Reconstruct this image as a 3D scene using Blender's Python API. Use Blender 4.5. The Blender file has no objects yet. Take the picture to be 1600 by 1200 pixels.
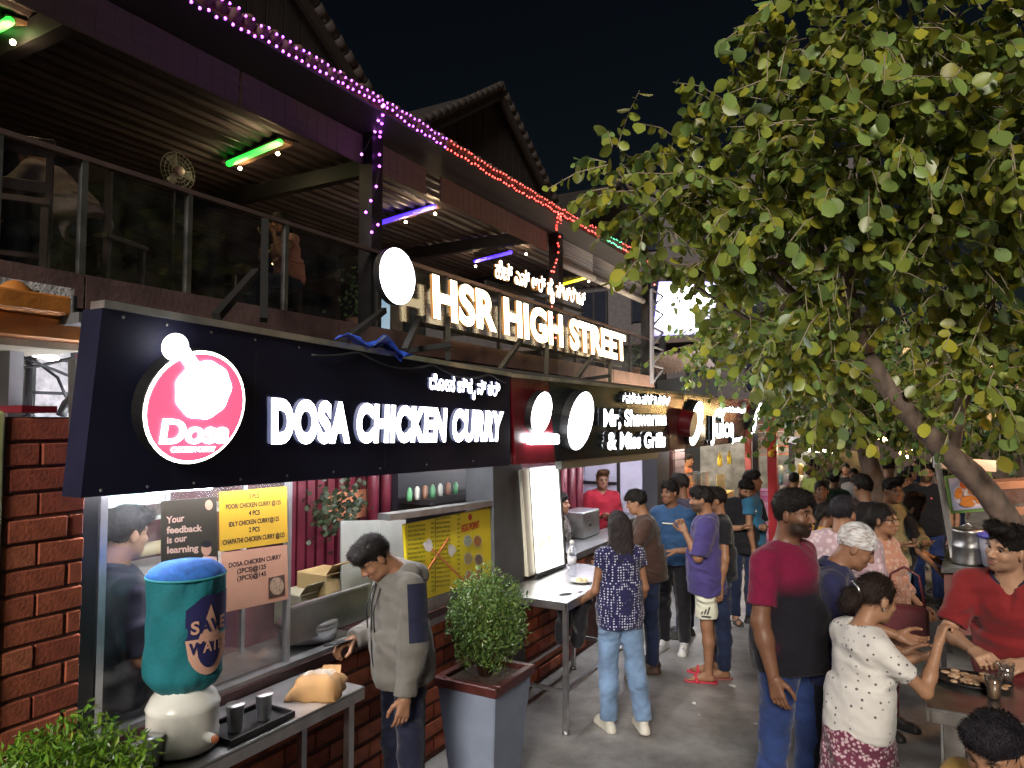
import bpy, math, random
import numpy as np
from mathutils import Vector, Matrix
random.seed(7); np.random.seed(7)
SC = bpy.context.scene
COL = SC.collection
R = math.radians
# ------------------------------------------------------------------ camera
HCAM = 2.25; FPX = 1109.0; YAW = R(29.2); PITCH = math.atan(60/FPX)
cam_d = bpy.data.cameras.new('camera'); cam = bpy.data.objects.new('camera', cam_d); COL.objects.link(cam)
cam_d.sensor_width = 36; cam_d.lens = 36*FPX/1600; cam_d.clip_end = 800; cam_d.clip_start = .05
cam.location = (0, 0, HCAM); cam.rotation_euler = (math.pi/2+PITCH, 0, YAW)
SC.camera = cam
# ------------------------------------------------------------------ sky, night
w = bpy.data.worlds.new('World'); SC.world = w; w.use_nodes = True
wn = w.node_tree; bg = wn.nodes['Background']
sky = wn.nodes.new('ShaderNodeTexSky'); sky.sky_type = 'NISHITA'; sky.sun_disc = False
sky.sun_elevation = R(24); sky.sun_rotation = R(194); sky.air_density = 1.2; sky.dust_density = .6
wn.links.new(sky.outputs[0], bg.inputs[0]); bg.inputs[1].default_value = .0006
sun_d = bpy.data.lights.new('street_fill_sun', 'SUN'); sun_d.energy = 1.25; sun_d.angle = R(16); sun_d.color = (1, .91, .78)  # warm sun lamp added in place of unseen street lights
sun = bpy.data.objects.new('street_fill_sun', sun_d); COL.objects.link(sun); sun.rotation_euler = (R(66), 0, R(14))
SC.view_settings.view_transform = 'Standard'; SC.view_settings.look = 'None'
SC.view_settings.exposure = 1.5; SC.view_settings.gamma = 1.0
SC.cycles.use_denoising = True
SC.cycles.max_bounces = 6; SC.cycles.diffuse_bounces = 3; SC.cycles.glossy_bounces = 3
SC.cycles.transparent_max_bounces = 12; SC.cycles.transmission_bounces = 4
SC.cycles.sample_clamp_indirect = 3.0; SC.cycles.sample_clamp_direct = 12.0; SC.cycles.caustics_reflective = False; SC.cycles.caustics_refractive = False
# ------------------------------------------------------------------ pixels to places
AX = Vector((-math.sin(YAW), math.cos(YAW), 0)); RT = Vector((math.cos(YAW), math.sin(YAW), 0))
FW = AX*math.cos(PITCH)+Vector((0, 0, math.sin(PITCH))); UP = Vector((0, 0, math.cos(PITCH)))-AX*math.sin(PITCH)
EYE = Vector((0, 0, HCAM))
def ray(px, py): return FW+RT*((px-800)/FPX)+UP*((600-py)/FPX)
def onx(px, py, x): d = ray(px, py); return EYE+d*(x/d.x)
def ony(px, py, y): d = ray(px, py); return EYE+d*(y/d.y)
def onz(px, py, z=0.): d = ray(px, py); return EYE+d*((z-HCAM)/d.z)
def dep(px, py, t): return EYE+ray(px, py)*t
def onplane(px, py, p0, n): d = ray(px, py); return EYE+d*((p0-EYE).dot(n)/d.dot(n))
def foot(px, ytop, H):
    "ground point under somebody of height H whose crown is at that pixel"
    p = onz(px, ytop, H); return Vector((p.x, p.y, 0))
# ------------------------------------------------------------------ objects
def tag(o, label=None, cat=None, group=None, kind=None):
    if label: o['label'] = label
    if cat: o['category'] = cat
    if group: o['group'] = group
    if kind: o['kind'] = kind
    return o
def thing(name, label, cat, loc=(0, 0, 0), rz=0., group=None):
    o = bpy.data.objects.new(name, None); COL.objects.link(o); o.empty_display_size = .1
    o.location = loc; o.rotation_euler = (0, 0, rz)
    return tag(o, label, cat, group)
def origin(o):
    v = Vector((0, 0, 0))
    while o is not None: v = v+o.location; o = o.parent
    return v
def link(name, me, parent=None, loc=None):
    o = bpy.data.objects.new(name, me); COL.objects.link(o)
    if parent: o.parent = parent
    if loc is not None: o.location = loc
    return o
def npmesh(name, V, F, mats, smooth=True, midx=None, col=None):
    "V (n,3) array, F (m,k) array of equal sided faces"
    me = bpy.data.meshes.new(name); V = np.asarray(V, np.float32); F = np.asarray(F, np.int32)
    n, k = F.shape
    me.vertices.add(len(V)); me.vertices.foreach_set('co', V.ravel())
    me.loops.add(n*k); me.loops.foreach_set('vertex_index', F.ravel())
    me.polygons.add(n); me.polygons.foreach_set('loop_start', np.arange(0, n*k, k, dtype=np.int32))
    me.polygons.foreach_set('loop_total', np.full(n, k, np.int32))
    if midx is not None: me.polygons.foreach_set('material_index', np.asarray(midx, np.int32))
    me.polygons.foreach_set('use_smooth', np.full(n, smooth))
    if col is not None:
        a = me.color_attributes.new('Col', 'FLOAT_COLOR', 'POINT')
        c = np.ones((len(V), 4), np.float32); c[:, :3] = col; a.data.foreach_set('color', c.ravel())
    me.update(calc_edges=True)
    for m in (mats if isinstance(mats, (list, tuple)) else [mats]): me.materials.append(m)
    return me
class MB:
    def __init__(s): s.v = []; s.f = []; s.m = []; s.mi = 0; s.sm = []
    def add(s, vs, fs, smooth=False):
        b = len(s.v); s.v += [tuple(p) for p in vs]
        for f in fs: s.f.append([i+b for i in f]); s.m.append(s.mi); s.sm.append(smooth)
        return s
    def hexa(s, p):
        "p: bottom four then top four, both in the same turn"
        return s.add(p, [(3, 2, 1, 0), (4, 5, 6, 7), (0, 1, 5, 4), (1, 2, 6, 5), (2, 3, 7, 6), (3, 0, 4, 7)])
    def box(s, a, b):
        x0, y0, z0 = [min(a[i], b[i]) for i in range(3)]; x1, y1, z1 = [max(a[i], b[i]) for i in range(3)]
        return s.hexa([(x0, y0, z0), (x1, y0, z0), (x1, y1, z0), (x0, y1, z0), (x0, y0, z1), (x1, y0, z1), (x1, y1, z1), (x0, y1, z1)])
    def slab(s, quad, n):
        "quad of four points thickened by the vector n"
        q = [Vector(p) for p in quad]; n = Vector(n)
        if (q[1]-q[0]).cross(q[2]-q[0]).dot(n) < 0: q.reverse()
        return s.hexa(q+[p+n for p in q])
    def bar(s, a, b, w, h=None, up=(0, 0, 1)):
        a = Vector(a); b = Vector(b); h = h or w; d = (b-a).normalized(); u = Vector(up)
        if abs(d.dot(u)) > .97: u = Vector((1, 0, 0))
        r = d.cross(u).normalized()*(w/2); u = r.cross(d).normalized()*(h/2)
        return s.hexa([a-r-u, a+r-u, a+r+u, a-r+u, b-r-u, b+r-u, b+r+u, b-r+u])
    def tube(s, path, r, n=8, caps=True):
        P = [Vector(p) for p in path]; rr = r if isinstance(r, (list, tuple)) else [r]*len(P); b = []
        pr = None
        for i, p in enumerate(P):
            d = (P[min(i+1, len(P)-1)]-P[max(i-1, 0)]).normalized()
            if pr is None: pr = d.orthogonal().normalized()
            pr = (pr-d*pr.dot(d)).normalized(); q = d.cross(pr)
            b += [p+(pr*math.cos(t)+q*math.sin(t))*rr[i] for t in [2*math.pi*j/n for j in range(n)]]
        fs = []
        for i in range(len(P)-1):
            for j in range(n): k = (j+1) % n; fs.append((i*n+j, i*n+k, (i+1)*n+k, (i+1)*n+j))
        if caps: fs += [tuple(range(n-1, -1, -1)), tuple((len(P)-1)*n+j for j in range(n))]
        return s.add(b, fs, True)
    def lathe(s, prof, c, n=24, axis=None, sx=1., sy=1.):
        "prof: (radius, height) pairs"
        c = Vector(c); vs = []; fs = []; m = len(prof)
        for (r, h) in prof:
            for j in range(n): t = 2*math.pi*j/n; vs.append(Vector((r*sx*math.cos(t), r*sy*math.sin(t), h)))
        if axis is not None:
            q = Vector((0, 0, 1)).rotation_difference(Vector(axis)); vs = [q @ p for p in vs]
        vs = [p+c for p in vs]
        for i in range(m-1):
            for j in range(n): k = (j+1) % n; fs.append((i*n+j, i*n+k, (i+1)*n+k, (i+1)*n+j))
        if prof[0][0] > 1e-5: fs.append(tuple(range(n-1, -1, -1)))
        if prof[-1][0] > 1e-5: fs.append(tuple((m-1)*n+j for j in range(n)))
        return s.add(vs, fs, True)
    def ball(s, c, r, n=10, m=7):
        rx, ry, rz = (r, r, r) if not isinstance(r, (tuple, list)) else r
        return s.lathe([(max(1e-4, math.sin(math.pi*i/m)), -math.cos(math.pi*i/m)*rz) for i in range(m+1)], c, n, sx=rx, sy=ry)
    def build(s, name, mats, parent=None, local=False, bevel=0.):
        me = bpy.data.meshes.new(name); o = Vector((0, 0, 0)) if (local or parent is None) else origin(parent)
        loc = None
        me.from_pydata([tuple(Vector(p)-o) for p in s.v], [], s.f)
        me.polygons.foreach_set('material_index', s.m); me.polygons.foreach_set('use_smooth', s.sm)
        for m in (mats if isinstance(mats, (list, tuple)) else [mats]): me.materials.append(m)
        me.update()
        ob = link(name, me, parent)
        if bevel:
            b = ob.modifiers.new('bevel', 'BEVEL'); b.width = bevel; b.segments = 1; b.limit_method = 'ANGLE'
        return ob
def mb(): return MB()
# ------------------------------------------------------------------ materials
_mc = {}
def M(name, col=(.5, .5, .5), rough=.6, metal=0., var=.12, scale=6., bump=0., bscale=60., spec=.5, col2=None, coat=0., streak=None):
    if name in _mc: return _mc[name]
    m = bpy.data.materials.new(name); m.use_nodes = True; nt = m.node_tree; P = nt.nodes['Principled BSDF']; L = nt.links.new
    P.inputs['Roughness'].default_value = rough; P.inputs['Metallic'].default_value = metal
    P.inputs['Specular IOR Level'].default_value = spec; P.inputs['Coat Weight'].default_value = coat
    tc = nt.nodes.new('ShaderNodeTexCoord'); mp = nt.nodes.new('ShaderNodeMapping'); L(tc.outputs['Object'], mp.inputs[0])
    if streak: mp.inputs['Scale'].default_value = streak
    nz = nt.nodes.new('ShaderNodeTexNoise'); nz.inputs['Scale'].default_value = scale; nz.inputs['Detail'].default_value = 6; L(mp.outputs[0], nz.inputs['Vector'])
    rp = nt.nodes.new('ShaderNodeValToRGB'); rp.color_ramp.elements[0].position = .3; rp.color_ramp.elements[1].position = .72
    c2 = col2 or tuple(min(1, c*(1+var)) for c in col); c1 = tuple(c*(1-var) for c in col) if not col2 else col
    rp.color_ramp.elements[0].color = (*c1, 1); rp.color_ramp.elements[1].color = (*c2, 1)
    L(nz.outputs['Fac'], rp.inputs[0]); L(rp.outputs[0], P.inputs['Base Color'])
    mr = nt.nodes.new('ShaderNodeMapRange'); mr.inputs[3].default_value = max(0, rough-.1); mr.inputs[4].default_value = min(1, rough+.12)
    L(nz.outputs['Fac'], mr.inputs[0]); L(mr.outputs[0], P.inputs['Roughness'])
    if bump:
        n2 = nt.nodes.new('ShaderNodeTexNoise'); n2.inputs['Scale'].default_value = bscale; n2.inputs['Detail'].default_value = 5; L(mp.outputs[0], n2.inputs['Vector'])
        b = nt.nodes.new('ShaderNodeBump'); b.inputs['Strength'].default_value = bump; b.inputs['Distance'].default_value = .01
        L(n2.outputs['Fac'], b.inputs['Height']); L(b.outputs[0], P.inputs['Normal'])
    _mc[name] = m; return m
def EM(name, col, strength, base=(.8, .8, .8)):
    if name in _mc: return _mc[name]
    m = bpy.data.materials.new(name); m.use_nodes = True; P = m.node_tree.nodes['Principled BSDF']
    P.inputs['Base Color'].default_value = (*base, 1); P.inputs['Emission Color'].default_value = (*col, 1); P.inputs['Emission Strength'].default_value = strength
    P.inputs['Roughness'].default_value = .4
    _mc[name] = m; return m
def GLASS(name, tint=(1, 1, 1), alpha=.12, rough=.03, refl=1., dirt=.10):
    if name in _mc: return _mc[name]
    m = bpy.data.materials.new(name); m.use_nodes = True; nt = m.node_tree; nt.nodes.clear(); L = nt.links.new
    o = nt.nodes.new('ShaderNodeOutputMaterial'); t = nt.nodes.new('ShaderNodeBsdfTransparent'); t.inputs[0].default_value = (*tint, 1)
    g = nt.nodes.new('ShaderNodeBsdfGlossy'); g.inputs['Roughness'].default_value = rough; g.inputs[0].default_value = (.9, .9, .9, 1)
    d = nt.nodes.new('ShaderNodeBsdfDiffuse'); d.inputs[0].default_value = (.5, .5, .52, 1)
    nz = nt.nodes.new('ShaderNodeTexNoise'); nz.inputs['Scale'].default_value = 7; nz.inputs['Detail'].default_value = 8
    mr = nt.nodes.new('ShaderNodeMapRange'); mr.inputs[1].default_value = .35; mr.inputs[2].default_value = .8; mr.inputs[3].default_value = 0.0; mr.inputs[4].default_value = dirt
    L(nz.outputs['Fac'], mr.inputs[0])
    lw = nt.nodes.new('ShaderNodeLayerWeight'); lw.inputs[0].default_value = .5; fr = nt.nodes.new('ShaderNodeMath'); fr.operation = 'POWER'; fr.inputs[1].default_value = 4.; L(lw.outputs['Facing'], fr.inputs[0])
    a1 = nt.nodes.new('ShaderNodeMath'); a1.operation = 'ADD'; a1.use_clamp = True; a1.inputs[1].default_value = .03+alpha*.2; fm_ = nt.nodes.new('ShaderNodeMath'); fm_.operation = 'MULTIPLY'; fm_.inputs[1].default_value = refl; L(fr.outputs[0], fm_.inputs[0]); L(fm_.outputs[0], a1.inputs[0])
    m1 = nt.nodes.new('ShaderNodeMixShader'); L(a1.outputs[0], m1.inputs[0]); L(t.outputs[0], m1.inputs[1]); L(g.outputs[0], m1.inputs[2])
    m2 = nt.nodes.new('ShaderNodeMixShader'); L(mr.outputs[0], m2.inputs[0]); L(m1.outputs[0], m2.inputs[1]); L(d.outputs[0], m2.inputs[2])
    L(m2.outputs[0], o.inputs[0]); _mc[name] = m; return m
# ================================================================== lettering
_tc = {}
def _glyph(ch, offset):
    key = (ch, offset)
    if key in _tc: return _tc[key]
    cu = bpy.data.curves.new('t', 'FONT'); cu.body = ch; cu.offset = offset; cu.extrude = .5; cu.resolution_u = 5
    o = bpy.data.objects.new('t', cu); me = o.to_mesh()
    V = [tuple(v.co) for v in me.vertices]; F = [(tuple(p.vertices), 0 if p.normal.z > .7 else (1 if p.normal.z > -.7 else 2)) for p in me.polygons]
    o.to_mesh_clear(); bpy.data.objects.remove(o); bpy.data.curves.remove(cu)
    _tc[key] = (V, F); return V, F
def _right(s):
    V, F = _glyph(s, 0.); return max([v[0] for v in V], default=0)
_adv = {}
def adv(s):
    if s not in _adv: _adv[s] = _right(s+'I')-_right('I')
    return _adv[s]
def layout(text, offset=0., track=0.):
    out = []; x = 0.; i = 0; pen = 0.
    for i, ch in enumerate(text):
        x = adv(text[:i])+track*i
        if ch != ' ': out.append((ch, x))
    return out, adv(text)+track*(len(text)-1)
CAP = None
def write(text, P0, P1, P2, n, depth, mats, parent, offset=0., name='letter', join=False, track=0., below=(), lift=.004, cap=.73):
    """text from corner P0 along to P1 (right end of the line), P2 above P0 at capital height; n outward"""
    out, W = layout(text, offset, track); P0, P1, P2, n = Vector(P0), Vector(P1), Vector(P2), Vector(n).normalized()
    ex = (P1-P0)/W; ey = (P2-P0)/cap; m = mb()
    for i, (ch, x) in enumerate(out):
        V, F = _glyph(ch, offset)
        sc, dy = (.62, -.34) if i in below else (1., 0.)
        vs = [P0+ex*(x+v[0]*sc)+ey*(v[1]*sc+dy)+n*(lift+(v[2]+.5)*depth) for v in V]
        if not join: m = mb()
        b = len(m.v); m.v += [tuple(p) for p in vs]
        for f, kind in F:
            if kind == 2: continue
            m.f.append([j+b for j in f]); m.m.append(1 if kind == 1 and isinstance(mats, (list, tuple)) else 0); m.sm.append(False)
        if not join and V: m.build(name, mats, parent)
    if join: return m.build(name, mats, parent)
def disc_on(c, n, r, depth, name, mats, parent, lift=.0, nseg=40):
    m = mb(); m.lathe([(r*.995, lift), (r, lift+.004), (r, lift+depth-.004), (r*.985, lift+depth)], c, nseg, axis=n); m.sm = [False]*len(m.sm)
    for i, f in enumerate(m.f):
        if len(f) > 4 and i == len(m.f)-1: m.m[i] = 0
        else: m.m[i] = 1 if isinstance(mats, (list, tuple)) else 0
    return m.build(name, mats, parent)
# ================================================================== ground
def ground_mat():
    m = M('concrete_ground', (.225, .217, .21), .55, var=.3, scale=1.3, bump=.25, bscale=90)
    nt = m.node_tree; L = nt.links.new; P = nt.nodes['Principled BSDF']
    src = P.inputs['Base Color'].links[0].from_socket; tc = [n for n in nt.nodes if n.type == 'TEX_COORD'][0]
    n1 = nt.nodes.new('ShaderNodeTexNoise'); n1.inputs['Scale'].default_value = 3.5; n1.inputs['Detail'].default_value = 9; n1.inputs['Roughness'].default_value = .65; L(tc.outputs['Object'], n1.inputs['Vector'])
    r = nt.nodes.new('ShaderNodeValToRGB'); e = r.color_ramp.elements; e[0].position = .38; e[0].color = (.72, .71, .7, 1); e[1].position = .62; e[1].color = (1.2, 1.2, 1.2, 1); L(n1.outputs['Fac'], r.inputs[0])
    mx = nt.nodes.new('ShaderNodeMix'); mx.data_type = 'RGBA'; mx.blend_type = 'MULTIPLY'; mx.inputs[0].default_value = 1; L(src, mx.inputs[6]); L(r.outputs[0], mx.inputs[7])
    n2 = nt.nodes.new('ShaderNodeTexNoise'); n2.inputs['Scale'].default_value = 1.1; n2.inputs['Detail'].default_value = 3; L(tc.outputs['Object'], n2.inputs['Vector'])
    mr = nt.nodes.new('ShaderNodeMapRange'); mr.inputs[1].default_value = .4; mr.inputs[2].default_value = .62; mr.inputs[3].default_value = .34; mr.inputs[4].default_value = .66; L(n2.outputs['Fac'], mr.inputs[0]); L(mr.outputs[0], P.inputs['Roughness'])
    L(mx.outputs[2], P.inputs['Base Color']); return m
g = mb(); N = 24
g.add([(-60, -20, 0), (60, -20, 0), (60, 120, 0), (-60, 120, 0)], [(0, 1, 2, 3)])
tag(g.build('ground', ground_mat()), kind='structure')
# ================================================================== shared materials
BLACKP = M('sign_black', (.011, .012, .034), .62, var=.45, scale=2.2, spec=.25)
GREYP = M('sign_charcoal', (.02, .026, .03), .2, var=.5, scale=4)
REDP = M('sign_red', (.16, .008, .016), .3, var=.15)
STEEL = M('steel_brushed', (.55, .55, .56), .34, 1., var=.12, scale=14, bump=.05, bscale=40)
STEELD = M('steel_dull', (.3, .3, .3), .45, 1., var=.25, scale=9, bump=.1)
TRIM = M('trim_aluminium', (.6, .6, .62), .4, .9, var=.2, scale=10)
BLK = M('black_paint', (.012, .012, .014), .45, var=.3)
DARKM = M('dark_metal', (.02, .018, .02), .5, .3, var=.3)
WOODD = M('dark_wood', (.045, .02, .012), .5, var=.4, scale=9, streak=(1, 1, 8), bump=.15)
WHITEP = M('white_paint', (.62, .62, .6), .5, var=.08)
# letters: lit face and dim returns
LW = [EM('led_white', (.93, .95, 1.), 3.2), EM('led_return', (.5, .55, 1.), .1, (.12, .12, .15))]
LWS = [EM('led_white_soft', (.93, .96, 1.), 3.), BLK]
LH = [EM('led_warm', (1., .80, .46), 3.6), EM('led_warm_return', (1., .38, .05), .16, (.2, .12, .06))]
LD = [EM('lightbox_white', (.96, .97, 1.), 4.5), BLK]
# ================================================================== fascia sign boards
XS = -2.6
def fascia(name, label, tl, tr, br, bl, mat, xb=-2.6, xt=-2.474, thick=.12, trimz=True, fill_tubes=False):
    q = [onx(*bl, xb), onx(*br, xb), onx(*tr, xt), onx(*tl, xt)]
    c = (q[0]+q[1])*.5; t = thing(name, label, 'sign', (c.x, c.y, q[0].z))
    m = mb(); m.slab(q, (-thick, 0, 0)); m.build('panel', mat, t)
    if fill_tubes:
        m = mb(); m.tube([q[0]+Vector((-.165, .12, .07)), q[1]+Vector((-.165, -.12, .07))], .014, 8); m.build('added_fill_tube', EM('added_fill_tube', (.95, .95, 1.), 58.), t)  # added tube, hidden behind the panel, to brighten the street below
    n = (q[1]-q[0]).cross(q[3]-q[0]).normalized()
    if n.x < 0: n = -n
    if trimz:
        m = mb(); m.bar(q[3]+Vector((-.03, 0, .012)), q[2]+Vector((-.03, 0, .012)), .085, .028); m.build('trim', TRIM, t)
    return t, q, n
def stext(t, q, n, text, bl, br, tl, **kw):
    P = [onplane(*p, q[0], n) for p in (bl, br, tl)]
    return write(text, P[0], P[1], P[2], n, parent=t, **kw)
# -- Dosa board
t, q, n = fascia('stall_sign', 'long black shop sign with pink round chef emblem and glowing DOSA CHICKEN CURRY letters', (160, 480), (797, 588), (797, 727), (126, 778), BLACKP, fill_tubes=True)
m = mb(); m.slab([onx(118, 560, -2.64), onx(126, 560, -2.62), onx(129, 778, -2.62), onx(121, 778, -2.64)], (-.05, 0, 0)); m.build('edge_strip', STEELD, t)
stext(t, q, n, 'DOSA CHICKEN CURRY', (417, 687), (777, 685), (417, 622), depth=.022, mats=LW, offset=.06, track=.045, cap=.72)
stext(t, q, n, '\u0ca6\u0ccb\u0cb8 \u0c9a\u0cbf\u0c95\u0c95\u0ca8\u0ccd \u0c95\u0cb0\u0cbf', (667, 607), (777, 618), (667, 588), depth=.016, mats=LW, offset=.02, below=(6,), cap=.62)
for px in (400, 605, 712):
    a, c = onplane(px, 500+(px-160)*.17, q[0], n), onplane(px-4, 770-(px-126)*.076, q[0], n)
    m = mb(); m.bar(a+(c-a)*.04+n*.0005, c+(a-c)*.03+n*.0005, .004, .002); m.build('panel_joint', BLK, t)
for i in range(9):
    for (y0, y1, x0, x1) in ((492, 598, 172, 790), (768, 716, 136, 790)):
        u = (i+.3)/9; m = mb(); m.lathe([(.007, 0), (.005, .003)], onplane(x0+(x1-x0)*u, y0+(y1-y0)*u, q[0], n), 8, axis=n); m.build('screw', STEELD, t)
m = mb(); m.tube([q[3]+(q[2]-q[3])*u+Vector((.012, 0, -.01-.05*abs(math.sin(u*14)))) for u in np.linspace(.34, .97, 40)], .006, 6); m.build('cable', M('cable_grey', (.03, .03, .035), .6), t)
# round emblem: a drum with pink face, white ring, white figure, letters
cc = onplane(291, 632, q[0], n); pinkring = EM('emblem_ring', (1., .97, .8), 2.6); pink = EM('emblem_pink', (.86, .1, .2), .5, (.4, .05, .1)); emw = EM('emblem_white', (1., 1., .97), 4.)
er = (onplane(298, 720, q[0], n)-onplane(298, 544, q[0], n)).length/2
ex = (q[1]-q[0]).normalized(); ey = n.cross(ex).normalized()
if ey.z < 0: ey = -ey
cc = cc
disc_on(cc, n, er*.99, .07, 'emblem_drum', [pinkring, BLK], t); disc_on(cc, n, er*.92, .006, 'emblem_face', pink, t, lift=.071)
def flat(t, name, mat, pts, lift, th=.006):
    c3 = [cc+ex*(a*er)+ey*(b*er)+n*lift for a, b in pts]; m = mb(); k = len(c3)
    m.add(c3+[p+n*th for p in c3], [tuple(range(k, 2*k))]+[(i, (i+1) % k, k+(i+1) % k, k+i) for i in range(k)]); return m.build(name, mat, t)
def blob(cx, cy, rx, ry, wob, ph, n_=44): return [(cx+rx*math.cos(a)*(1+wob*math.sin(9*a+ph)+wob*.6*math.sin(5*a)), cy+ry*math.sin(a)*(1+wob*math.sin(9*a+ph))) for a in np.linspace(0, 2*math.pi, n_, endpoint=False)]
flat(t, 'emblem_figure', emw, blob(.04, .31, .53, .5, .025, .4), .0785)
flat(t, 'emblem_spoon', EM('emblem_spoon', (1., 1., .93), 1.8), blob(-.62, .98, .235, .225, 0, 0), .0785); flat(t, 'emblem_spoon_handle', emw, [(-.52, .83), (-.24, .55), (-.1, .72), (-.38, 1.0)], .079)
Pb = lambda a, b: cc+ex*(a*er)+ey*(b*er)+n*.078
write('Dosa', Pb(-.66, -.60), Pb(.70, -.60), Pb(-.66, -.19), n, .008, EM('emblem_letters', (1., 1., .97), 1.3), t, offset=.03, name='emblem_letter', lift=.0)
write('CHICKEN CURRY', Pb(-.40, -.76), Pb(.45, -.76), Pb(-.40, -.665), n, .006, EM('emblem_letters', (1., 1., .97), 1.3), t, offset=.015, name='emblem_small_lettering', join=True, lift=.0)
# -- red link board with white round lamp and bar
t, q, n = fascia('link_sign', 'dark red sign panel with white glowing disc above a white glowing bar', (798, 589), (857, 595), (868, 722), (806, 726), REDP, thick=.1)
c = onplane(836, 643, q[0], n); rr = (onplane(838, 612, q[0], n)-onplane(838, 674, q[0], n)).length/2
disc_on(c, n, rr, .06, 'lamp_disc', LD, t)
P = [onplane(*p, q[0], n)+n*.004 for p in ((820, 693), (866, 692), (866, 677), (820, 678))]
m = mb(); m.slab(P, n*.05); m.build('lamp_bar', LD[0], t, bevel=.01)
# -- Shawarma board
t, q, n = fascia('stall_sign', 'charcoal shop sign with large white oval disc and lit Shawarma lettering', (858, 595), (1040, 614), (1046, 705), (868, 721), GREYP, fill_tubes=True)
c = onplane(895, 655, q[0], n); rr = (onplane(902, 612, q[0], n)-onplane(902, 698, q[0], n)).length/2
disc_on(c, n, rr*.97, .08, 'lamp_disc', LD, t)
stext(t, q, n, 'Mr, Shawarma', (934, 664), (1034, 662), (934, 637), depth=.05, mats=LWS, offset=.03, cap=.72)
stext(t, q, n, '& Miss Grills', (941, 700), (1033, 696), (941, 673), depth=.05, mats=LWS, offset=.03, cap=.72)
stext(t, q, n, '\u0cb6\u0cb5\u0cb0\u0ccd\u0cae \u0cae\u0cbf\u0cb8\u0ccd & \u0c97\u0ccd\u0cb0\u0cbf\u0cb2\u0ccd', (968, 628), (1042, 632), (968, 615), depth=.03, mats=LWS, offset=.02, cap=.62)
m = mb(); nz_ = 10
P = [onplane(*p, q[0], n)+n*.002 for p in ((880, 718), (1030, 705))]
m.bar(P[0]+Vector((-.05, 0, -.05)), P[1]+Vector((-.05, 0, -.05)), .06, .07); m.build('shutter_roll', M('shutter', (.16, .17, .16), .5, .4), t)
# -- maroon link with picture drum
t, q, n = fascia('link_sign', 'narrow maroon and steel sign panel with a round picture drum', (1041, 614), (1068, 617), (1072, 701), (1048, 704), M('sign_steel_maroon', (.16, .05, .055), .3, .3, var=.5, scale=5), thick=.1)
c = onplane(1065, 660, q[0], n); rr = (onplane(1066, 637, q[0], n)-onplane(1066, 672, q[0], n)).length/2
disc_on(c, n, rr, .16, 'picture_drum', [M('drum_face', (.35, .3, .24), .4, var=.6, scale=12), REDP], t)
# -- Juice board
t, q, n = fascia('stall_sign', 'black shop sign with white oval disc and lit Juice lettering', (1069, 617), (1163, 627), (1168, 690), (1073, 700), GREYP, fill_tubes=True)
c = onplane(1079, 660, q[0], n); rr = (onplane(1093, 631, q[0], n)-onplane(1093, 689, q[0], n)).length/2
disc_on(c, n, rr*.97, .08, 'lamp_disc', LD, t)
stext(t, q, n, 'Juice', (1107, 683), (1141, 680), (1107, 649), depth=.05, mats=LWS, offset=.03, cap=.72)
stext(t, q, n, 'Junction', (1141, 690), (1163, 688), (1141, 681), depth=.03, mats=LWS, offset=.02, join=True, name='small_lettering')
stext(t, q, n, '\u0c9c\u0ccd\u0caf\u0cc2\u0cb8\u0ccd \u0c9c\u0c82\u0c95\u0ccd', (1132, 643), (1162, 645), (1132, 634), depth=.03, mats=LWS, offset=.02, join=True, name='small_lettering')
P = [onplane(*p, q[0], n)+n*.02 for p in ((1120, 652), (1127, 650), (1131, 636), (1124, 641))]
m = mb(); m.slab(P, n*.02); m.build('leaf_emblem', EM('leaf_lit', (.8, 1., .8), 4.), t, bevel=.02)
t, q, n = fascia('link_sign', 'far dark red sign panel with small glowing disc and bar', (1163, 627), (1180, 629), (1184, 690), (1168, 690), REDP, thick=.1)
c = onplane(1171, 655, q[0], n); rr = (onplane(1172, 641, q[0], n)-onplane(1172, 671, q[0], n)).length/2
disc_on(c, n, rr, .12, 'lamp_disc', LD, t)
P = [onplane(*p, q[0], n)+n*.004 for p in ((1166, 682), (1181, 681), (1181, 673), (1166, 674))]; m = mb(); m.slab(P, n*.05); m.build('lamp_bar', LD[0], t)
t, q, n = fascia('stall_sign', 'farthest narrow white lit shop sign by the slatted hut', (1181, 629), (1215, 633), (1215, 645), (1181, 645), EM('far_sign', (.9, .95, 1.), 3.), thick=.1)
# blue plastic sheet caught on top of the Dosa board
m = mb(); rs = random.Random(3); pts = []
for i in range(13):
    u = i/12; p = onx(543+82*u, 533+25*u, -2.474); pts.append([p+Vector((-.09+.09*j, 0, .02+.05*math.sin(u*9+j*1.7)*(.4+u*(1-u)*2)+rs.uniform(-.01, .014))) for j in range(3)])
p = onx(622, 566, -2.45); pts.append([p+Vector((0, -.04, .04)), p+Vector((.02, 0, 0)), p+Vector((.01, .03, .03))])
m.add([v for r_ in pts for v in r_], [(3*i+j, 3*i+j+1, 3*i+j+4, 3*i+j+3) for i in range(len(pts)-1) for j in range(2)])
o = m.build('plastic_sheet', M('blue_plastic', (.03, .09, .55), .3, var=.35, scale=20)); so = o.modifiers.new('s', 'SOLIDIFY'); so.thickness = .004
tag(o, 'crumpled blue plastic sheet caught on the top edge of the black sign', 'plastic sheet')
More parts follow.
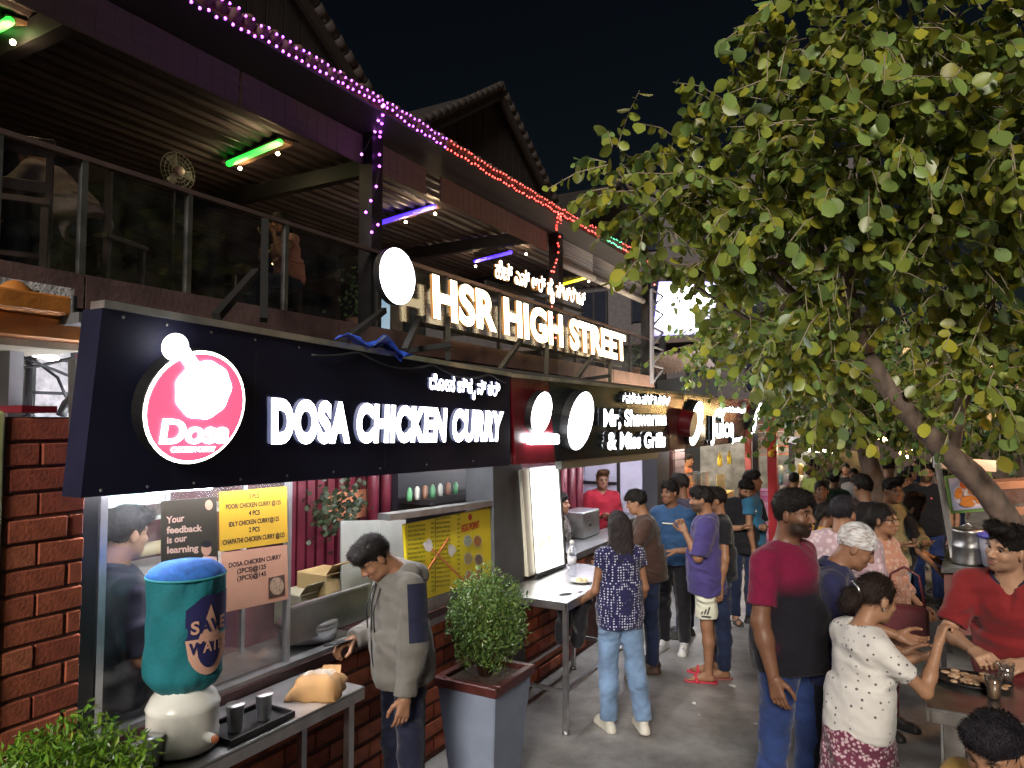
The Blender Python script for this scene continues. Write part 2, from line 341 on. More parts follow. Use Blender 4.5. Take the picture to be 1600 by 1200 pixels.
# ================================================================== upper terrace
XT = -4.2; YE = 12.9; ZD = 3.08
PINKB = M('pink_plaster', (.11, .064, .062), .8, var=.3, scale=5, bump=.3, bscale=30)
CEIL = M('ceiling_sheet', (.04, .026, .025), .5, .2, var=.35, scale=4)
b = thing('terrace_building', 'two storey terrace building with open dining floor over the food stalls', 'building', (-7, 6, 0))
m = mb(); m.box((-12, -4, ZD-.16), (XT-.02, YE, ZD)); m.build('deck', M('deck_floor', (.1, .06, .05), .6), b)
m = mb()
for i in range(8):
    y0 = -4+i*2.12; m.box((XT-.05, y0+.01, ZD-.17), (XT+.03, y0+2.117, ZD+.03))
m.build('edge_beam', PINKB, b)
m = mb(); m.box((XT-.3, -4, 2.3), (XT-.08, YE, ZD-.2)); m.build('lower_wall', M('lower_wall', (.07, .035, .04), .8, var=.4), b)
m = mb(); m.box((-12.1, -4, 0), (-11.9, YE, 5.6)); m.box((-12, YE-.1, 2.2), (-6.5, YE+.05, 3.6)); m.build('back_wall', M('back_wall', (.05, .035, .03), .85, var=.3), b)
# corrugated ceiling sheet, ridges along the street
xs = np.arange(-11.8, -4.25, .025); zz = 4.93+.022*np.sign(np.sin(xs*2*math.pi/.16))*np.abs(np.sin(xs*2*math.pi/.16))**.5-.012*(xs+4.3)*0
V = np.array([(x, y, z) for y in (-4, YE) for x, z in zip(xs, zz)]); nn = len(xs)
F_ = [(i, i+1, nn+i+1, nn+i) for i in range(nn-1)]
link('ceiling_sheet', npmesh('ceiling_sheet', V-np.array(origin(b)), F_, CEIL, smooth=False), b)
m = mb(); m.slab([(-3.94, -4, 4.955), (-3.94, YE+.1, 4.955), (-12, YE+.1, 7.5), (-12, -4, 7.5)], (0, 0, .05)); m.build('roof', M('roof_tile_red', (.16, .06, .045), .8, var=.4), b)
m = mb(); m.slab([(-3.92, -4, 4.93), (-3.92, YE+.1, 4.93), (-4.42, YE+.1, 4.9), (-4.42, -4, 4.9)], (0, 0, .02)); m.build('soffit', M('soffit', (.03, .025, .03), .6), b)
for i, y in enumerate((-.6, 2.45, 5.45, 8.6, 11.0)):
    m = mb(); m.box((-11.8, y-.05, 4.74), (-4.35, y+.05, 4.9)); m.build('roof_beam', DARKM, b)
tm = M('eave_tile', (.12, .06, .05), .7, var=.35, scale=12)
me_t = None
for i in range(120):
    y = -1+i*.116
    if me_t is None:
        m = mb(); m.lathe([(.05, -.12), (.052, .08)], (0, 0, 0), 10, axis=(1, 0, -.3)); ot = m.build('eave_tile', tm, b, local=True); me_t = ot.data
    else: ot = link('eave_tile', me_t, b)
    ot.location = Vector((-4.0, y, 5.045+.008*math.sin(i*3.1)))-origin(b)
# columns
for px in (578, 868, 1008):
    p = onx(px, 400, -4.3); m = mb(); m.box((-4.37, p.y-.075, 2.4), (-4.22, p.y+.075, 4.98)); m.build('column', DARKM, b)
# hanging fascia strips (pale boards) under the soffit
fm = M('fascia_board', (.22, .17, .16), .7, var=.12, scale=3, streak=(1, 1, 12), bump=.2, bscale=50)
for (p0, p1) in ((-2., 1.9), (1.93, 3.55), (3.58, 5.92), (6.2, 7.62), (7.66, 8.75)):
    m = mb(); ns = int((p1-p0)/.06)
    for j in range(ns):
        y0 = p0+(p1-p0)*j/ns; y1 = p0+(p1-p0)*(j+1)/ns; m.box((-4.36, y0, 4.63), (-4.337+.002*(j % 2), y1-.0005, 4.9))
    m.build('fascia_board', fm, b)
bm_ = M('bamboo_blind', (.42, .38, .36), .6, var=.25, scale=30, streak=(1, 8, 1))
for k_, (p0, p1) in enumerate(((9.05, 10.35), (10.4, 11.7), (11.75, 12.75))):
    m = mb()
    for j in range(9): m.tube([(-4.33, p0, 4.94-.042*j), (-4.33, p1, 4.94-.042*j)], .02, 6)
    m.tube([(-4.31, p0, 4.53), (-4.31, p1, 4.53)], .055, 10)
    o = m.build('rolled_blind', bm_); tag(o, ['rolled bamboo blind hanging beside the red lit column', 'middle rolled bamboo blind under the terrace eave', 'last rolled bamboo blind at the terrace corner'][k_], 'blind', 'rolled blinds under the eave')
# gables
for gi, ya in enumerate((3.7, 8.24, 12.78)):
    t = thing('roof_gable', ['tiled roof gable rising behind the purple light string', 'tiled roof gable rising behind the red light string', 'far tiled roof gable half hidden by leaves'][gi], 'roof', (-5, ya, 5.3), group='gables on the terrace roof')
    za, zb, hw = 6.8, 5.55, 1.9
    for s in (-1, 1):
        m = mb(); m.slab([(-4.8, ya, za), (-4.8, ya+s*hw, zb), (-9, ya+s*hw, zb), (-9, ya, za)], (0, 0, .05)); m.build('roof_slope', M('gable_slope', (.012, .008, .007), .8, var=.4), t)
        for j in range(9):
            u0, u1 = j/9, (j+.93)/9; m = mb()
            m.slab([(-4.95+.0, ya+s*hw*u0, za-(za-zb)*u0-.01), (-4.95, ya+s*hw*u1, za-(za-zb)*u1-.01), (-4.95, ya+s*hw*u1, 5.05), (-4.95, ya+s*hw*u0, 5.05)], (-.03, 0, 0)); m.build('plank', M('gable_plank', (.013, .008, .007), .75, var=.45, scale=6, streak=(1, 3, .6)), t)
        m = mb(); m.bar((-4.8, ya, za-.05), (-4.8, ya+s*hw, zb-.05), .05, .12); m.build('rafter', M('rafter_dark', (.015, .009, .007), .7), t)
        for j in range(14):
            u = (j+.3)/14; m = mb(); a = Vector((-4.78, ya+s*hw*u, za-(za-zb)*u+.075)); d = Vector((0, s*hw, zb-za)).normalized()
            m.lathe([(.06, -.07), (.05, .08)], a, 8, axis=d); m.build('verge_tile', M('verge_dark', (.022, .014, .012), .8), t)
# railing
t = thing('terrace_railing', 'glass panel railing with steel posts along the terrace edge', 'railing', (XT, 5, ZD))
GL = GLASS('rail_glass', (.8, .8, .82), .0, .06, .2, .03)
ys = [-1.2, -.1, 1.0, 1.9, 2.35, 3.05, 3.9, 5.0, 6.1, 7.2, 8.3, 9.4, 10.5, 11.7, 12.85]
for i, y in enumerate(ys):
    m = mb(); m.box((XT-.02, y-.018, ZD-.1), (XT+.02, y+.018, 3.8)); m.build('post', STEELD if i < 7 else DARKM, t)
    if i < len(ys)-1:
        m = mb(); m.box((XT-.006, y+.03, ZD-.12), (XT+.006, ys[i+1]-.03, 3.78)); m.build('glass_panel', GL, t)
m = mb(); m.box((XT-.025, -1.2, 3.785), (XT+.025, YE, 3.815)); m.build('top_rail', M('rail_bar', (.16, .11, .1), .4, .5), t)
# ================================================================== HSR HIGH STREET letters
t = thing('roof_sign', 'large warm glowing HSR HIGH STREET letters standing on the terrace edge', 'sign', onx(820, 560, -4.0))
n = Vector((1, 0, 0)); P = lambda px, py: onx(px, py, -4.02)
write('HSR HIGH STREET', P(671, 493), P(975, 563), P(669, 430), n, .03, LH, t, offset=.042, track=.02, cap=.70)
write('\u0cb9\u0cc6\u0c9a\u0ccd \u0c8e\u0cb8\u0ccd \u0c86\u0cb0\u0ccd \u0cb9\u0cc8 \u0cb8\u0ccd\u0c9f\u0ccd\u0cb0\u0cc0\u0c9f\u0ccd', P(771, 433), P(912, 478), P(771, 411), n, .02, [EM('led_cream', (1., .93, .74), 3.), LH[1]], t, offset=.012, cap=.62)
m = mb()
for a, c in (((660, 505), (975, 571)), ((765, 440), (915, 486))): m.bar(P(*a)+Vector((-.05, 0, 0)), P(*c)+Vector((-.05, 0, 0)), .04)
m.build('carrier_rail', M('strut_black', (.004, .004, .004), .8), t)
for a, c in (((655, 497), (632, 548)), ((700, 492), (700, 566)), ((815, 530), (780, 580)), ((855, 530), (853, 600)), ((926, 556), (900, 592)), ((953, 560), (953, 606)), ((600, 485), (537, 534)), ((633, 549), (705, 538)), ((905, 594), (953, 587)), ((414, 345), (412, 500)), ((400, 425), (338, 495))):
    m = mb(); m.bar(onx(*a, -4.06), onx(*c, -3.7), .05); m.build('strut', M('strut_black', (.004, .004, .004), .8), t)
t = thing('disc_sign', 'white glowing round sign with thin upright marks beside the roof letters', 'sign', onx(617, 475, -4.0))
c = onx(612, 433, -4.02); rr = (onx(617, 387, -4.0)-onx(617, 477, -4.0)).length/2
disc_on(c, Vector((1, 0, 0)), rr*.98, .07, 'lamp_disc', [EM('disc_sign_face', (.94, .97, 1.), 4.), BLK], t)
for px in (607, 619):
    m = mb(); a = onx(px, 405, -3.942); c2 = onx(px+3, 445, -3.942); m.bar(a, c2, .008); m.build('mark', EM('disc_mark', (.5, .5, .55), .6, (.2, .2, .2)), t)
# ================================================================== strings of LED bulbs
LC = {'p': EM('led_purple', (.56, .07, 1.), 3.2), 'r': EM('led_red', (1., .03, .02), 2.6), 'g': EM('led_green', (.02, 1., .4), 1.2), 'w': EM('led_pink', (.8, .2, 1.), 1.6)}
WIRE = M('wire', (.02, .015, .02), .5)
def led_string(label, path, cols, step=.1, sag=.012, r=.0135):
    t = thing('light_string', label, 'string lights', path[0], group='coloured light strings on the terrace')
    pts = []; cl = []
    for i in range(len(path)-1):
        a, c = Vector(path[i]), Vector(path[i+1]); k_ = max(1, int((c-a).length/step))
        for j in range(k_):
            u = j/k_; pts.append(a.lerp(c, u)+Vector((random.uniform(-.008, .008), 0, random.uniform(-.012, .012)-sag*math.sin(math.pi*u)))); cl.append(cols(i, pts[-1]))
    m = mb(); m.tube(pts, .004, 5); m.build('wire', WIRE, t)
    for key in sorted(set(cl)):
        m = mb()
        for p, c_ in zip(pts, cl):
            if c_ == key: m.ball(p, r, 7, 5)
        o = m.build('bulbs', LC[key], t); o['kind'] = 'stuff'
def ey_(px, py): return onx(px, py, -3.85)
def zone(i, p):
    v = p-EYE; px = 800+FPX*v.dot(RT)/v.dot(FW); return 'p' if px < 698 else ('r' if px < 946 else ('g' if px < 972 else 'r'))
led_string('purple, red and green bulb string running along the tiled eave', [ey_(230, -40), ey_(300, 2), ey_(410, 59), ey_(599, 164), ey_(700, 232), ey_(872, 332), ey_(1019, 413)], zone, .06, r=.0105)
led_string('second thin purple and red bulb string laid on the eave tiles', [ey_(240, -55)+Vector((-.06, 0, .1)), ey_(599, 152)+Vector((-.06, 0, .03)), ey_(872, 322)+Vector((-.06, 0, .03)), ey_(1019, 404)+Vector((-.06, 0, .03))], zone, .065, r=.0095)
pc = lambda px, py, dx=0: onx(px, py, -4.18+dx)
led_string('purple bulb strings wound round the first dark column', [ey_(599, 164), pc(594, 215), pc(592, 262), pc(588, 290), pc(572, 330), pc(591, 350), pc(570, 375)], lambda i, p: 'p', .12)
led_string('short purple string hanging from the eave at the first column', [ey_(597, 166), pc(586, 205), pc(566, 240), pc(561, 275)], lambda i, p: 'w', .16)
led_string('red bulb strings wound round the second dark column', [ey_(872, 334), pc(869, 360), pc(873, 395), pc(862, 425), pc(868, 412), pc(858, 445), pc(862, 480), pc(866, 510), pc(871, 545)], lambda i, p: 'r', .12)
led_string('red bulb string hanging from the eave next to the second column', [ey_(876, 338), pc(878, 352), pc(872, 385), pc(870, 410)], lambda i, p: 'r', .12)
led_string('red bulb string dropping from the terrace roof corner', [ey_(1019, 413), ey_(1020, 430), ey_(1024, 458)], lambda i, p: 'r', .14)
# ================================================================== coloured tube fixtures
FIXM = M('fixture_tray', (.22, .12, .07), .45, .2)
def fixture(label, a, c, col, st, bulbs):
    A_ = onx(*a, -5.95); C_ = onx(*c, -5.0); t = thing('tube_light', label, 'light', (A_+C_)*.5, group='tube lights under the terrace ceiling')
    m = mb(); m.bar(A_+Vector((0, .06, .03)), C_+Vector((0, .06, .03)), .16, .03); m.build('tray', FIXM, t)
    m = mb(); m.tube([A_, C_], .03, 8); m.build('tube', EM('tube_'+label[:14], col, st), t)
    for (bx, by, bxp) in bulbs:
        m = mb(); p = onx(bx, by, bxp); m.ball(p, .018, 8, 6); m.build('bulb', EM('spot_bulb', (1., .72, .4), 150.), t)
fixture('green tube light nearest the roof corner over the leaning diner', (-30, 60), (15, 33), (.02, .9, .05), .9, [(20, 66, -5.0)])
fixture('green tube light on a brown tray with two small bulbs', (357, 256), (438, 222), (.02, .9, .05), .9, [(375, 263, -5.8), (434, 240, -5.0)])
fixture('blue tube light behind the first dark column', (588, 350), (680, 322), (.05, .02, 1.), 1.1, [(634, 347, -5.5), (680, 334, -5.0)])
fixture('blue tube light above the roof letters', (742, 408), (798, 394), (.05, .02, 1.), 1.1, [(743, 416, -5.9), (822, 397, -5.0)])
fixture('yellow tube light beside the red lit column', (868, 447), (922, 432), (1., .85, .02), 1.1, [(920, 440, -5.0)])
fixture('unlit white tube light under the ceiling sheet', (100, 114), (207, 86), (.5, .5, .42), .08, [])  # switched off, but its colour carries a faint emission
# pendants
for i, (px, py) in enumerate(((441, 413), (526, 436))):
    c = onx(px, py, -7.); t = thing('pendant_lamp', ['round yellow pendant lamp in front of the resting woman', 'round yellow pendant lamp right of the resting woman'][i], 'lamp', c, group='terrace pendant lamps')
    m = mb(); m.lathe([(.13, 0), (.14, .02), (.1, .06), (.02, .1)], c, 20); m.build('shade', M('pendant_shade', (.1, .08, .05), .5), t)
    m = mb(); m.lathe([(.126, -.004), (.126, 0)], c, 20); m.build('diffuser', EM('pendant_light', (1., .72, .2), 7.), t)
    m = mb(); m.tube([c+Vector((0, 0, .1)), Vector((c.x, c.y, 4.9))], .006, 5); m.build('cord', WIRE, t)
# fan
c = onx(278, 268, -6.); t = thing('fan', 'grey cage fan with pale hub on the terrace', 'fan', c)
m = mb()
for r_ in (.06, .1, .14, .18):
    m.tube([c+Vector((0, r_*math.cos(a), r_*math.sin(a))) for a in np.linspace(0, 2*math.pi, 25)], .004, 5, False)
for a in np.linspace(0, math.pi, 12, endpoint=False): m.bar(c+Vector((.02, .18*math.cos(a), .18*math.sin(a))), c-Vector((-.02, .18*math.cos(a), .18*math.sin(a))), .003)
m.build('cage', M('fan_grey', (.3, .26, .26), .4), t)
m = mb(); m.lathe([(.045, .0), (.04, .05)], c, 16, axis=(1, 0, 0)); m.build('hub', M('fan_hub', (.6, .45, .45), .4), t)
for i in range(3):
    a = i*2.1; d = Vector((0, math.cos(a), math.sin(a))); e_ = Vector((0, -math.sin(a), math.cos(a))); m = mb(); m.slab([c+d*.04-e_*.03, c+d*.16-e_*.06+Vector((.02, 0, 0)), c+d*.16+e_*.05-Vector((.02, 0, 0)), c+d*.04+e_*.03], (-.004, 0, 0)); m.build('blade', M('fan_blade', (.2, .17, .17), .4), t)
m = mb(); m.tube([c-Vector((.04, 0, 0)), c-Vector((.06, 0, .2)), Vector((c.x-.06, c.y, ZD))], .018, 8); m.lathe([(.2, 0), (.2, .02), (.03, .04)], (c.x-.06, c.y, ZD), 20); m.build('stand', DARKM, t)
# terrace furniture
def chair(label, x, y, rz):
    t = thing('wooden_chair', label, 'chair', (x, y, ZD), rz, 'wooden terrace chairs')
    def bx(nm, a, c_): m = mb(); m.box(a, c_); m.build(nm, WOODD, t, local=True, bevel=.006)
    for sx in (-1, 1):
        bx('leg', (sx*.19-.022, -.2, 0), (sx*.19+.022, -.156, .45)); bx('leg', (sx*.19-.022, .16, 0), (sx*.19+.022, .2, .98))
    bx('seat', (-.22, -.22, .45), (.22, .22, .49)); bx('back_rail', (-.21, .17, .86), (.21, .195, .98)); bx('back_rail', (-.21, .17, .62), (.21, .195, .7)); bx('stretcher', (-.2, .17, .2), (.2, .19, .24))
def table(label, x, y, w_, d_, h_=.76):
    t = thing('wooden_table', label, 'table', (x, y, ZD), 0, 'wooden terrace tables')
    m = mb(); m.box((-w_/2, -d_/2, h_-.05), (w_/2, d_/2, h_)); m.build('tabletop', WOODD, t, local=True, bevel=.008)
    for sx in (-1, 1):
        for sy in (-1, 1): m = mb(); m.box((sx*(w_/2-.06)-.035, sy*(d_/2-.06)-.035, 0), (sx*(w_/2-.06)+.035, sy*(d_/2-.06)+.035, h_-.05)); m.build('leg', WOODD, t, local=True)
chair('dark wooden chair beneath the leaning diner', -5.0, 1.6, R(120)); chair('dark wooden chair at the glass railing left of the fan', -4.7, 2.2, R(60)); chair('dark wooden chair pulled out behind the railing posts', -5.1, 3.0, R(200))
table('wooden table under the leaning diner', -5.2, 1.05, .8, .9); table('wooden table where a woman rests her elbows', -5.75, 6.15, .7, .8)
chair('dark wooden chair beside the resting woman', -6.5, 5.4, R(20))
# lit cabinet glimpsed through the railing
c = onx(607, 505, -5.0); t = thing('drinks_cooler', 'cyan lit drinks cooler behind the railing below the white disc', 'cooler', (c.x, c.y, ZD))
m = mb(); m.box((c.x-.5, c.y-.25, ZD), (c.x, c.y+.25, ZD+1.)); m.build('case', DARKM, t)
m = mb(); m.box((c.x, c.y-.16, ZD+.05), (c.x+.02, c.y+.0, ZD+.8)); m.build('lit_door', EM('cyan_lit', (.02, .35, .6), .35), t)
# hanging planter at the far column
for i, (px, py, xx) in enumerate(((990, 500, -4.7), (560, 490, -5.0))):
    c = onx(px, py, xx); t = thing('terrace_plant', ['leafy plant behind the last glass panel', 'small leafy plant behind the railing near the drinks cooler'][i], 'plant', (c.x, c.y, ZD))
    m = mb(); m.lathe([(.09, 0), (.13, .25), (.12, .25)], (c.x, c.y, ZD), 12); m.build('pot', M('pot_clay', (.12, .06, .04), .8), t)
    rs = np.random.RandomState(i); m = mb()
    for j in range(160):
        p = Vector((c.x, c.y, ZD+.5))+Vector(rs.normal(0, (.12, .12, .2))); d = Vector(rs.normal(0, 1, 3)).normalized()*.05; e_ = d.orthogonal().normalized()*.022; m.add([p, p+d*.5+e_, p+d, p+d*.5-e_], [(0, 1, 2, 3)])
    m.build('foliage', M('plant_leaf', (.05, .1, .03), .5, var=.4), t)
# corner bracket tower
t = thing('bracket_mast', 'grey lattice mast at the terrace corner', 'mast', onx(1022, 600, -4.0))
A_, C_ = onx(1018, 600, -4.0), onx(1018, 452, -4.0); D_ = onx(1036, 455, -4.0)-onx(1018, 455, -4.0)
m = mb(); m.bar(A_, C_, .05); m.bar(A_+D_*.1, C_+D_*.1+Vector((0, 0, -.2)), .04)
for i in range(5): u = i/5; m.bar(A_.lerp(C_, u), A_.lerp(C_, u+.12)+D_, .03); m.bar(A_.lerp(C_, u+.12)+D_, A_.lerp(C_, u+.2), .03)
m.build('lattice', M('mast_grey', (.25, .25, .3), .5, .5), t)
# ================================================================== stalls on the left side
XW = -2.85
BRICK = [M('brick_a', (.33, .085, .045), .95, var=.25, scale=14, bump=.35, bscale=70), M('brick_b', (.27, .062, .036), .95, var=.25, scale=14, bump=.35, bscale=70), M('brick_c', (.39, .115, .06), .95, var=.25, scale=14, bump=.35, bscale=70)]
MORT = M('mortar', (.11, .045, .035), .9, var=.3, scale=20, bump=.3)
_bm = {}
def brick(parent, c, L_, hgt, dpt, mi):
    key = (round(L_, 3), round(hgt, 3), round(dpt, 3), mi)
    if key not in _bm:
        m = mb(); m.box((-dpt/2, -L_/2, -hgt/2), (dpt/2, L_/2, hgt/2)); o = m.build('brick', BRICK[mi], parent, local=True, bevel=.004); _bm[key] = o.data
    else:
        o = link('brick', _bm[key], parent); b_ = o.modifiers.new('bevel', 'BEVEL'); b_.width = .004; b_.segments = 1
    o.location = Vector(c)-origin(parent); o.rotation_euler = (random.uniform(-.015, .015), random.uniform(-.02, .02), random.uniform(-.01, .01))
def brickwork(parent, x, y0, y1, z0, z1, L_=.2, h_=.075, gap=.014, limit=300):
    nz_ = int((z1-z0)/(h_+gap)); cnt = 0
    for i in range(nz_):
        z = z0+(i+.5)*(z1-z0)/nz_; y = y0
        first = L_*.5 if i % 2 else L_
        while y < y1-.03:
            l = min(first, y1-y); first = L_
            if l > .05: brick(parent, (x+random.uniform(-.004, .004), y+l/2, z), round(max(.05, l-gap), 2), h_, .03, random.randrange(3)); cnt += 1
            y += l
    return cnt
# pillar
yA, yB = onx(6, 900, -2.75).y, onx(131, 900, -2.75).y
t = thing('brick_pillar', 'red brick pillar at the end of the shop front', 'pillar', (-2.9, (yA+yB)/2, 0))
m = mb(); m.box((-3.1, yA+.01, 0), (-2.76, yB-.01, 2.27)); m.build('core', MORT, t)
brickwork(t, -2.765, yA, yB, .02, 2.27, .215, .078, .012)
p0, p1 = onx(20, 645, -2.8), onx(75, 645, -2.8); m = mb(); m.box((-2.93, p0.y, 2.285), (-2.74, p1.y, 2.31)); m.build('cap_plate', REDP, t)
p = onx(2, 660, -2.7); m = mb(); m.box((-2.85, p.y-.12, 0), (-2.74, p.y+.035, 2.29)); o = m.build('post', M('pale_green_post', (.45, .48, .22), .6, var=.3), None, bevel=.01); tag(o, 'pale yellow green post at the edge of the brick pillar', 'post')
# stone wall with grille behind the pillar
t = thing('grille_wall', 'rough pale wall behind a black wire grille above the pillar', 'wall', (-3.7, 1.9, 0))
m = mb(); m.box((-3.9, .4, 0), (-3.8, 2.1, 2.95)); m.build('stone_wall', M('pale_stone', (.5, .48, .5), .9, var=.4, scale=18, bump=1., bscale=45), t)
for i in range(9):
    y = .55+i*.17; m = mb(); m.bar((-3.45, y, 1.2), (-3.45, y, 2.85), .014); m.build('bar', BLK, t)
for i in range(9): z = 1.3+i*.155; m = mb(); m.bar((-3.45, .5, z), (-3.45, 1.95, z), .014); m.build('bar', BLK, t)
m = mb(); a = onx(43, 555, -3.3); m.tube([(a.x, a.y, 1.6), (a.x, a.y, 2.62)], .018, 8); m.build('pipe', DARKM, t)
m = mb(); a = onx(90, 562, -3.4); m.tube([a+Vector((0, -.5, .1)), a], .014, 8); m.build('lamp_tube', EM('service_tube', (1., .95, .85), 14.), t)
m = mb()
for (s0, s1, s2) in (((0, 545), (40, 560), (115, 590)), ((50, 560), (90, 590), (112, 640)), ((10, 575), (60, 572), (110, 560))): m.tube([onx(*s0, -3.25), onx(*s1, -3.2), onx(*s2, -3.2)], .007, 6)
m.tube([onx(95, 650, -3.1), onx(104, 630, -3.1), onx(116, 618, -3.1)], .02, 8); m.build('cable', BLK, t)
# orange cornice
t = thing('orange_cornice', 'worn orange painted metal cornice left of the black sign', 'cornice', onx(70, 545, -2.8))
OR = M('orange_paint', (.42, .15, .025), .6, var=.45, scale=6, bump=.25, bscale=25)
p0, p1 = onx(-60, 545, -2.8), onx(146, 522, -2.8)
z0, z1 = onx(20, 525, -2.8).z, onx(20, 487, -2.8).z
m = mb(); m.box((-3.3, p0.y-.4, z0), (-2.8, p1.y, z1)); m.build('box_beam', OR, t, bevel=.008)
p2 = onx(110, 485, -2.75); m = mb(); m.box((-3.3, p0.y-.4, z1+.004), (-2.74, p2.y, z1+.075)); m.build('upper_ledge', OR, t, bevel=.008)
p3 = onx(78, 460, -3.0); m = mb(); m.lathe([(.07, 0), (.065, .05), (.03, .08), (.01, .09)], (-3.1, p3.y-.08, z1+.08), 14); m.build('finial', OR, t)
m = mb(); m.box((-3.3, p0.y-.4, z0-.03), (-2.84, p1.y-.01, z0-.003)); m.build('underside', M('cornice_under', (.5, .46, .36), .6, var=.3), t)
# ---- wall below the counters
t = thing('counter_wall', 'low dark red brick wall under the stall counters', 'wall', (XW, 4, 0))
m = mb(); m.box((XW-.2, 1.58, 0), (XW-.008, 8.6, .93)); m.build('core', MORT, t)
brickwork(t, XW-.012, 1.6, 6.6, .03, .92, .22, .085, .014)
m = mb(); m.box((XW-.24, 1.58, .935), (XW+.04, 3.35, .985)); m.box((XW-.24, 3.36, .935), (XW+.03, 6.2, .985)); m.build('coping', M('coping_dark', (.05, .02, .02), .35, var=.3), t)
# ---- Dosa stall: frame, glass, interior
t = thing('glass_front', 'glazed black framed shop window of the dosa stall', 'shop window', (XW, 2.1, .98))
p0, p1 = onx(138, 900, XW), onx(452, 900, XW); gz0, gz1 = .99, 2.02
m = mb(); m.box((XW-.05, p0.y-.04, gz0), (XW+.02, p0.y+.02, gz1)); m.build('frame_post', BLK, t)
m = mb(); m.box((XW-.03, p0.y+.045, gz0), (XW-.005, p0.y+.075, gz1)); m.build('frame_post', TRIM, t)
m = mb(); m.box((XW-.02, p0.y+.08, gz0), (XW-.012, p1.y-.01, gz1)); m.build('pane', GLASS('shop_glass', (.97, .98, .98), .15), t)
m = mb(); m.box((XW-.035, p1.y-.012, gz0), (XW-.0, p1.y+.012, gz1)); m.build('frame_post', TRIM, t)
m = mb(); m.box((XW-.04, p0.y, .987), (XW+.03, 3.3, 1.01)); m.build('sill', STEELD, t)
# posters on the glass
XP = XW+.004
def sheet(name, label, cat, quad, mat, x=XP):
    q_ = [onx(*p, x) for p in quad]; t_ = thing(name, label, cat, (q_[0]+q_[2])*.5); m = mb(); m.slab(q_, (-.004, 0, 0)); m.build('sheet', mat, t_); return t_
def pline(t_, text, bl, br, tl, mat, x=XP, off=.012, name='lettering', cap=.73): write(text, onx(*bl, x), onx(*br, x), onx(*tl, x), (1, 0, 0), .0004, mat, t_, offset=off, name=name, join=True, lift=.0003, cap=cap)
def pq(t_, name, quad, mat, x=XP, lift=.0012):
    m = mb(); m.slab([onx(*p, x)+Vector((lift, 0, 0)) for p in quad], (-.001, 0, 0)); return m.build(name, mat, t_)
def pblob(t_, name, c, rx, ry, mat, x=XP, lift=.0016, n_=20):
    m = mb(); m.add([onx(c[0]+rx*math.cos(a), c[1]+ry*math.sin(a), x)+Vector((lift, 0, 0)) for a in np.linspace(2*math.pi, 0, n_, endpoint=False)], [tuple(range(n_))]); return m.build(name, mat, t_)
PEACH = M('print_peach', (.62, .42, .33), .6); INK = M('print_ink', (.015, .013, .02), .6)
f = sheet('poster', 'dark brown feedback poster stuck on the shop glass', 'poster', ((252, 894), (341, 882), (338, 776), (252, 783)), M('poster_brown', (.035, .03, .022), .4))
for i, (s, w_) in enumerate((('Your', 27), ('feedback', 54), ('is our', 31), ('learning', 49))):
    y = 818+15.6*i; pline(f, s, (260.5, y), (260.5+w_, y-4), (260.5, y-11), PEACH, off=.03, cap=.74)
FACE = M('print_skin', (.5, .28, .2), .6)
pblob(f, 'printed_head', (322, 858), 8, 10, FACE); pblob(f, 'printed_hair', (322, 850), 8.5, 5.5, INK, lift=.0021)
pq(f, 'printed_shirt', ((306, 892), (340, 885), (338, 870), (318, 868)), M('print_pink', (.62, .38, .36), .6)); pblob(f, 'printed_badge', (326, 789), 6, 8, FACE)
YEL = M('paper_yellow', (.62, .36, .03), .5, var=.05); SAL = M('paper_salmon', (.55, .29, .2), .5, var=.08); LAM = M('laminate_edge', (.55, .55, .58), .25)
f = sheet('price_sheet', 'yellow price sheet listing chicken curry combos on the glass', 'price sheet', ((344, 862), (450, 847), (448, 760), (343, 769)), YEL)
def c5(x, y): return (240+x/1200*220, 760+y/1200*220)
for s, x0, y0, x1, y1, h_ in (('3 PCS', 812, 105, 900, 98, 42), ('POORI CHICKEN CURRY @125', 614, 195, 1085, 152, 42), ('4 PCS', 812, 247, 905, 240, 42), ('IDLY CHICKEN CURRY@125', 640, 345, 1070, 292, 42), ('2 PCS', 812, 390, 905, 382, 42), ('CHAPATHI CHICKEN CURRY @125', 588, 500, 1118, 428, 44)):
    pline(f, s, c5(x0, y0), c5(x1, y1), c5(x0, y0-h_), INK, off=.02)
f = sheet('price_sheet', 'salmon price sheet with a small food photo on the glass', 'price sheet', ((347, 958), (451, 936), (449, 851), (346, 864)), SAL)
for s, x0, y0, x1, y1, h_ in (('DOSA CHICKEN CURRY', 638, 695, 1086, 615, 42), ('(2PCS)@125', 710, 745, 958, 700, 42), ('(3PCS)@145', 710, 808, 960, 760, 42)):
    pline(f, s, c5(x0, y0), c5(x1, y1), c5(x0, y0-h_), INK, off=.014)
pq(f, 'food_photo', (c5(980, 955), c5(1118, 920), c5(1115, 750), c5(978, 780)), M('photo_dark', (.09, .05, .04), .4)); pblob(f, 'photo_plate', c5(1048, 850), 11, 14, M('photo_plate', (.4, .28, .2), .4, var=.5, scale=60), lift=.002)
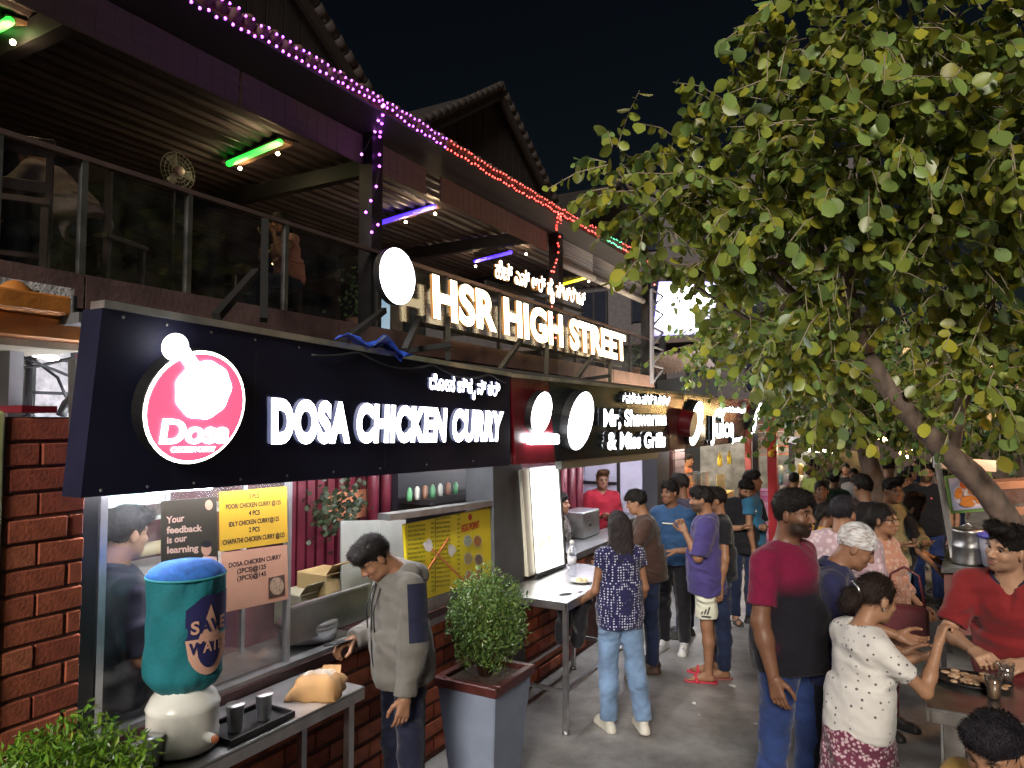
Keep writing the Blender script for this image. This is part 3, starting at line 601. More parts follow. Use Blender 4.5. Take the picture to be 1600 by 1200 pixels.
# interior
INW = M('stall_tiles', (.42, .42, .44), .4, var=.15, scale=8)
t = thing('dosa_stall', 'interior of the dosa stall with steel counter and shelves', 'stall', (-3.6, 2.6, 0))
m = mb(); m.box((-4.0, 2.1, 0), (-3.93, 8.8, 2.7)); m.build('back_wall', M('stall_back', (.1, .03, .035), .7, var=.4), t)
m = mb(); m.box((-4.0, 1.5, 2.62), (-2.68, 9.5, 2.66)); m.build('ceiling_panel', M('stall_ceiling', (.12, .12, .13), .6), t)
m = mb(); m.box((-3.9, 1.45, 0), (XW-.2, 1.5, 2.6)); m.build('side_wall', INW, t)
m = mb(); m.box((-3.25, 1.62, .9), (XW-.07, 3.3, 1.0)); m.build('counter', STEELD, t)
# steel trough front beyond the glass
q_ = [onx(452, 1010, -2.9), onx(575, 965, -2.9), onx(575, 912, -2.9), onx(452, 950, -2.9)]; m = mb(); m.slab(q_, (-.02, 0, 0)); m.build('trough_panel', M('trough_steel', (.34, .34, .33), .4, .8, var=.2, scale=6), t)
m = mb(); m.bar(q_[2]+Vector((.01, 0, 0)), q_[3]+Vector((.01, 0, 0)), .03, .012); m.build('trough_lip', STEEL, t)
# display rack behind the glass
RK = M('rack_white', (.45, .44, .4), .4)
for z in (1.25, 1.5, 1.78):
    m = mb(); m.box((-3.6, 1.75, z), (-3.2, 2.75, z+.02)); m.build('shelf', RK, t)
for y in (1.78, 2.25, 2.72):
    m = mb(); m.box((-3.22, y-.012, 1.0), (-3.2, y+.012, 1.95)); m.build('rack_post', TRIM, t)
a = onx(165, 783, -3.15); c = onx(252, 775, -3.15)
m = mb(); m.bar(a, c, .05, .06); m.build('menu_strip', M('menu_strip', (.3, .62, .5), .5, col2=(.75, .8, .85), scale=12), t)
m = mb(); m.tube([onx(160, 768, -3.05), onx(330, 760, -3.05)], .016, 8); m.build('lamp_tube', EM('stall_tube', (.85, .93, 1.), 13.), t)
m = mb(); m.tube([(-3.3, 3.0, 2.58), (-3.3, 4.6, 2.58)], .016, 8); m.build('lamp_tube', EM('stall_tube_b', (1., .9, .78), 16.), t)
# things inside: cartons, chafing dish, rolls
def carton(label, c, sz, mat, rz=0.):
    t_ = thing('carton', label, 'carton', c, rz, 'cardboard cartons in the dosa stall'); m = mb(); m.box((-sz[0]/2, -sz[1]/2, 0), (sz[0]/2, sz[1]/2, sz[2])); m.build('box', mat, t_, local=True, bevel=.006)
    m = mb(); m.slab([(sz[0]/2, -sz[1]/2, sz[2]), (sz[0]/2, sz[1]/2, sz[2]), (sz[0]/2+.05, sz[1]/2, sz[2]+.06), (sz[0]/2+.05, -sz[1]/2, sz[2]+.06)], (0, 0, .006)); m.build('flap', mat, t_, local=True)
    return t_
CARD = M('cardboard', (.5, .36, .16), .8, var=.12); 
p = onx(508, 905, -3.25); t1 = carton('tall yellow cardboard carton with black mark in the dosa stall', (p.x, p.y, 1.02), (.25, .24, .3), CARD)
m = mb(); m.tube([(.128, -.01, .06), (.128, .02, .11), (.128, 0, .16)], .006, 5); m.tube([(.128, -.03, .08), (.128, .05, .07)], .006, 5); m.build('mark', INK, t1, local=True)
p = onx(470, 905, -3.3); t1 = carton('small printed carton with orange rings in the dosa stall', (p.x, p.y, 1.02), (.22, .22, .2), M('carton_print', (.45, .42, .3), .7, var=.1))
for yy in (-.05, .06): m = mb(); m.lathe([(.04, 0), (.04, .003)], (.112, yy, .07), 16, axis=(1, 0, 0)); m.build('ring', M('ring_orange', (.55, .2, .04), .6), t1, local=True)
c = onx(482, 935, -3.05); t = thing('chafing_dish', 'polished steel chafing dish behind the price sheets', 'chafing dish', (c.x, c.y, 1.0))
m = mb(); m.lathe([(.16, 0), (.17, .06), (.175, .07)], (c.x, c.y, 1.02), 24); m.build('pan', STEEL, t); m = mb(); m.lathe([(.175, 0), (.17, .03), (.1, .06), (.01, .07)], (c.x, c.y, 1.094), 24); m.build('lid', STEEL, t)
m = mb(); m.tube([(c.x+.05, c.y-.05, 1.165), (c.x+.05, c.y, 1.19), (c.x+.05, c.y+.05, 1.165)], .008, 6); m.build('handle', STEEL, t)
c = onx(228, 858, -3.35); t = thing('bread_roll', 'pale wrapped roll on the rack behind the glass', 'roll', c); m = mb(); m.tube([c+Vector((0, -.12, 0)), c+Vector((0, -.1, 0)), c+Vector((0, .1, 0)), c+Vector((0, .12, 0))], [.02, .035, .035, .02], 10); m.build('loaf', M('roll_pale', (.6, .5, .3), .7), t)
# red slats, red posts and framed picture at the back of the stall
RW = M('red_wood', (.12, .014, .028), .4, var=.3)
t = thing('red_partition', 'red slatted wooden partition inside the dosa stall', 'partition', (-3.7, 3.6, 0))
for i, px in enumerate((455, 470, 485, 500, 516, 532, 548, 566)):
    p = onx(px, 780, -3.75); m = mb(); m.box((-3.78, p.y-.035, 1.), (-3.74, p.y+.035, 2.6)); m.build('slat', RW, t)
for px in (583, 603, 615): p = onx(px, 780, -3.6); m = mb(); m.lathe([(.045, 0), (.045, 1.6)], (-3.6, p.y, 1.0), 10); m.build('post', RW, t)
p0, p1 = onx(512, 800, -3.7), onx(572, 800, -3.7); z0, z1 = onx(540, 812, -3.7).z, onx(540, 768, -3.7).z
m = mb(); m.box((-3.72, p0.y, z0), (-3.7, p1.y, z1)); m.build('board', M('peach_board', (.55, .22, .12), .5), t)
for i, (px, py) in enumerate(((509, 800), (545, 790))):
    c = onx(px, py+20, -3.55); t = thing('stall_plant', ['dark bushy plant before the red slats', 'narrow dark plant before the peach board'][i], 'plant', (c.x, c.y, 1.0))
    rs = np.random.RandomState(i+5); m = mb()
    for j in range(140):
        p = Vector((c.x, c.y, onx(px, py, -3.55).z))+Vector(rs.normal(0, (.05, .06, .1))); d = Vector(rs.normal(0, 1, 3)).normalized()*.05; e_ = d.orthogonal().normalized()*.02; m.add([p, p+d*.5+e_, p+d, p+d*.5-e_], [(0, 1, 2, 3)])
    m.build('foliage', M('stall_leaf', (.03, .045, .02), .5, var=.4), t); m = mb(); m.lathe([(.05, 0), (.07, .12)], (c.x, c.y, 1.0), 10); m.build('pot', WOODD, t)
q_ = [onx(535, 905, -3.08), onx(640, 870, -3.08), onx(634, 812, -3.08), onx(533, 814, -3.08)]; t = thing('steel_screen', 'plain grey steel splash screen beside the yellow menu', 'screen', q_[0]); q_[0].z = 1.0; q_[1].z = 1.0
m = mb(); m.slab(q_, (-.01, 0, 0)); m.build('sheet', M('screen_steel', (.5, .52, .5), .45, .6, var=.15, scale=5), t)
# ---- yellow menu counter
t = thing('menu_counter', 'steel counter with yellow EGG POINT menu board crossed by red tape', 'counter', (XW, 4.3, .98))
XE = -2.83
Q = [onx(640, 945, XE), onx(780, 897, XE), onx(774, 791, XE), onx(632, 820, XE)]
m = mb(); m.slab(Q, (-.02, 0, 0)); m.build('menu_board', M('menu_yellow', (.70, .56, .015), .4, var=.06), t)
m = mb(); m.bar(onx(600, 808, -2.86), onx(776, 784, -2.86), .1, .04); m.build('lid', STEELD, t)
q_ = [onx(660, 985, XE-.01), onx(782, 930, XE-.01), onx(781, 896, XE-.01), onx(660, 940, XE-.01)]; m = mb(); m.slab(q_, (-.02, 0, 0)); m.build('lower_panel', STEELD, t)
m = mb(); m.box((XE-.5, Q[0].y, .985), (XE-.04, Q[1].y, 1.0)); m.build('base_shelf', STEELD, t)
def e4(x, y): return (400+x/4, 700+y/4)
OLV = M('print_olive', (.10, .12, .01), .6); RDP = M('print_red', (.42, .03, .01), .5)
names = ['EGG DOSA', 'EGG CHILLY POORI', 'EGG PEPPER FRY', 'EGG BURJI MASALA', 'POACH EGG', 'PANEER FRY', 'MUSHROOM FRY', 'PEPPER FRY', 'EGG BUTTER MASALA', 'BREAD BUTTER EGG', 'MAGGI', 'EGG MAGGI', 'CHEESE MAGGI', 'MASALA MAGGI', 'BOILED EGG', 'OMELETTE']
for i, s in enumerate(names):
    y = 500+i*28; dy = -.1
    pline(t, s, e4(950, y), e4(1058, y-14), e4(950, y-14), OLV, x=XE+.003, off=0.01); pline(t, str(40+i*5), e4(1092, y-20), e4(1112, y-24), e4(1092, y-34), OLV, x=XE+.003, off=.01)
    if i < 17: pline(t, names[(i*5+3) % 16], e4(1125, y-50), e4(1215, y-62), e4(1125, y-63), OLV, x=XE+.003, off=.01); pline(t, str(45+i*5), e4(1256, y-75), e4(1276, y-78), e4(1256, y-88), OLV, x=XE+.003, off=.01)
pline(t, 'EGG POINT', e4(1284, 527), e4(1394, 497), e4(1284, 480), RDP, x=XE+.003, off=.03)
pq(t, 'rule', (e4(1118, 900), e4(1121, 900), e4(1121, 440), e4(1118, 440)), OLV, x=XE+.003)
for i, (x, y, cc_) in enumerate(((1322, 580, (.3, .33, .25)), (1383, 582, (.4, .16, .05)), (1325, 690, (.3, .22, .1)), (1390, 698, (.16, .1, .06)), (1332, 800, (.4, .12, .05)), (1395, 795, (.3, .14, .05)))):
    pblob(t, 'food_photo', e4(x, y), 7, 9.5, M('plate_rim%d' % (i % 2), (.5, .45, .3), .4), x=XE+.003); pblob(t, 'food_photo', e4(x, y), 5.6, 8, M('dish%d' % i, cc_, .4, var=.5, scale=70), x=XE+.003, lift=.0024)
pblob(t, 'logo_mark', e4(1337, 432), 3, 5, RDP, x=XE+.003)
for a, c in (((1022, 845), (1205, 560)), ((1098, 630), (1320, 850))):
    m = mb(); m.bar(onx(*e4(*a), XE+.012), onx(*e4(*c), XE+.012), .004, .014); m.build('red_tape', M('tape_red', (.45, .03, .015), .5, col2=(.6, .3, .1), scale=60), t)
for (x, y) in ((1075, 610), (1222, 640)):
    m = mb(); rs = random.Random(x); P_ = [onx(*e4(x+32*math.cos(a)*rs.uniform(.7, 1.2), y+42*math.sin(a)*rs.uniform(.7, 1.2)), XE+.008+rs.uniform(0, .006)) for a in np.linspace(2*math.pi, 0, 9, endpoint=False)]
    m.add(P_, [tuple(range(9))]); m.build('paper_scrap', M('paper_white', (.6, .56, .55), .7), t)
# dark opening above menu: back panel with bottles
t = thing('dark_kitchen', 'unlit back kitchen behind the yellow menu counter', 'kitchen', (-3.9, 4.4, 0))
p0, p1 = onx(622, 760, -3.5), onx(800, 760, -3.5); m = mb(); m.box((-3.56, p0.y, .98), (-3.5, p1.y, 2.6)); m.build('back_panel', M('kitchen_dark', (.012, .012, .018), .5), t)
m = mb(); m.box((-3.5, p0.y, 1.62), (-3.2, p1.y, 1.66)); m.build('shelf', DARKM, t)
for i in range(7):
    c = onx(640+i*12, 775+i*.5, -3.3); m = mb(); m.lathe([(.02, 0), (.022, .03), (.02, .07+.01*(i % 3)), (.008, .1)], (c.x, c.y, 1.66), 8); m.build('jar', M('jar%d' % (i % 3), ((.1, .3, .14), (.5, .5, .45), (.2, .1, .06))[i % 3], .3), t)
# grey pillar and light box
q_ = [onx(778, 905, -2.8), onx(822, 892, -2.8), onx(816, 725, -2.8), onx(770, 728, -2.8)]; q_[0].z = q_[1].z = 0; t_ = mb(); t_.slab(q_, (-.25, 0, 0)); o = t_.build('pillar', M('pillar_grey', (.05, .055, .06), .6, var=.3)); tag(o, 'dark grey panelled pillar between the menu counter and the light box', 'pillar')
t = thing('light_box', 'tall white glowing poster light box with faint flower print', 'light box', onx(850, 892, -2.75))
q_ = [onx(838, 896, -2.76), onx(881, 880, -2.76), onx(871, 728, -2.76), onx(828, 732, -2.76)]
m = mb(); m.slab(q_, (.02, 0, 0))
def lb_mat():
    m_ = EM('light_box_face', (1., .98, .92), 1.5); nt = m_.node_tree; L = nt.links.new; P_ = nt.nodes['Principled BSDF']
    tc = nt.nodes.new('ShaderNodeTexCoord'); v = nt.nodes.new('ShaderNodeTexNoise'); v.inputs['Scale'].default_value = 5.5; v.inputs['Detail'].default_value = 1; L(tc.outputs['Object'], v.inputs[0])
    r = nt.nodes.new('ShaderNodeValToRGB'); e = r.color_ramp.elements; e[0].position = .3; e[0].color = (.55, .5, .14, 1); e[1].position = .42; e[1].color = (1, .98, .93, 1); x_ = e.new(.66); x_.color = (1, .98, .94, 1); x2 = e.new(.72); x2.color = (.35, .22, .3, 1)
    L(v.outputs['Fac'], r.inputs[0]); L(r.outputs[0], P_.inputs['Emission Color']); return m_
m.build('lit_face', lb_mat(), t)
m = mb(); m.slab([p+Vector((-.005, 0, 0)) for p in q_], (-.1, 0, 0)); m.build('case', DARKM, t)
q2 = [onx(826, 901, -2.77), onx(837, 897, -2.77), onx(827, 732, -2.77), onx(815, 735, -2.77)]; m = mb(); m.slab(q2, (-.05, 0, 0)); m.build('side_frame', M('cream_frame', (.55, .52, .42), .5), t)
m = mb(); m.bar(onx(882, 880, -2.74), onx(872, 728, -2.74), .02, .03); m.bar(onx(838, 899, -2.74), onx(882, 883, -2.74), .03, .03); m.build('frame', BLK, t)
# ---- Shawarma stall
t = thing('grill_stall', 'interior of the grill stall with violet lit white wall and red posts', 'stall', (-3.6, 7., 0))
WV = M('wall_violet_light_tint', (.55, .53, .66), .6, var=.12, scale=5)  # violet light is tinted into the white wall's colour
a, c = onx(898, 800, -3.9), onx(1048, 800, -3.9)
m = mb(); m.box((-3.92, a.y, .9), (-3.88, a.y+2.6, 2.0)); m.build('white_wall', WV, t); m = mb(); m.box((-3.92, a.y+2.72, .9), (-3.88, a.y+3.5, 2.0)); m.build('white_wall', WV, t)
m = mb(); m.box((-3.88, a.y, 1.42), (-3.84, a.y+3.5, 1.46)); m.build('rail', DARKM, t)
for px in (880, 893, 905): p = onx(px, 800, -3.55); m = mb(); m.lathe([(.05, 0), (.05, 2.6)], (-3.55, p.y, 0), 10); m.build('post', RW, t)
p = onx(1052, 800, -2.8); m = mb(); m.box((-3.87, p.y-.5, .9), (-3.06, p.y-.42, 2.6)); m.build('partition', WV, t); m = mb(); m.box((-3.05, p.y-.52, 0), (-2.85, p.y, 2.6)); m.build('partition_post', M('partition_dark', (.02, .02, .025), .6), t); m = mb(); m.box((-3.4, p.y-.53, .9), (-3.36, p.y-.505, 2.6)); m.box((-3.87, p.y-.53, 1.42), (-3.41, p.y-.505, 1.46)); m.build('partition_bar', DARKM, t)
m = mb(); m.tube([(-3.5, 6.8, 2.58), (-3.5, 8.3, 2.58)], .016, 8); m.build('lamp_tube', EM('stall_tube_c', (.8, .8, 1.), 30.), t)
m = mb(); m.box((-3.2, 6.3, .93), (XW+.02, 8.6, .99)); m.build('counter_top', STEELD, t)
m = mb(); m.box((-3.75, 6.3, .95), (-3.35, 7.2, 1.05)); m.build('back_counter', STEELD, t)
for a, c in (((960, 732), (955, 764)), ((969, 743), (964, 768))): m = mb(); m.bar(onx(*a, -3.7), onx(*c, -3.7), .02); m.build('skewer', INK, t)
c = onx(905, 800, -3.2); t = thing('grill_oven', 'steel oven box on the grill stall counter', 'oven', (c.x, c.y, 1.0)); m = mb(); m.box((c.x-.15, c.y-.15, 1.0), (c.x+.12, c.y+.3, 1.28)); m.build('body', STEEL, t, bevel=.01); m = mb(); m.lathe([(.02, 0), (.02, .02)], (c.x+.125, c.y, 1.14), 10, axis=(1, 0, 0)); m.build('knob', BLK, t)
c = onx(985, 840, -3.0); t = thing('steel_basin', 'wide steel basin on the grill stall counter', 'basin', (c.x, c.y, .99)); m = mb(); m.lathe([(.15, 0), (.25, .12), (.26, .125), (.24, .12), (.14, .01)], (c.x, c.y, .995), 28); m.build('bowl', STEEL, t)
# ---- Juice stall: brick strip, display case, warm light
yj = onx(1062, 800, XW).y
t = thing('brick_strip', 'narrow tan brick strip between grill and juice stalls', 'wall', (XW, yj, 0))
m = mb(); m.box((XW-.25, yj-.2, 0), (XW-.03, yj+.3, 2.1)); m.build('core', MORT, t)
for i in range(18):
    for j in range(2):
        m = mb(); z = .05+i*.112; y = yj-.19+j*.245; m.box((XW-.04, y+.006, z), (XW-.0, y+.235, z+.098)); m.build('brick', M('brick_tan', (.22, .13, .1), .8, var=.3), t)
y1_ = onx(1074, 800, XW).y; y2_ = onx(1165, 800, XW).y
t = thing('juice_stall', 'warm lit juice stall with yellow counter display', 'stall', (-3.5, (y1_+y2_)/2, 0))
m = mb(); m.box((-4.6, y1_-.4, 0), (-4.5, y2_+1.5, 2.7)); m.build('back_wall', M('cream_wall', (.5, .45, .32), .6, var=.2), t)
m = mb(); m.box((-3.2, y1_, 0), (XW, y2_-1.0, 1.0)); m.build('counter', M('counter_yellow', (.6, .42, .1), .5, var=.3), t)
m = mb(); m.box((-3.1, y1_+.1, 1.0), (XW-.05, y1_+1.5, 1.45)); m.build('display_case', GLASS('case_glass', (.95, .93, .85), .2), t)
for i in range(6): c = Vector((-3.0, y1_+.2+.23*i, 1.08)); m = mb(); m.ball(c, .07, 10, 7); m.build('fruit', M('fruit%d' % (i % 3), ((.55, .12, .03), (.5, .35, .05), (.4, .08, .05))[i % 3], .4), t)
m = mb(); m.box((-3.3, y1_-.1, 1.92), (XW+.05, y2_-.8, 2.0)); m.build('beam', M('beam_orange', (.3, .08, .04), .5), t)
m = mb(); m.tube([(-3.7, y1_+.3, 2.4), (-3.7, y2_-1., 2.4)], .02, 8); m.build('lamp_tube', EM('juice_tube', (1., .82, .5), 90.), t)
for i in range(2): m = mb(); c = onx((1125, 1140)[i], 735, -3.0); m.lathe([(.04, 0), (.045, .15), (.02, .2), (.02, .25)], (c.x, c.y, 1.46), 10); m.build('bottle', M('bottle_y', (.6, .45, .05), .3), t)
p = onx(1128, 745, XW+.03); m = mb(); m.slab([onx(1122, 790, XW+.03), onx(1134, 789, XW+.03), onx(1132, 740, XW+.03), onx(1120, 741, XW+.03)], (-.01, 0, 0)); m.build('menu_card', M('menu_card', (.65, .5, .18), .5, var=.4, scale=20), t)
# ---- far slatted hut with red posts
c = onx(1215, 690, -2.0)
yh_ = c.y
t = thing('slatted_hut', 'red framed slatted kiosk hut beyond the juice stall', 'kiosk', (-2.6, yh_, 0))
qa = (1185, 1245); 
for i in range(6):
    y0 = 640+i*12.5; a, e_ = dep(1180, y0+3, 13.2), dep(1248, y0, 14.2); m = mb(); m.bar(a, e_, .05, .1); m.build('slat', M('slat_grey', (.2, .17, .16), .6), t); m = mb(); m.bar(a+Vector((.03, -.03, -.07)), e_+Vector((.03, -.03, -.07)), .03, .03); m.build('slat_edge', M('slat_red', (.35, .08, .05), .5), t)
for px, z_, mt in ((1168, 12.8, 'r'), (1206, 12.6, 'R'), (1236, 13.6, 'k'), (1180, 12.9, 'k')):
    a = dep(px, 650, z_); m = mb(); m.bar((a.x, a.y, 0), (a.x, a.y, a.z+.3), .16 if mt == 'R' else .1); m.build('post', {'r': M('post_red', (.35, .07, .05), .5), 'R': M('post_deep_red', (.4, .02, .03), .4), 'k': DARKM}[mt], t)
a, e_ = dep(1180, 700, 13.4), dep(1245, 700, 14.4); m = mb(); m.bar(a, e_, .12, .12); m.build('lintel', M('lintel_red', (.32, .09, .05), .5), t)
a = dep(1240, 730, 15.2); m = mb(); m.box((a.x-2.2, a.y, 0), (a.x+.4, a.y+.1, 2.4)); m.build('back_wall', M('hut_back', (.3, .29, .27), .7, var=.4, scale=6), t)
a = dep(1215, 770, 13.); m = mb(); m.box((a.x-.6, a.y-.1, 0), (a.x+.9, a.y+.4, 1.0)); m.build('counter', M('hut_counter', (.5, .1, .35), .5, col2=(.6, .5, .6), scale=3, streak=(.2, .2, 6)), t)
m = mb(); m.tube([dep(1250, 702, 13.2), dep(1300, 706, 13.6)], .03, 8); m.build('lamp_tube', EM('hut_tube', (1., .85, .6), 22.), t)
rs = np.random.RandomState(4)
for i in range(14): c = dep(1212+rs.rand()*40, 735+rs.rand()*22, 13.1+rs.rand()*.5); m = mb(); m.lathe([(.05, -.08), (.06, 0), (.05, .1), (.02, .13)], c, 8); m.build('jar', M('hut_jar%d' % (i % 4), ((.6, .55, .4), (.2, .4, .4), (.6, .4, .1), (.5, .5, .5))[i % 4], .3), t)
c = dep(1207, 694, 12.4); t = thing('flower_garland', 'red and yellow flower garland hung on the hut post', 'garland', c)
for i in range(12): a_ = dep(1207+2.2*math.sin(i*2.1), 672+i*3.4, 12.4); m = mb(); m.ball(a_, .06 if i > 5 else .045, 8, 6); m.build('flower', M('flower%d' % (i % 2), ((.5, .02, .02), (.7, .4, .03))[i % 2], .6), t)
c = dep(1237, 686, 13.0); t = thing('security_camera', 'white box security camera on the hut corner', 'camera', c); m = mb(); m.bar(c, c+Vector((.18, -.3, -.03)), .12, .12); m.build('housing', WHITEP, t); m = mb(); m.lathe([(.045, 0), (.045, .03)], c+Vector((.18, -.3, -.03)), 12, axis=(.5, -.85, 0)); m.build('lens', BLK, t)
# ================================================================== steel tables
def steel_table(label, x0, x1, y0, y1, z, legs, rails=True, leg_w=.035):
    t = thing('steel_table', label, 'table', ((x0+x1)/2, (y0+y1)/2, 0), 0, 'steel standing tables')
    m = mb(); m.box((x0, y0, z-.012), (x1, y1, z)); m.build('tabletop', STEEL, t, bevel=.004)
    m = mb(); m.box((x1-.012, y0+.004, z-.06), (x1-.001, y1-.004, z-.0125)); m.box((x0+.001, y0+.004, z-.06), (x0+.012, y1-.004, z-.0125)); m.box((x0+.02, y0+.001, z-.06), (x1-.02, y0+.012, z-.0125)); m.box((x0+.02, y1-.012, z-.06), (x1-.02, y1-.001, z-.0125)); m.build('apron', STEEL, t)
    for (x, y) in legs:
        m = mb(); m.box((x-leg_w/2, y-leg_w/2, .03), (x+leg_w/2, y+leg_w/2, z-.062)); m.build('leg', STEEL, t); m = mb(); m.lathe([(.03, 0), (.03, .012), (.016, .03)], (x, y, 0), 10); m.build('foot', STEELD, t)
    if rails:
        L_ = legs; m = mb()
        for i in range(len(L_)):
            a, c = L_[i], L_[(i+1) % len(L_)]; m.bar((a[0], a[1], .3), (c[0], c[1], .3), .025)
        m.build('foot_rail', STEEL, t)
    return t
ZT = .95
cr_ = onz(571, 1072, ZT); xf = cr_.x
steel_table('steel ledge table under the glass front holding the water dispenser', -2.79, xf, 1.62, cr_.y, ZT, [(xf-.05, 1.7), (xf-.05, cr_.y-.06), (-2.74, cr_.y-.06), (-2.74, 1.7)], False)
cm = onz(881, 940, ZT)
steel_table('steel standing table with foot rails beside the round shrub planter', -2.79, cm.x+.04, cm.y-.02, 6.1, ZT, [(cm.x-.0, cm.y+.03), (cm.x-.0, 6.05), (-2.74, 6.05), (-2.74, cm.y+.03)])
crt = onz(1447, 1105, 1.03)
steel_table('steel standing table between the woman in white and the man in red', crt.x, crt.x+1.3, crt.y, crt.y+.62, 1.03, [(crt.x+.1, crt.y+.06), (crt.x+1.2, crt.y+.06), (crt.x+1.2, crt.y+.56), (crt.x+.1, crt.y+.56)], False, .075)
# ================================================================== water dispenser
c = onz(285, 1168, ZT); cx, cy = c.x, c.y
t = thing('water_dispenser', 'water can in a teal and blue SAVE WATER cloth cover on a white dispenser', 'water dispenser', (cx, cy, ZT))
PLA = M('dispenser_plastic', (.8, .8, .77), .25, var=.05)
m = mb(); m.lathe([(.12, 0), (.135, .012), (.138, .06), (.134, .07), (.136, .16), (.14, .17), (.132, .185), (.12, .21), (.09, .235), (.075, .26)], (cx, cy, ZT+.002), 32); m.build('base_jar', PLA, t)
d2 = (Vector((0, 0, 0))-Vector((cx, cy, 0))); d2.z = 0; d2.normalize(); sd = Vector((-d2.y, d2.x, 0))
a = Vector((cx, cy, ZT+.07))+(d2*.8+sd*.62).normalized()*.135
m = mb(); m.lathe([(.018, 0), (.02, .03), (.012, .05)], a, 10, axis=d2+sd*.8); m.build('tap', PLA, t); m = mb(); m.ball(a+(d2+sd*.8).normalized()*.05, .016, 8, 6); m.build('tap_button', M('tap_orange', (.5, .15, .06), .4), t)
z0 = ZT+.235; hc_ = .45; rc = .142
rs = random.Random(2); prof = []
m = mb(); NA, NZ = 64, 40
vs = []
for i in range(NZ+1):
    v = i/NZ; r_ = rc*(1-.42*max(0, (.16-v)/.16)**2)*(1+.03*math.sin(v*3.1))
    for j in range(NA):
        a = 2*math.pi*j/NA; fo = .004*math.sin(a*19+4*math.sin(v*4))*max(0, 1-v*4)+.006*math.sin(a*3+v*7)+.004*math.sin(a*7-v*11)+(.004*math.sin(a*23)*max(0, (v-.82)/.18))
        vs.append((cx+(r_+fo)*math.cos(a), cy+(r_+fo)*math.sin(a), z0+hc_*v))
m.add(vs, [(i*NA+j, i*NA+(j+1) % NA, (i+1)*NA+(j+1) % NA, (i+1)*NA+j) for i in range(NZ) for j in range(NA)], True)
cov = m.build('cloth_cover', M('cloth_teal', (.005, .15, .19), .8, var=.2, scale=10, bump=.3), t)
m = mb(); m.lathe([(rc+.004, 0), (rc+.008, .008), (rc*.96, .03), (rc*.75, .05), (rc*.4, .06), (.001, .062)], (cx, cy, z0+hc_-.004), 40); m.build('cover_lid', M('cloth_blue', (.03, .15, .55), .85, var=.25, scale=30, bump=.5), t)
m = mb(); m.tube([(cx+(rc+.007)*math.cos(a), cy+(rc+.007)*math.sin(a), z0+hc_) for a in np.linspace(0, 2*math.pi, 41)], .005, 6, False); m.build('piping', M('cloth_teal_l', (.03, .3, .34), .7), t)
a0 = math.atan2(d2.y, d2.x)
def cyl(u, v, lift=.011): a = a0+u; return Vector((cx+(rc+lift)*math.cos(a), cy+(rc+lift)*math.sin(a), z0+hc_*v))
def cpoly(name, mat, pts, lift):
    m = mb(); n_ = 14
    (u0, u1) = pts[0]; fn = pts[1]; vs = []
    for i in range(n_+1):
        u = u0+(u1-u0)*i/n_; a, b_ = fn(u); vs += [cyl(u, a+(b_-a)*j/6, lift) for j in range(7)]
    m.add(vs, [(i*7+j, i*7+7+j, i*7+8+j, i*7+j+1) for i in range(n_) for j in range(6)], True); return m.build(name, mat, cov)
NAVY = M('print_navy', (.012, .012, .09), .8); PCH = M('print_peach_cloth', (.6, .34, .26), .8)
uc = .62
cpoly('navy_print', NAVY, [(uc-.62, uc+.75), lambda u: (.5+.05*(u-uc), .86-.25*max(0, uc-.2-u))], .012)
cpoly('drop_tip', PCH, [(uc-.3, uc+.3), lambda u: (.5, max(.502, .78-.9*abs(u-uc)))], .014)
cpoly('drop_ring', PCH, [(uc-.62, uc+.62), lambda u: (.5-.32*math.sqrt(max(0, 1-((u-uc)/.62)**2)), .5)], .0135)
cpoly('drop_core', NAVY, [(uc-.36, uc+.36), lambda u: (.46-.22*math.sqrt(max(0, 1-((u-uc)/.36)**2)), .46)], .015)
def cyl_text(text, u0, u1, v0, v1, mat, lift, name, only=None):
    out, W_ = layout(text); m = mb()
    for i, (ch, x) in enumerate(out):
        if only and i not in only: continue
        V, F = _glyph(ch, .03); b_ = len(m.v); m.v += [tuple(cyl(u0+(u1-u0)*(x+p[0])/W_, v0+(v1-v0)*p[1]/.73, lift)) for p in V]
        for f, kd in F:
            if kd == 0: m.f.append([j+b_ for j in f]); m.m.append(0); m.sm.append(False)
    return m.build(name, mat, cov)
for q_, c_ in ((0, PCH), (1, NAVY), (2, NAVY), (3, PCH)): cyl_text('SAVE', uc-.5, uc+.5, .55, .66, c_, .016, 'print_letter', (q_,))
for q_ in range(5): cyl_text('WATER', uc-.52, uc+.58, .38, .48, PCH if q_ else NAVY, .0165, 'print_letter', (q_,))
# cups and tray
def cup(label, px, py, z=ZT+.003):
    c = onz(px, py, z); t_ = thing('steel_cup', label, 'cup', c, 0, 'steel tumblers'); m = mb()
    m.lathe([(.026, 0), (.028, .003), (.037, .108), (.039, .11), (.036, .108), (.026, .012), (.001, .01)], c, 20); m.build('tumbler', STEEL, t_); m = mb(); m.lathe([(.0385, .106), (.0405, .109), (.0385, .112)], c, 20); m.build('rim', STEEL, t_)
c = onz(385, 1136, ZT); t = thing('tray', 'black serving tray with two steel tumblers', 'tray', c)
m = mb(); m.box((c.x-.11, c.y-.16, ZT+.002), (c.x+.1, c.y+.17, ZT+.008)); m.build('base', BLK, t)
m = mb(); [m.box(a, b_) for a, b_ in (((c.x-.115, c.y-.165, ZT+.003), (c.x-.105, c.y+.175, ZT+.028)), ((c.x+.095, c.y-.165, ZT+.003), (c.x+.105, c.y+.175, ZT+.028)), ((c.x-.1, c.y-.165, ZT+.003), (c.x+.09, c.y-.155, ZT+.028)), ((c.x-.1, c.y+.165, ZT+.003), (c.x+.09, c.y+.175, ZT+.028)))]; m.build('rim', BLK, t)
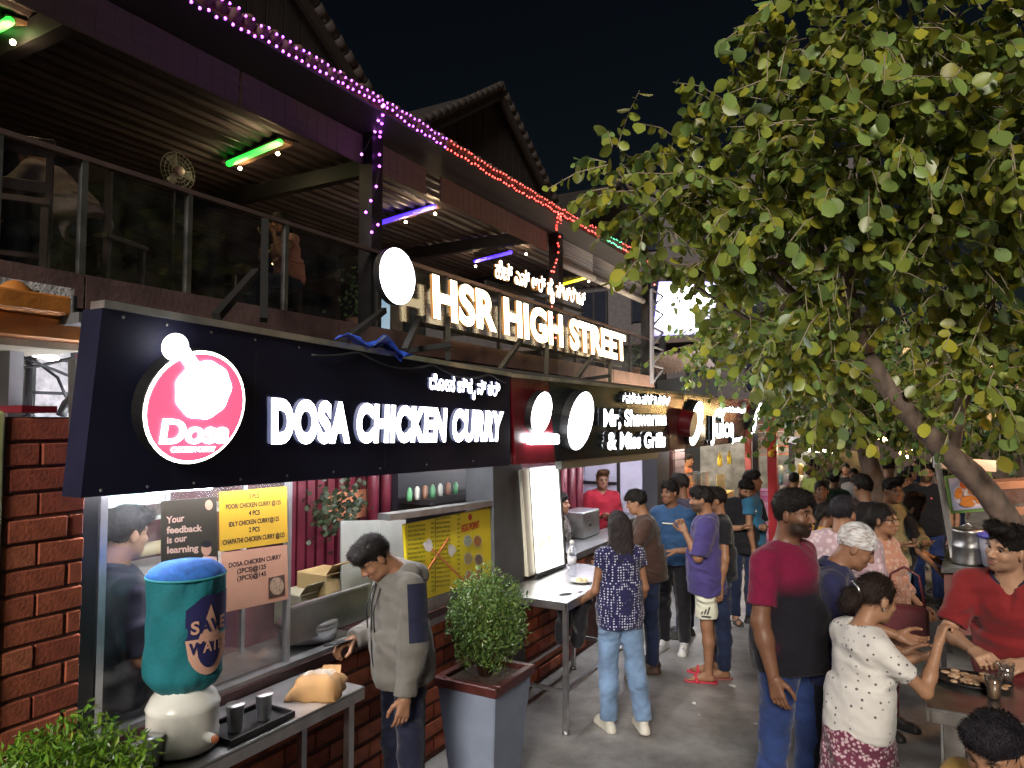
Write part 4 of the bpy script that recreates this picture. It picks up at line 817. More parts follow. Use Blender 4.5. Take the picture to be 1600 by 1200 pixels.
cup('steel tumbler on the tray nearer the dispenser tap', 367, 1142, ZT+.011); cup('steel tumbler at the far end of the tray', 412, 1124, ZT+.011); cup('steel tumbler standing alone beside the clipped shrub', 238, 1196)
# brown paper packet
c = onz(500, 1078, ZT); t = thing('paper_packet', 'folded brown paper food packet with white printed side', 'packet', c, R(28))
NX, NY = 14, 18; vs = []
for s in (0, 1):
    for i in range(NX+1):
        for j in range(NY+1):
            u, v = i/NX*2-1, j/NY*2-1; e_ = max(0, (1-abs(u)**3)*(1-abs(v)**3)); taper = 1-.22*max(0, v)
            z = (.006+.085*e_**.6*(1-.35*v)) if s else .0
            vs.append((u*.12*taper+.006*math.sin(v*9), v*.155+.004*math.sin(u*8), z+.004*math.sin(u*11+v*7)*s))
k_ = (NX+1)*(NY+1); fs = [(a*(NY+1)+b_, (a+1)*(NY+1)+b_, (a+1)*(NY+1)+b_+1, a*(NY+1)+b_+1) for a in range(NX) for b_ in range(NY)]
ed = [i*(NY+1) for i in range(NX+1)]+[NX*(NY+1)+j for j in range(1, NY+1)]+[i*(NY+1)+NY for i in range(NX-1, -1, -1)]+[j for j in range(NY-1, 0, -1)]
m = mb(); m.add(vs, [f[::-1] for f in fs]+[tuple(i+k_ for i in f) for f in fs]+[(ed[i], ed[(i+1) % len(ed)], ed[(i+1) % len(ed)]+k_, ed[i]+k_) for i in range(len(ed))], True)
KRAFT = M('kraft_paper', (.42, .23, .09), .75, var=.15, scale=12, bump=.35, bscale=18); m.build('bag', KRAFT, t, local=True)
m = mb(); m.add([(vs[k_+a*(NY+1)+b_][0], vs[k_+a*(NY+1)+b_][1], vs[k_+a*(NY+1)+b_][2]+.002) for a in range(3, 12) for b_ in range(5, 15)], [(a*10+b_, a*10+10+b_, a*10+11+b_, a*10+b_+1) for a in range(8) for b_ in range(9)], True); m.build('printed_side', M('kraft_print', (.42, .26, .12), .7, col2=(.6, .58, .56), scale=26), t, local=True)
m = mb(); m.slab([(-.05, .15, .02), (.06, .15, .02), (.05, .2, .05), (-.04, .2, .05)], (0, 0, .004)); m.build('fold', KRAFT, t, local=True)
# bottle, leftovers and plate
c = onz(894, 900, ZT); t = thing('water_bottle', 'clear plastic water bottle on the far steel table', 'bottle', (c.x, c.y, ZT))
m = mb(); m.lathe([(.034, 0), (.037, .01), (.037, .07), (.034, .08), (.037, .09), (.037, .19), (.03, .22), (.014, .25), (.014, .27)], (c.x, c.y, ZT+.002), 16); m.build('body', GLASS('bottle_clear', (.9, .93, .97), .6), t)
m = mb(); m.lathe([(.017, 0), (.017, .025)], (c.x, c.y, ZT+.272), 12); m.build('cap', WHITEP, t); m = mb(); m.lathe([(.0375, 0), (.0375, .06)], (c.x, c.y, ZT+.1), 16); m.build('label_band', M('bottle_label', (.5, .5, .55), .4), t)
c = onz(908, 910, ZT); t = thing('food_plate', 'small paper plate with leftovers on the far steel table', 'plate', (c.x, c.y, ZT)); m = mb(); m.lathe([(.06, 0), (.09, .018), (.088, .018), (.055, .003)], (c.x, c.y, ZT+.003), 18); m.build('dish', WHITEP, t)
m = mb(); [m.ball((c.x+random.uniform(-.04, .04), c.y+random.uniform(-.04, .04), ZT+.015), .018, 7, 5) for i in range(8)]; m.build('leftovers', M('food_cream', (.6, .5, .3), .7), t)
c = onz(1518, 1068, 1.03); t = thing('food_plate', 'dark oval plate of food on the right hand steel table', 'plate', (c.x, c.y, 1.03)); m = mb(); m.lathe([(.12, 0), (.15, .018), (.148, .02), (.11, .004)], (c.x, c.y, 1.033), 28, sx=1.1, sy=.8); m.build('dish', BLK, t)
rs = np.random.RandomState(1); m = mb()
for i in range(60): m.ball((c.x+rs.normal(0, .055), c.y+rs.normal(0, .04), 1.045+rs.rand()*.012), (.014+rs.rand()*.012, .016, .008), 7, 5)
m.build('food', M('food_brown', (.32, .14, .06), .5, col2=(.5, .38, .26), scale=40), t)
c = onz(1553, 1093, 1.03); t = thing('tea_glass', 'glass of milky tea on the right hand steel table', 'glass', (c.x, c.y, 1.03)); m = mb(); m.lathe([(.024, 0), (.036, .11), (.034, .11), (.023, .006)], (c.x, c.y, 1.032), 18); m.build('tumbler', GLASS('tea_glass', (.95, .95, .95), .4), t); m = mb(); m.lathe([(.022, 0), (.031, .075)], (c.x, c.y, 1.039), 18); m.build('tea', M('tea', (.5, .27, .13), .4), t)
c = onz(1573, 1070, 1.03); t = thing('tea_glass', 'clear empty glass behind the milky tea', 'glass', (c.x, c.y, 1.03)); m = mb(); m.lathe([(.024, 0), (.036, .1), (.034, .1), (.023, .006)], (c.x, c.y, 1.032), 18); m.build('tumbler', GLASS('tea_glass2', (.95, .95, .95), .5), t)
# ================================================================== planters
def leaf_cloud(rs, P, size, up=.3, aspect=.45, droop=0.):
    "small folded leaves at points P: six vertices, four triangles each"
    n_ = len(P); d = rs.normal(0, 1, (n_, 3)); d[:, 2] += up; d /= np.linalg.norm(d, axis=1)[:, None]
    r_ = rs.normal(0, 1, (n_, 3)); s = np.cross(d, r_); s /= np.linalg.norm(s, axis=1)[:, None]; nn_ = np.cross(s, d)
    L_ = size*(.7+.6*rs.rand(n_))[:, None]; w_ = L_*aspect
    V = np.stack([P, P+d*L_*.5+s*w_*.5+nn_*w_*.18, P+d*L_*.5-s*w_*.5+nn_*w_*.18, P+d*L_-nn_*L_*.08], 1)
    b_ = np.arange(n_)[:, None]*4; F = np.concatenate([b_+np.array([[0, 1, 3, 2]])], 0)
    return V.reshape(-1, 3), F
def leaf_mat(name, transl=.35, rough=.35):
    if name in _mc: return _mc[name]
    m_ = bpy.data.materials.new(name); m_.use_nodes = True; nt = m_.node_tree; L = nt.links.new; P_ = nt.nodes['Principled BSDF']; o = [n_ for n_ in nt.nodes if n_.type == 'OUTPUT_MATERIAL'][0]
    a = nt.nodes.new('ShaderNodeAttribute'); a.attribute_name = 'Col'; L(a.outputs['Color'], P_.inputs['Base Color']); P_.inputs['Roughness'].default_value = rough
    tr = nt.nodes.new('ShaderNodeBsdfTranslucent'); L(a.outputs['Color'], tr.inputs[0]); mx = nt.nodes.new('ShaderNodeMixShader'); mx.inputs[0].default_value = transl
    L(P_.outputs[0], mx.inputs[1]); L(tr.outputs[0], mx.inputs[2]); L(mx.outputs[0], o.inputs[0]); _mc[name] = m_; return m_
def planter(label, cx, cy, w_, d_, hgt, rad, zc, rz_, seed, n_, colr, size):
    t = thing('planter', label, 'planter', (cx, cy, 0)); o_ = Vector((cx, cy, 0)); m = mb()
    bw, bd = w_*.33, d_*.33
    PG = M('planter_grey', (.22, .26, .36), .5, var=.12, scale=5, bump=.1)
    q0 = [(-bw, -bd), (bw, -bd), (bw, bd), (-bw, bd)]; q1 = [(-w_/2+.02, -d_/2+.02), (w_/2-.02, -d_/2+.02), (w_/2-.02, d_/2-.02), (-w_/2+.02, d_/2-.02)]
    m.hexa([Vector((a, b_, 0))+o_ for a, b_ in q0]+[Vector((a, b_, hgt-.06))+o_ for a, b_ in q1]); m.build('tapered_box', PG, t, bevel=.008)
    RM = M('planter_rim', (.075, .02, .018), .35, var=.3, scale=16)
    for (a, b_) in (((-w_/2, -d_/2), (w_/2, -d_/2+.05)), ((-w_/2, d_/2-.05), (w_/2, d_/2)), ((-w_/2, -d_/2+.052), (-w_/2+.05, d_/2-.052)), ((w_/2-.05, -d_/2+.052), (w_/2, d_/2-.052))):
        m = mb(); m.box(Vector((a[0], a[1], hgt-.058))+o_, Vector((b_[0], b_[1], hgt))+o_); m.build('rim', RM, t, bevel=.006)
    m = mb(); m.box(Vector((-w_/2+.052, -d_/2+.052, hgt-.05))+o_, Vector((w_/2-.052, d_/2-.052, hgt-.03))+o_); m.build('soil', M('soil', (.05, .03, .018), .9, var=.4, scale=30, bump=1., bscale=60), t)
    s = thing('shrub', label.replace('planter', 'shrub').replace('grey tapered', 'dense small leaved'), 'shrub', (cx, cy, hgt-.03))
    s['label'] = {'a': 'rounded bright green shrub at the foot of the brick pillar', 'b': 'bushy small leaved green shrub in the planter beside the man in the hoodie'}[seed]
    rs = np.random.RandomState(ord(seed)); u = rs.normal(0, 1, (n_, 3)); u /= np.linalg.norm(u, axis=1)[:, None]; rr_ = rs.rand(n_)**.35
    bumpy = 1+.14*np.sin(u[:, 0]*7+2)*np.sin(u[:, 1]*6)+.1*np.sin(u[:, 2]*9+u[:, 0]*5)
    P_ = np.array((cx, cy, zc))+u*(rr_*bumpy)[:, None]*np.array((rad, rad, rz_)); P_ = P_[P_[:, 2] > hgt-.02]
    dirn = P_-np.array((cx, cy, zc-.1)); V, F = leaf_cloud(rs, P_, size, .6, .4)
    C = np.repeat(np.array(colr)*(.6+.8*rs.rand(len(P_), 1))*(1+.3*np.array([[1, .2, -.3]])*rs.normal(0, 1, (len(P_), 1))*.5), 4, 0)
    o = link('foliage', npmesh('foliage', V-np.array(origin(s)), F, leaf_mat('shrub_leaf', .25, .32), False, col=np.clip(C, 0, 1)), s); o['kind'] = 'stuff'
    m = mb()
    for i in range(26):
        a = rs.rand()*6.28; e_ = Vector((cx+math.cos(a)*rad*.6*rs.rand(), cy+math.sin(a)*rad*.6*rs.rand(), zc+rz_*(rs.rand()-.3))); m.tube([(cx+.03*math.cos(a), cy+.03*math.sin(a), hgt-.04), Vector((cx, cy, hgt)).lerp(e_, .5)+Vector((.03*math.cos(a), .03*math.sin(a), 0)), e_], [.009, .006, .003], 5)
    m.build('stems', WOODD, s)
pl = onz(772, 1067, .7)
planter('grey tapered planter with dark red rim beside the hoodie man', -2.36, 3.88, .45, .5, .7, .25, 1.01, .3, 'b', 8500, (.11, .18, .045), .029)
planter('grey tapered planter at the foot of the brick pillar', -2.33, 1.3, .45, .45, .68, .27, .99, .3, 'a', 11000, (.15, .28, .03), .03)
# ================================================================== tree
BARK = M('bark', (.14, .1, .08), .85, var=.45, scale=12, bump=.9, bscale=22, streak=(1, 1, .5))
LEAFM = leaf_mat('tree_leaf', .3, .36)
def leaf_shape():
    "rounded leaf, folded along the midrib: outline half plus midrib"
    mid = [(0, 0), (.33, -.01), (.7, -.02), (1., -.06)]; side = [(.07, .15), (.3, .35), (.62, .385), (.9, .2)]
    V = [(0, y, z) for y, z in mid]+[(x, y, .1*x+z_) for (y, x), z_ in zip(side, (.02, .03, .02, -.02))]+[(-x, y, .1*x+z_) for (y, x), z_ in zip(side, (.02, .03, .02, -.02))]
    F = [(0, 4, 5, 1), (1, 5, 6, 2), (2, 6, 7, 3), (0, 1, 9, 8), (1, 2, 10, 9), (2, 3, 11, 10)]
    return np.array(V, float), np.array(F)
LV, LF = leaf_shape()
def leaves_at(rs, P, D, size):
    n_ = len(P); d = D/np.linalg.norm(D, axis=1)[:, None]; r_ = rs.normal(0, 1, (n_, 3)); s = np.cross(d, r_); s /= np.linalg.norm(s, axis=1)[:, None]; nn_ = np.cross(s, d)
    sz = (size*(.35+.85*rs.rand(n_)**.8))[:, None, None]
    B_ = np.stack([s, d, nn_], 1); return B_, sz
def build_tree(label, trunk_pts, limbs, blobs, seed, n_twig, lsize, colr, big=300, twig_len=.42, per=9):
    rs = np.random.RandomState(seed); base = trunk_pts[0][0]; t = thing('tree', label, 'tree', base)
    m = mb(); m.tube([p for p, r_ in trunk_pts], [r_ for p, r_ in trunk_pts], 14); o = m.build('trunk', BARK, t); dm = o.modifiers.new('s', 'SUBSURF'); dm.levels = dm.render_levels = 1
    tx = bpy.data.textures.new('barkd', 'CLOUDS'); tx.noise_scale = .09; dp = o.modifiers.new('d', 'DISPLACE'); dp.texture = tx; dp.strength = .03
    m = mb()
    for L_ in limbs: m.tube([p for p, r_ in L_], [r_ for p, r_ in L_], 8)
    allp = [p for L_ in limbs for p, r_ in L_]
    tw = mb(); PP = []; DD = []
    vol = np.array([b_[1]**2 for b_ in blobs]); cnt = (n_twig*vol/vol.sum()).astype(int)
    for (c_, r_), k_ in zip(blobs, cnt):
        c_ = Vector(c_); near = min(allp, key=lambda p: (p-c_).length); mid_ = near.lerp(c_, .5)+Vector((0, 0, -.05))
        m.tube([near, mid_, c_], [.016, .012, .006], 5)
        for i in range(k_):
            u = Vector(rs.normal(0, 1, 3)).normalized(); q = r_*rs.rand()**.45; a = c_+u*q*.8+Vector((0, 0, q*.12)); dirv = (u+Vector(rs.normal(0, .5, 3))+Vector((0, 0, -.25))).normalized(); l_ = twig_len*(.5+.7*rs.rand())
            e_ = a+dirv*l_+Vector((0, 0, -.12*l_)); md_ = a.lerp(e_, .5)+Vector((0, 0, .04))
            tw.tube([a, md_, e_], [.006, .0045, .0025], 3, False)
            for j in range(per):
                f_ = (j+.5)/per; p = a.lerp(md_, f_*2) if f_ < .5 else md_.lerp(e_, f_*2-1); sgn = 1 if j % 2 else -1
                sv = dirv.cross(Vector((0, 0, 1))); sv = sv.normalized() if sv.length > .1 else Vector((1, 0, 0))
                PP.append(p); DD.append(dirv*.45+sv*sgn*.7+Vector((0, 0, -.85+.5*rs.normal()))+Vector(rs.normal(0, .25, 3)))
    m.build('limbs', BARK, t); o = tw.build('twigs', M('twig_pale', (.3, .24, .18), .8), t); o['kind'] = 'stuff'
    PP = np.array([tuple(p) for p in PP]); DD = np.array([tuple(p) for p in DD]); B_, sz = leaves_at(rs, PP, DD, lsize)
    W_ = (LV[None]*sz)@B_+PP[:, None]; n_ = len(PP); k_ = len(LV)
    base_c = np.array(colr); C = base_c*(.4+1.0*rs.rand(n_, 1)); warm = rs.rand(n_, 1); C = C*np.where(warm > .78, np.array([[1.35, 1.08, .7]]), np.where(warm < .2, np.array([[.75, .95, 1.6]]), np.array([[1., 1., 1.]])))
    dcam = np.linalg.norm(PP-np.array(EYE), axis=1); inview = np.array([800+FPX*(Vector(p)-EYE).dot(RT)/max(.1, (Vector(p)-EYE).dot(FW)) < 1600 and 600-FPX*(Vector(p)-EYE).dot(UP)/max(.1, (Vector(p)-EYE).dot(FW)) > 0 for p in PP])
    order = np.argsort(np.where(inview, dcam, 1e9)); pick = set(order[:big].tolist()) if big else set(); rest = np.array([i for i in range(n_) if i not in pick])
    F = (LF[None]+(np.arange(len(rest))*k_)[:, None, None]).reshape(-1, 4)
    o = link('crown', npmesh('crown', W_[rest].reshape(-1, 3)-np.array(origin(t)), F, LEAFM, True, col=np.repeat(np.clip(C[rest], 0, 1), k_, 0)), t); o['kind'] = 'stuff'
    if big:
        mes = []
        for v in range(6):
            cc_ = np.clip(base_c*(.7+.12*v)*np.array([(1.3, 1.1, .8), (1, 1, 1), (.8, .95, 1.4)][v % 3]), 0, 1); mes.append(npmesh('leaf', LV, LF, LEAFM, True, col=np.tile(cc_, (k_, 1))))
        og = origin(t)
        for i in pick:
            o = link('leaf', mes[i % 6], t); Mx = Matrix([list(B_[i][:, r_]) if False else [B_[i][0][r_], B_[i][1][r_], B_[i][2][r_]] for r_ in range(3)]).to_4x4(); sc_ = float(sz[i, 0, 0])
            o.matrix_local = Matrix.Translation(Vector(PP[i])-og) @ Mx @ Matrix.Scale(sc_, 4)
    return t
D_ = lambda px, py, z_, r_: (dep(px, py, z_), r_)
b0 = dep(1650, 940, 5.5); b0.z = -.05
trunk = [(b0, .15), (dep(1625, 930, 5.45), .12), (dep(1588, 835, 5.35), .105), (dep(1545, 765, 5.3), .09), (dep(1487, 715, 5.3), .082), (dep(1425, 655, 5.3), .075), (dep(1380, 598, 5.3), .068), (dep(1350, 545, 5.3), .06)]
limbs = [[D_(1352, 550, 5.3, .07), D_(1335, 500, 5.25, .05), D_(1322, 430, 5.1, .04), D_(1350, 330, 4.9, .035), D_(1380, 200, 4.7, .03), D_(1400, 80, 4.5, .02)],
         [D_(1352, 550, 5.3, .06), D_(1310, 505, 5.35, .042), D_(1250, 470, 5.4, .034), D_(1180, 400, 5.4, .026), D_(1100, 330, 5.4, .018), D_(1000, 300, 5.4, .01)],
         [D_(1338, 510, 5.25, .04), D_(1290, 420, 5.1, .032), D_(1250, 300, 5., .026), D_(1200, 170, 4.9, .02), D_(1180, 60, 4.8, .012)],
         [D_(1487, 715, 5.3, .05), D_(1500, 640, 5.3, .04), D_(1540, 520, 5.1, .035), D_(1560, 380, 4.8, .03), D_(1580, 240, 4.6, .025), D_(1570, 100, 4.4, .018)],
         [D_(1322, 430, 5.1, .03), D_(1400, 360, 4.9, .026), D_(1470, 280, 4.7, .02), D_(1500, 180, 4.6, .014)],
         [D_(1250, 470, 5.4, .03), D_(1170, 500, 5.6, .02), D_(1090, 450, 5.7, .014)]]
blobs = [(dep(px, py, z_), r_) for px, py, z_, r_ in ((1010, 330, 5.3, .36), (965, 265, 5.3, .2), (1010, 395, 5.4, .2), (1100, 285, 5.1, .42), (1185, 180, 4.9, .4), (1260, 60, 4.7, .42), (1530, 590, 4.9, .28), (1280, 560, 5.2, .26), (1200, 330, 5., .5), (1310, 200, 4.6, .55), (1385, 50, 4.4, .5), (1460, 190, 4.5, .55), (1560, 70, 4.3, .5), (1555, 300, 4.6, .5), (1430, 360, 4.9, .5), (1290, 440, 5.1, .45), (1150, 410, 5.4, .3), (1230, 540, 5.5, .32), (1420, 490, 5.3, .34), (1530, 470, 5.1, .45), (1590, 590, 5.1, .32), (1480, 585, 5.7, .24), (1085, 430, 5.5, .24), (1300, 620, 5.9, .25), (1600, 200, 4.2, .4), (1330, 330, 4.8, .45))]
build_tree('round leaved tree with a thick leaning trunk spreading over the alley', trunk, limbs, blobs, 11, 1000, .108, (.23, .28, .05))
# second tree farther back
b1 = onz(1375, 900, 0); z2 = 9.2
trunk2 = [(Vector((dep(1395, 800, z2).x, dep(1395, 800, z2).y, -.05)), .16), (dep(1385, 800, z2), .14), (dep(1362, 740, z2), .12), (dep(1350, 690, z2), .11), (dep(1345, 640, z2), .1), (dep(1330, 590, z2), .08)]
limbs2 = [[D_(1345, 640, z2, .08), D_(1290, 590, z2, .05), D_(1220, 560, z2, .03), D_(1120, 560, z2+.3, .02)], [D_(1345, 640, z2, .08), D_(1420, 580, z2, .05), D_(1500, 560, z2, .03)], [D_(1345, 640, z2, .07), D_(1330, 540, z2, .04), D_(1300, 480, z2, .02)]]
blobs2 = [(dep(px, py, z_), r_) for px, py, z_, r_ in ((1105, 540, 9.6, .3), (1165, 515, 9.3, .4), (1260, 560, 9.2, .7), (1290, 640, 9, .5), (1370, 600, 9., .6), (1440, 640, 8.6, .5), (1262, 645, 8.2, .3))]
build_tree('second tree with a bent grey trunk behind the crowd', trunk2, limbs2, blobs2, 5, 620, .1, (.16, .24, .05), big=0, twig_len=.6)
b2 = dep(1590, 800, 10.5); b2.z = -.05
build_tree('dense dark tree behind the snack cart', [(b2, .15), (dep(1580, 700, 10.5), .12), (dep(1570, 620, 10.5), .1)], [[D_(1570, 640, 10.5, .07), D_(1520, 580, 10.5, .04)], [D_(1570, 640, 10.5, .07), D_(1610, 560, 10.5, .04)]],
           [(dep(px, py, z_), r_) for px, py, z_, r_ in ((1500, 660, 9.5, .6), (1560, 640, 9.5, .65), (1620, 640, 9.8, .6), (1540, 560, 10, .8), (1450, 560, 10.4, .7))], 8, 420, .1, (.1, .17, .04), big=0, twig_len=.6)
# ================================================================== snack cart on the right
zc = 6.3; c = dep(1540, 850, zc); CX, CY = c.x, c.y
t = thing('snack_cart', 'steel snack cart with counter and wooden framed glass case', 'cart', (CX+.3, CY, 0))
q_ = [dep(1470, 880, 6.0), dep(1640, 880, 6.0), dep(1660, 862, 7.0), dep(1480, 862, 7.0)]
for p in q_: p.z = 1.02
m = mb(); m.slab(q_, (0, 0, -.04)); m.build('counter', STEELD, t)
m = mb(); m.slab([p+Vector((.02, .02, -.06)) for p in q_], (0, 0, -.5)); m.build('cabinet', M('cart_side', (.15, .06, .05), .6, var=.3), t)
for p in q_: m = mb(); m.bar((p.x, p.y, 0), (p.x, p.y, .5), .04); m.build('leg', DARKM, t)
for a, e_ in (((1465, 725), (1490, 870)), ((1545, 745), (1556, 800))): m = mb(); p = dep(*a, 6.25); p2 = dep(*e_, 6.25); m.bar(p, p2, .05); m.build('upright', STEEL, t)
m = mb(); m.bar(dep(1464, 722, 6.3), dep(1550, 728, 6.35), .1, .1); m.build('hood', M('hood_grey', (.4, .4, .42), .4, .4), t)
WF = M('frame_wood', (.25, .13, .08), .6, var=.2)
P4 = [dep(1553, 800, 6.1), dep(1690, 795, 6.1), dep(1690, 752, 6.1), dep(1553, 759, 6.1)]
for i in range(4): m = mb(); m.bar(P4[i], P4[(i+1) % 4], .05, .06); m.build('case_frame', WF, t)
m = mb(); m.slab(P4, AX*.02); m.build('case_glass', GLASS('case_glass2', (.9, .9, .9), .3), t)
m = mb(); m.slab([p+AX*.5 for p in P4], AX*.02); m.build('case_back', M('case_back', (.08, .04, .03), .6), t)
m = mb(); a = dep(1700, 690, 5.9); m.ball(a, .05, 12, 9); m.build('hanging_bulb', EM('cart_bulb', (1., .55, .28), 260.), t); m = mb(); m.tube([a+Vector((0, 0, .04)), a+Vector((0, 0, .7))], .006, 5); m.build('bulb_cord', WIRE, t)
m = mb(); m.slab([dep(1640, 560, 5.6), dep(1780, 560, 5.6), dep(1780, 540, 7.2), dep(1640, 548, 7.2)], (0, 0, .03)); m.build('canopy', M('canopy', (.2, .06, .05), .6), t)
for px, z_ in ((1650, 5.7), (1760, 5.7)): a = dep(px, 550, z_); m = mb(); m.bar((a.x, a.y, 0), a, .04); m.build('canopy_pole', DARKM, t)
def psheet(name, label, cat, quad, z_, mat):
    q__ = [dep(*p, z_) for p in quad]; t_ = thing(name, label, cat, (q__[0]+q__[2])*.5); m = mb(); m.slab(q__, AX*.02); m.build('panel', mat, t_); return t_
f = psheet('food_poster', 'green edged poster of fried chicken on a white plate', 'poster', ((1487, 803), (1556, 797), (1549, 737), (1477, 744)), 6.05, M('poster_green', (.13, .24, .06), .5))
def dpoly(name, mat, pts, z_):
    m = mb(); P_ = [dep(*p, z_) for p in pts]; n_ = len(P_); m.add([p for p in P_]+[p+AX*.004 for p in P_], [tuple(range(n_))]+[(i, n_+i, n_+(i+1) % n_, (i+1) % n_) for i in range(n_)]); return m.build(name, mat, f)
dpoly('poster_field', M('poster_lilac', (.42, .42, .58), .4), [(1490, 798), (1552, 792), (1546, 741), (1482, 748)], 6.045)
ell2 = lambda cx_, cy_, rx, ry, rot=0: [(cx_+rx*math.cos(a)*math.cos(rot)-ry*math.sin(a)*math.sin(rot), cy_+rx*math.cos(a)*math.sin(rot)+ry*math.sin(a)*math.cos(rot)) for a in np.linspace(0, 2*math.pi, 22, endpoint=False)]
dpoly('printed_plate', M('poster_plate', (.62, .6, .68), .4), ell2(1516, 772, 26, 22), 6.04)
FC = M('poster_chicken', (.55, .15, .025), .4, col2=(.65, .28, .06), scale=50)
for i, (a, b_, rx, ry, rt) in enumerate(((1508, 757, 8, 7, 0), (1498, 771, 6, 9, .2), (1524, 769, 13, 5, .25), (1513, 779, 12, 5, -.1), (1532, 780, 8, 7, .2), (1512, 787, 12, 5, .05))): dpoly('printed_piece', FC if i else M('poster_sauce', (.6, .13, .02), .3), ell2(a, b_, rx, ry, rt), 6.035-.003*i)
dpoly('printed_garnish', WHITEP, ell2(1509, 770, 2.5, 5, .4), 6.01)
c = dep(1513, 845, 6.2); t = thing('steel_drum', 'ribbed steel food drum below the chicken poster', 'drum', (c.x, c.y, 1.02)); m = mb(); m.lathe([(.13, 0), (.135, .02), (.13, .04), (.13, .14), (.138, .15), (.13, .16), (.13, .27), (.14, .28), (.13, .3), (.05, .31)], (c.x, c.y, 1.022), 24); m.build('can', STEEL, t)
m = mb(); m.tube([(c.x-.05, c.y, 1.332), (c.x, c.y, 1.37), (c.x+.05, c.y, 1.332)], .008, 6); m.build('handle', STEEL, t)
c = dep(1572, 850, 6.0); t = thing('plastic_tub', 'translucent plastic tub with blue lid on the snack cart', 'tub', (c.x, c.y, 1.02)); m = mb(); m.lathe([(.16, 0), (.18, .02), (.2, .25), (.19, .25), (.17, .03)], (c.x, c.y, 1.023), 28); m.build('bucket', M('tub_plastic', (.5, .5, .62), .35, var=.1), t)
m = mb(); m.lathe([(.21, 0), (.215, .02), (.2, .04), (.15, .045)], (c.x, c.y, 1.275), 28); m.build('lid', M('tub_lid', (.12, .12, .6), .35), t)
# ================================================================== background
t = thing('dark_shed', 'dark shed with a black back sheet at the end of the alley', 'shed', dep(1325, 850, 15)*1.0)
a, e_ = dep(1278, 760, 14.5), dep(1372, 760, 15.5); bz = 2.25
m = mb(); m.slab([Vector((a.x, a.y, 0)), Vector((e_.x, e_.y, 0)), Vector((e_.x, e_.y, dep(1372, 705, 15.5).z)), Vector((a.x, a.y, dep(1278, 706, 14.5).z))], AX*.05); m.build('back_sheet', M('tarp_black', (.006, .006, .009), .6), t)  # near black sheet filling the shed opening
for p in (a, e_): m = mb(); m.bar((p.x, p.y, 0), (p.x, p.y, dep(1300, 700, 14.5).z), .08); m.build('post', DARKM, t)
t = thing('warm_bulb_string', 'warm white bulb string glinting behind the second tree', 'string lights', dep(1400, 695, 15))
m = mb(); rs = np.random.RandomState(9); pts = [dep(1372+i*3.2, 684+i*1.3+rs.normal(0, 2), 15) for i in range(18)]; m.tube(pts, .01, 5); m.build('wire', WIRE, t)
m = mb(); [m.ball(p+Vector((0, 0, rs.normal(0, .04))), .032, 7, 5) for p in pts]; o = m.build('bulbs', EM('warm_bulbs', (1., .6, .22), 70.), t); o['kind'] = 'stuff'
# boundary wall closing the alley
m = mb(); m.box((-14, 22, 0), (26, 22.3, 2.6)); o = m.build('boundary_wall', M('boundary', (.05, .035, .03), .9, var=.4, scale=2)); tag(o, 'dim boundary wall closing the far end of the alley', 'wall')
# apartment block behind
t = thing('apartment_block', 'unlit apartment block standing behind the terrace roof', 'building', (-8, 28, 0))
AP = M('apartment_wall', (.09, .08, .085), .9, var=.2); m = mb(); m.box((-19, 26, 0), (-1.5, 34, 10.5)); m.build('wall', AP, t)
for fl in range(3):
    z = 2.6+fl*2.7; m = mb(); m.box((-19.2, 25.3, z-.15), (-1.3, 26, z)); m.build('floor_band', M('apartment_band', (.13, .1, .09), .9), t)
    for k_ in range(8):
        x = -17.6+k_*2.1; m = mb(); m.box((x, 25.9, z+.8), (x+1.1, 25.985, z+2.1)); wd = m.build('window', M('window_dark', (.015, .018, .03), .2), t); m = mb()
        for xx in (x, x+.53, x+1.06): m.box((xx-.03, 25.87, z+.78), (xx+.03, 25.9, z+2.12))
        m.build('frame', DARKM, wd)
m = mb(); m.box((-19.1, 25.9, 10.5), (-1.4, 26.2, 11.1)); m.build('parapet', AP, t)
# blue lit hotel sign behind the tree
t = thing('blue_sign', 'white and blue lit sign glowing behind the leaves past the terrace corner', 'sign', dep(1070, 500, 18.5))
BW_ = EM('blue_sign_white', (.9, .93, 1.), 7.); q_ = [dep(1020, 525, 18.6), dep(1125, 520, 18.6), dep(1120, 440, 18.6), dep(1030, 440, 18.6)]; m = mb(); m.slab(q_, AX*.1); m.build('blue_panel', EM('blue_sign_blue', (.05, .04, .9), .5), t)
for r_ in (((1026, 474), (1118, 474), (1112, 452), (1034, 450)), ((1030, 508), (1100, 512), (1096, 490), (1032, 484))): m = mb(); m.slab([dep(*p, 18.5) for p in r_], AX*.05); m.build('lit_band', BW_, t, bevel=.1)
for px in (1035, 1110): a = dep(px, 525, 18.65); m = mb(); m.bar((a.x, a.y, 0), a, .15); m.build('post', DARKM, t)
# sheet roof edge beyond the terrace
t = thing('lean_to_roof', 'corrugated lean-to roof edge beyond the terrace corner', 'roof', dep(1065, 600, 16))
a, e_ = dep(1026, 588, 15.8), dep(1120, 574, 16.5); m = mb()
for i in range(16): p = a.lerp(e_, i/16); p2 = a.lerp(e_, (i+1)/16); mid_ = p.lerp(p2, .5)+Vector((0, 0, .06)); k2 = AX*1.2+Vector((0, 0, .5)); m.add([p, mid_, p2, p+k2, mid_+k2, p2+k2], [(0, 1, 4, 3), (1, 2, 5, 4)])
m.build('roof_sheet', M('sheet_rust', (.3, .2, .15), .6, var=.3), t)
m = mb(); m.slab([Vector((a.x, a.y, 0)), Vector((e_.x, e_.y, 0)), e_-Vector((0, 0, .1)), a-Vector((0, 0, .1))], AX*.1); m.build('wall', M('leanto_wall', (.03, .03, .032), .8), t)
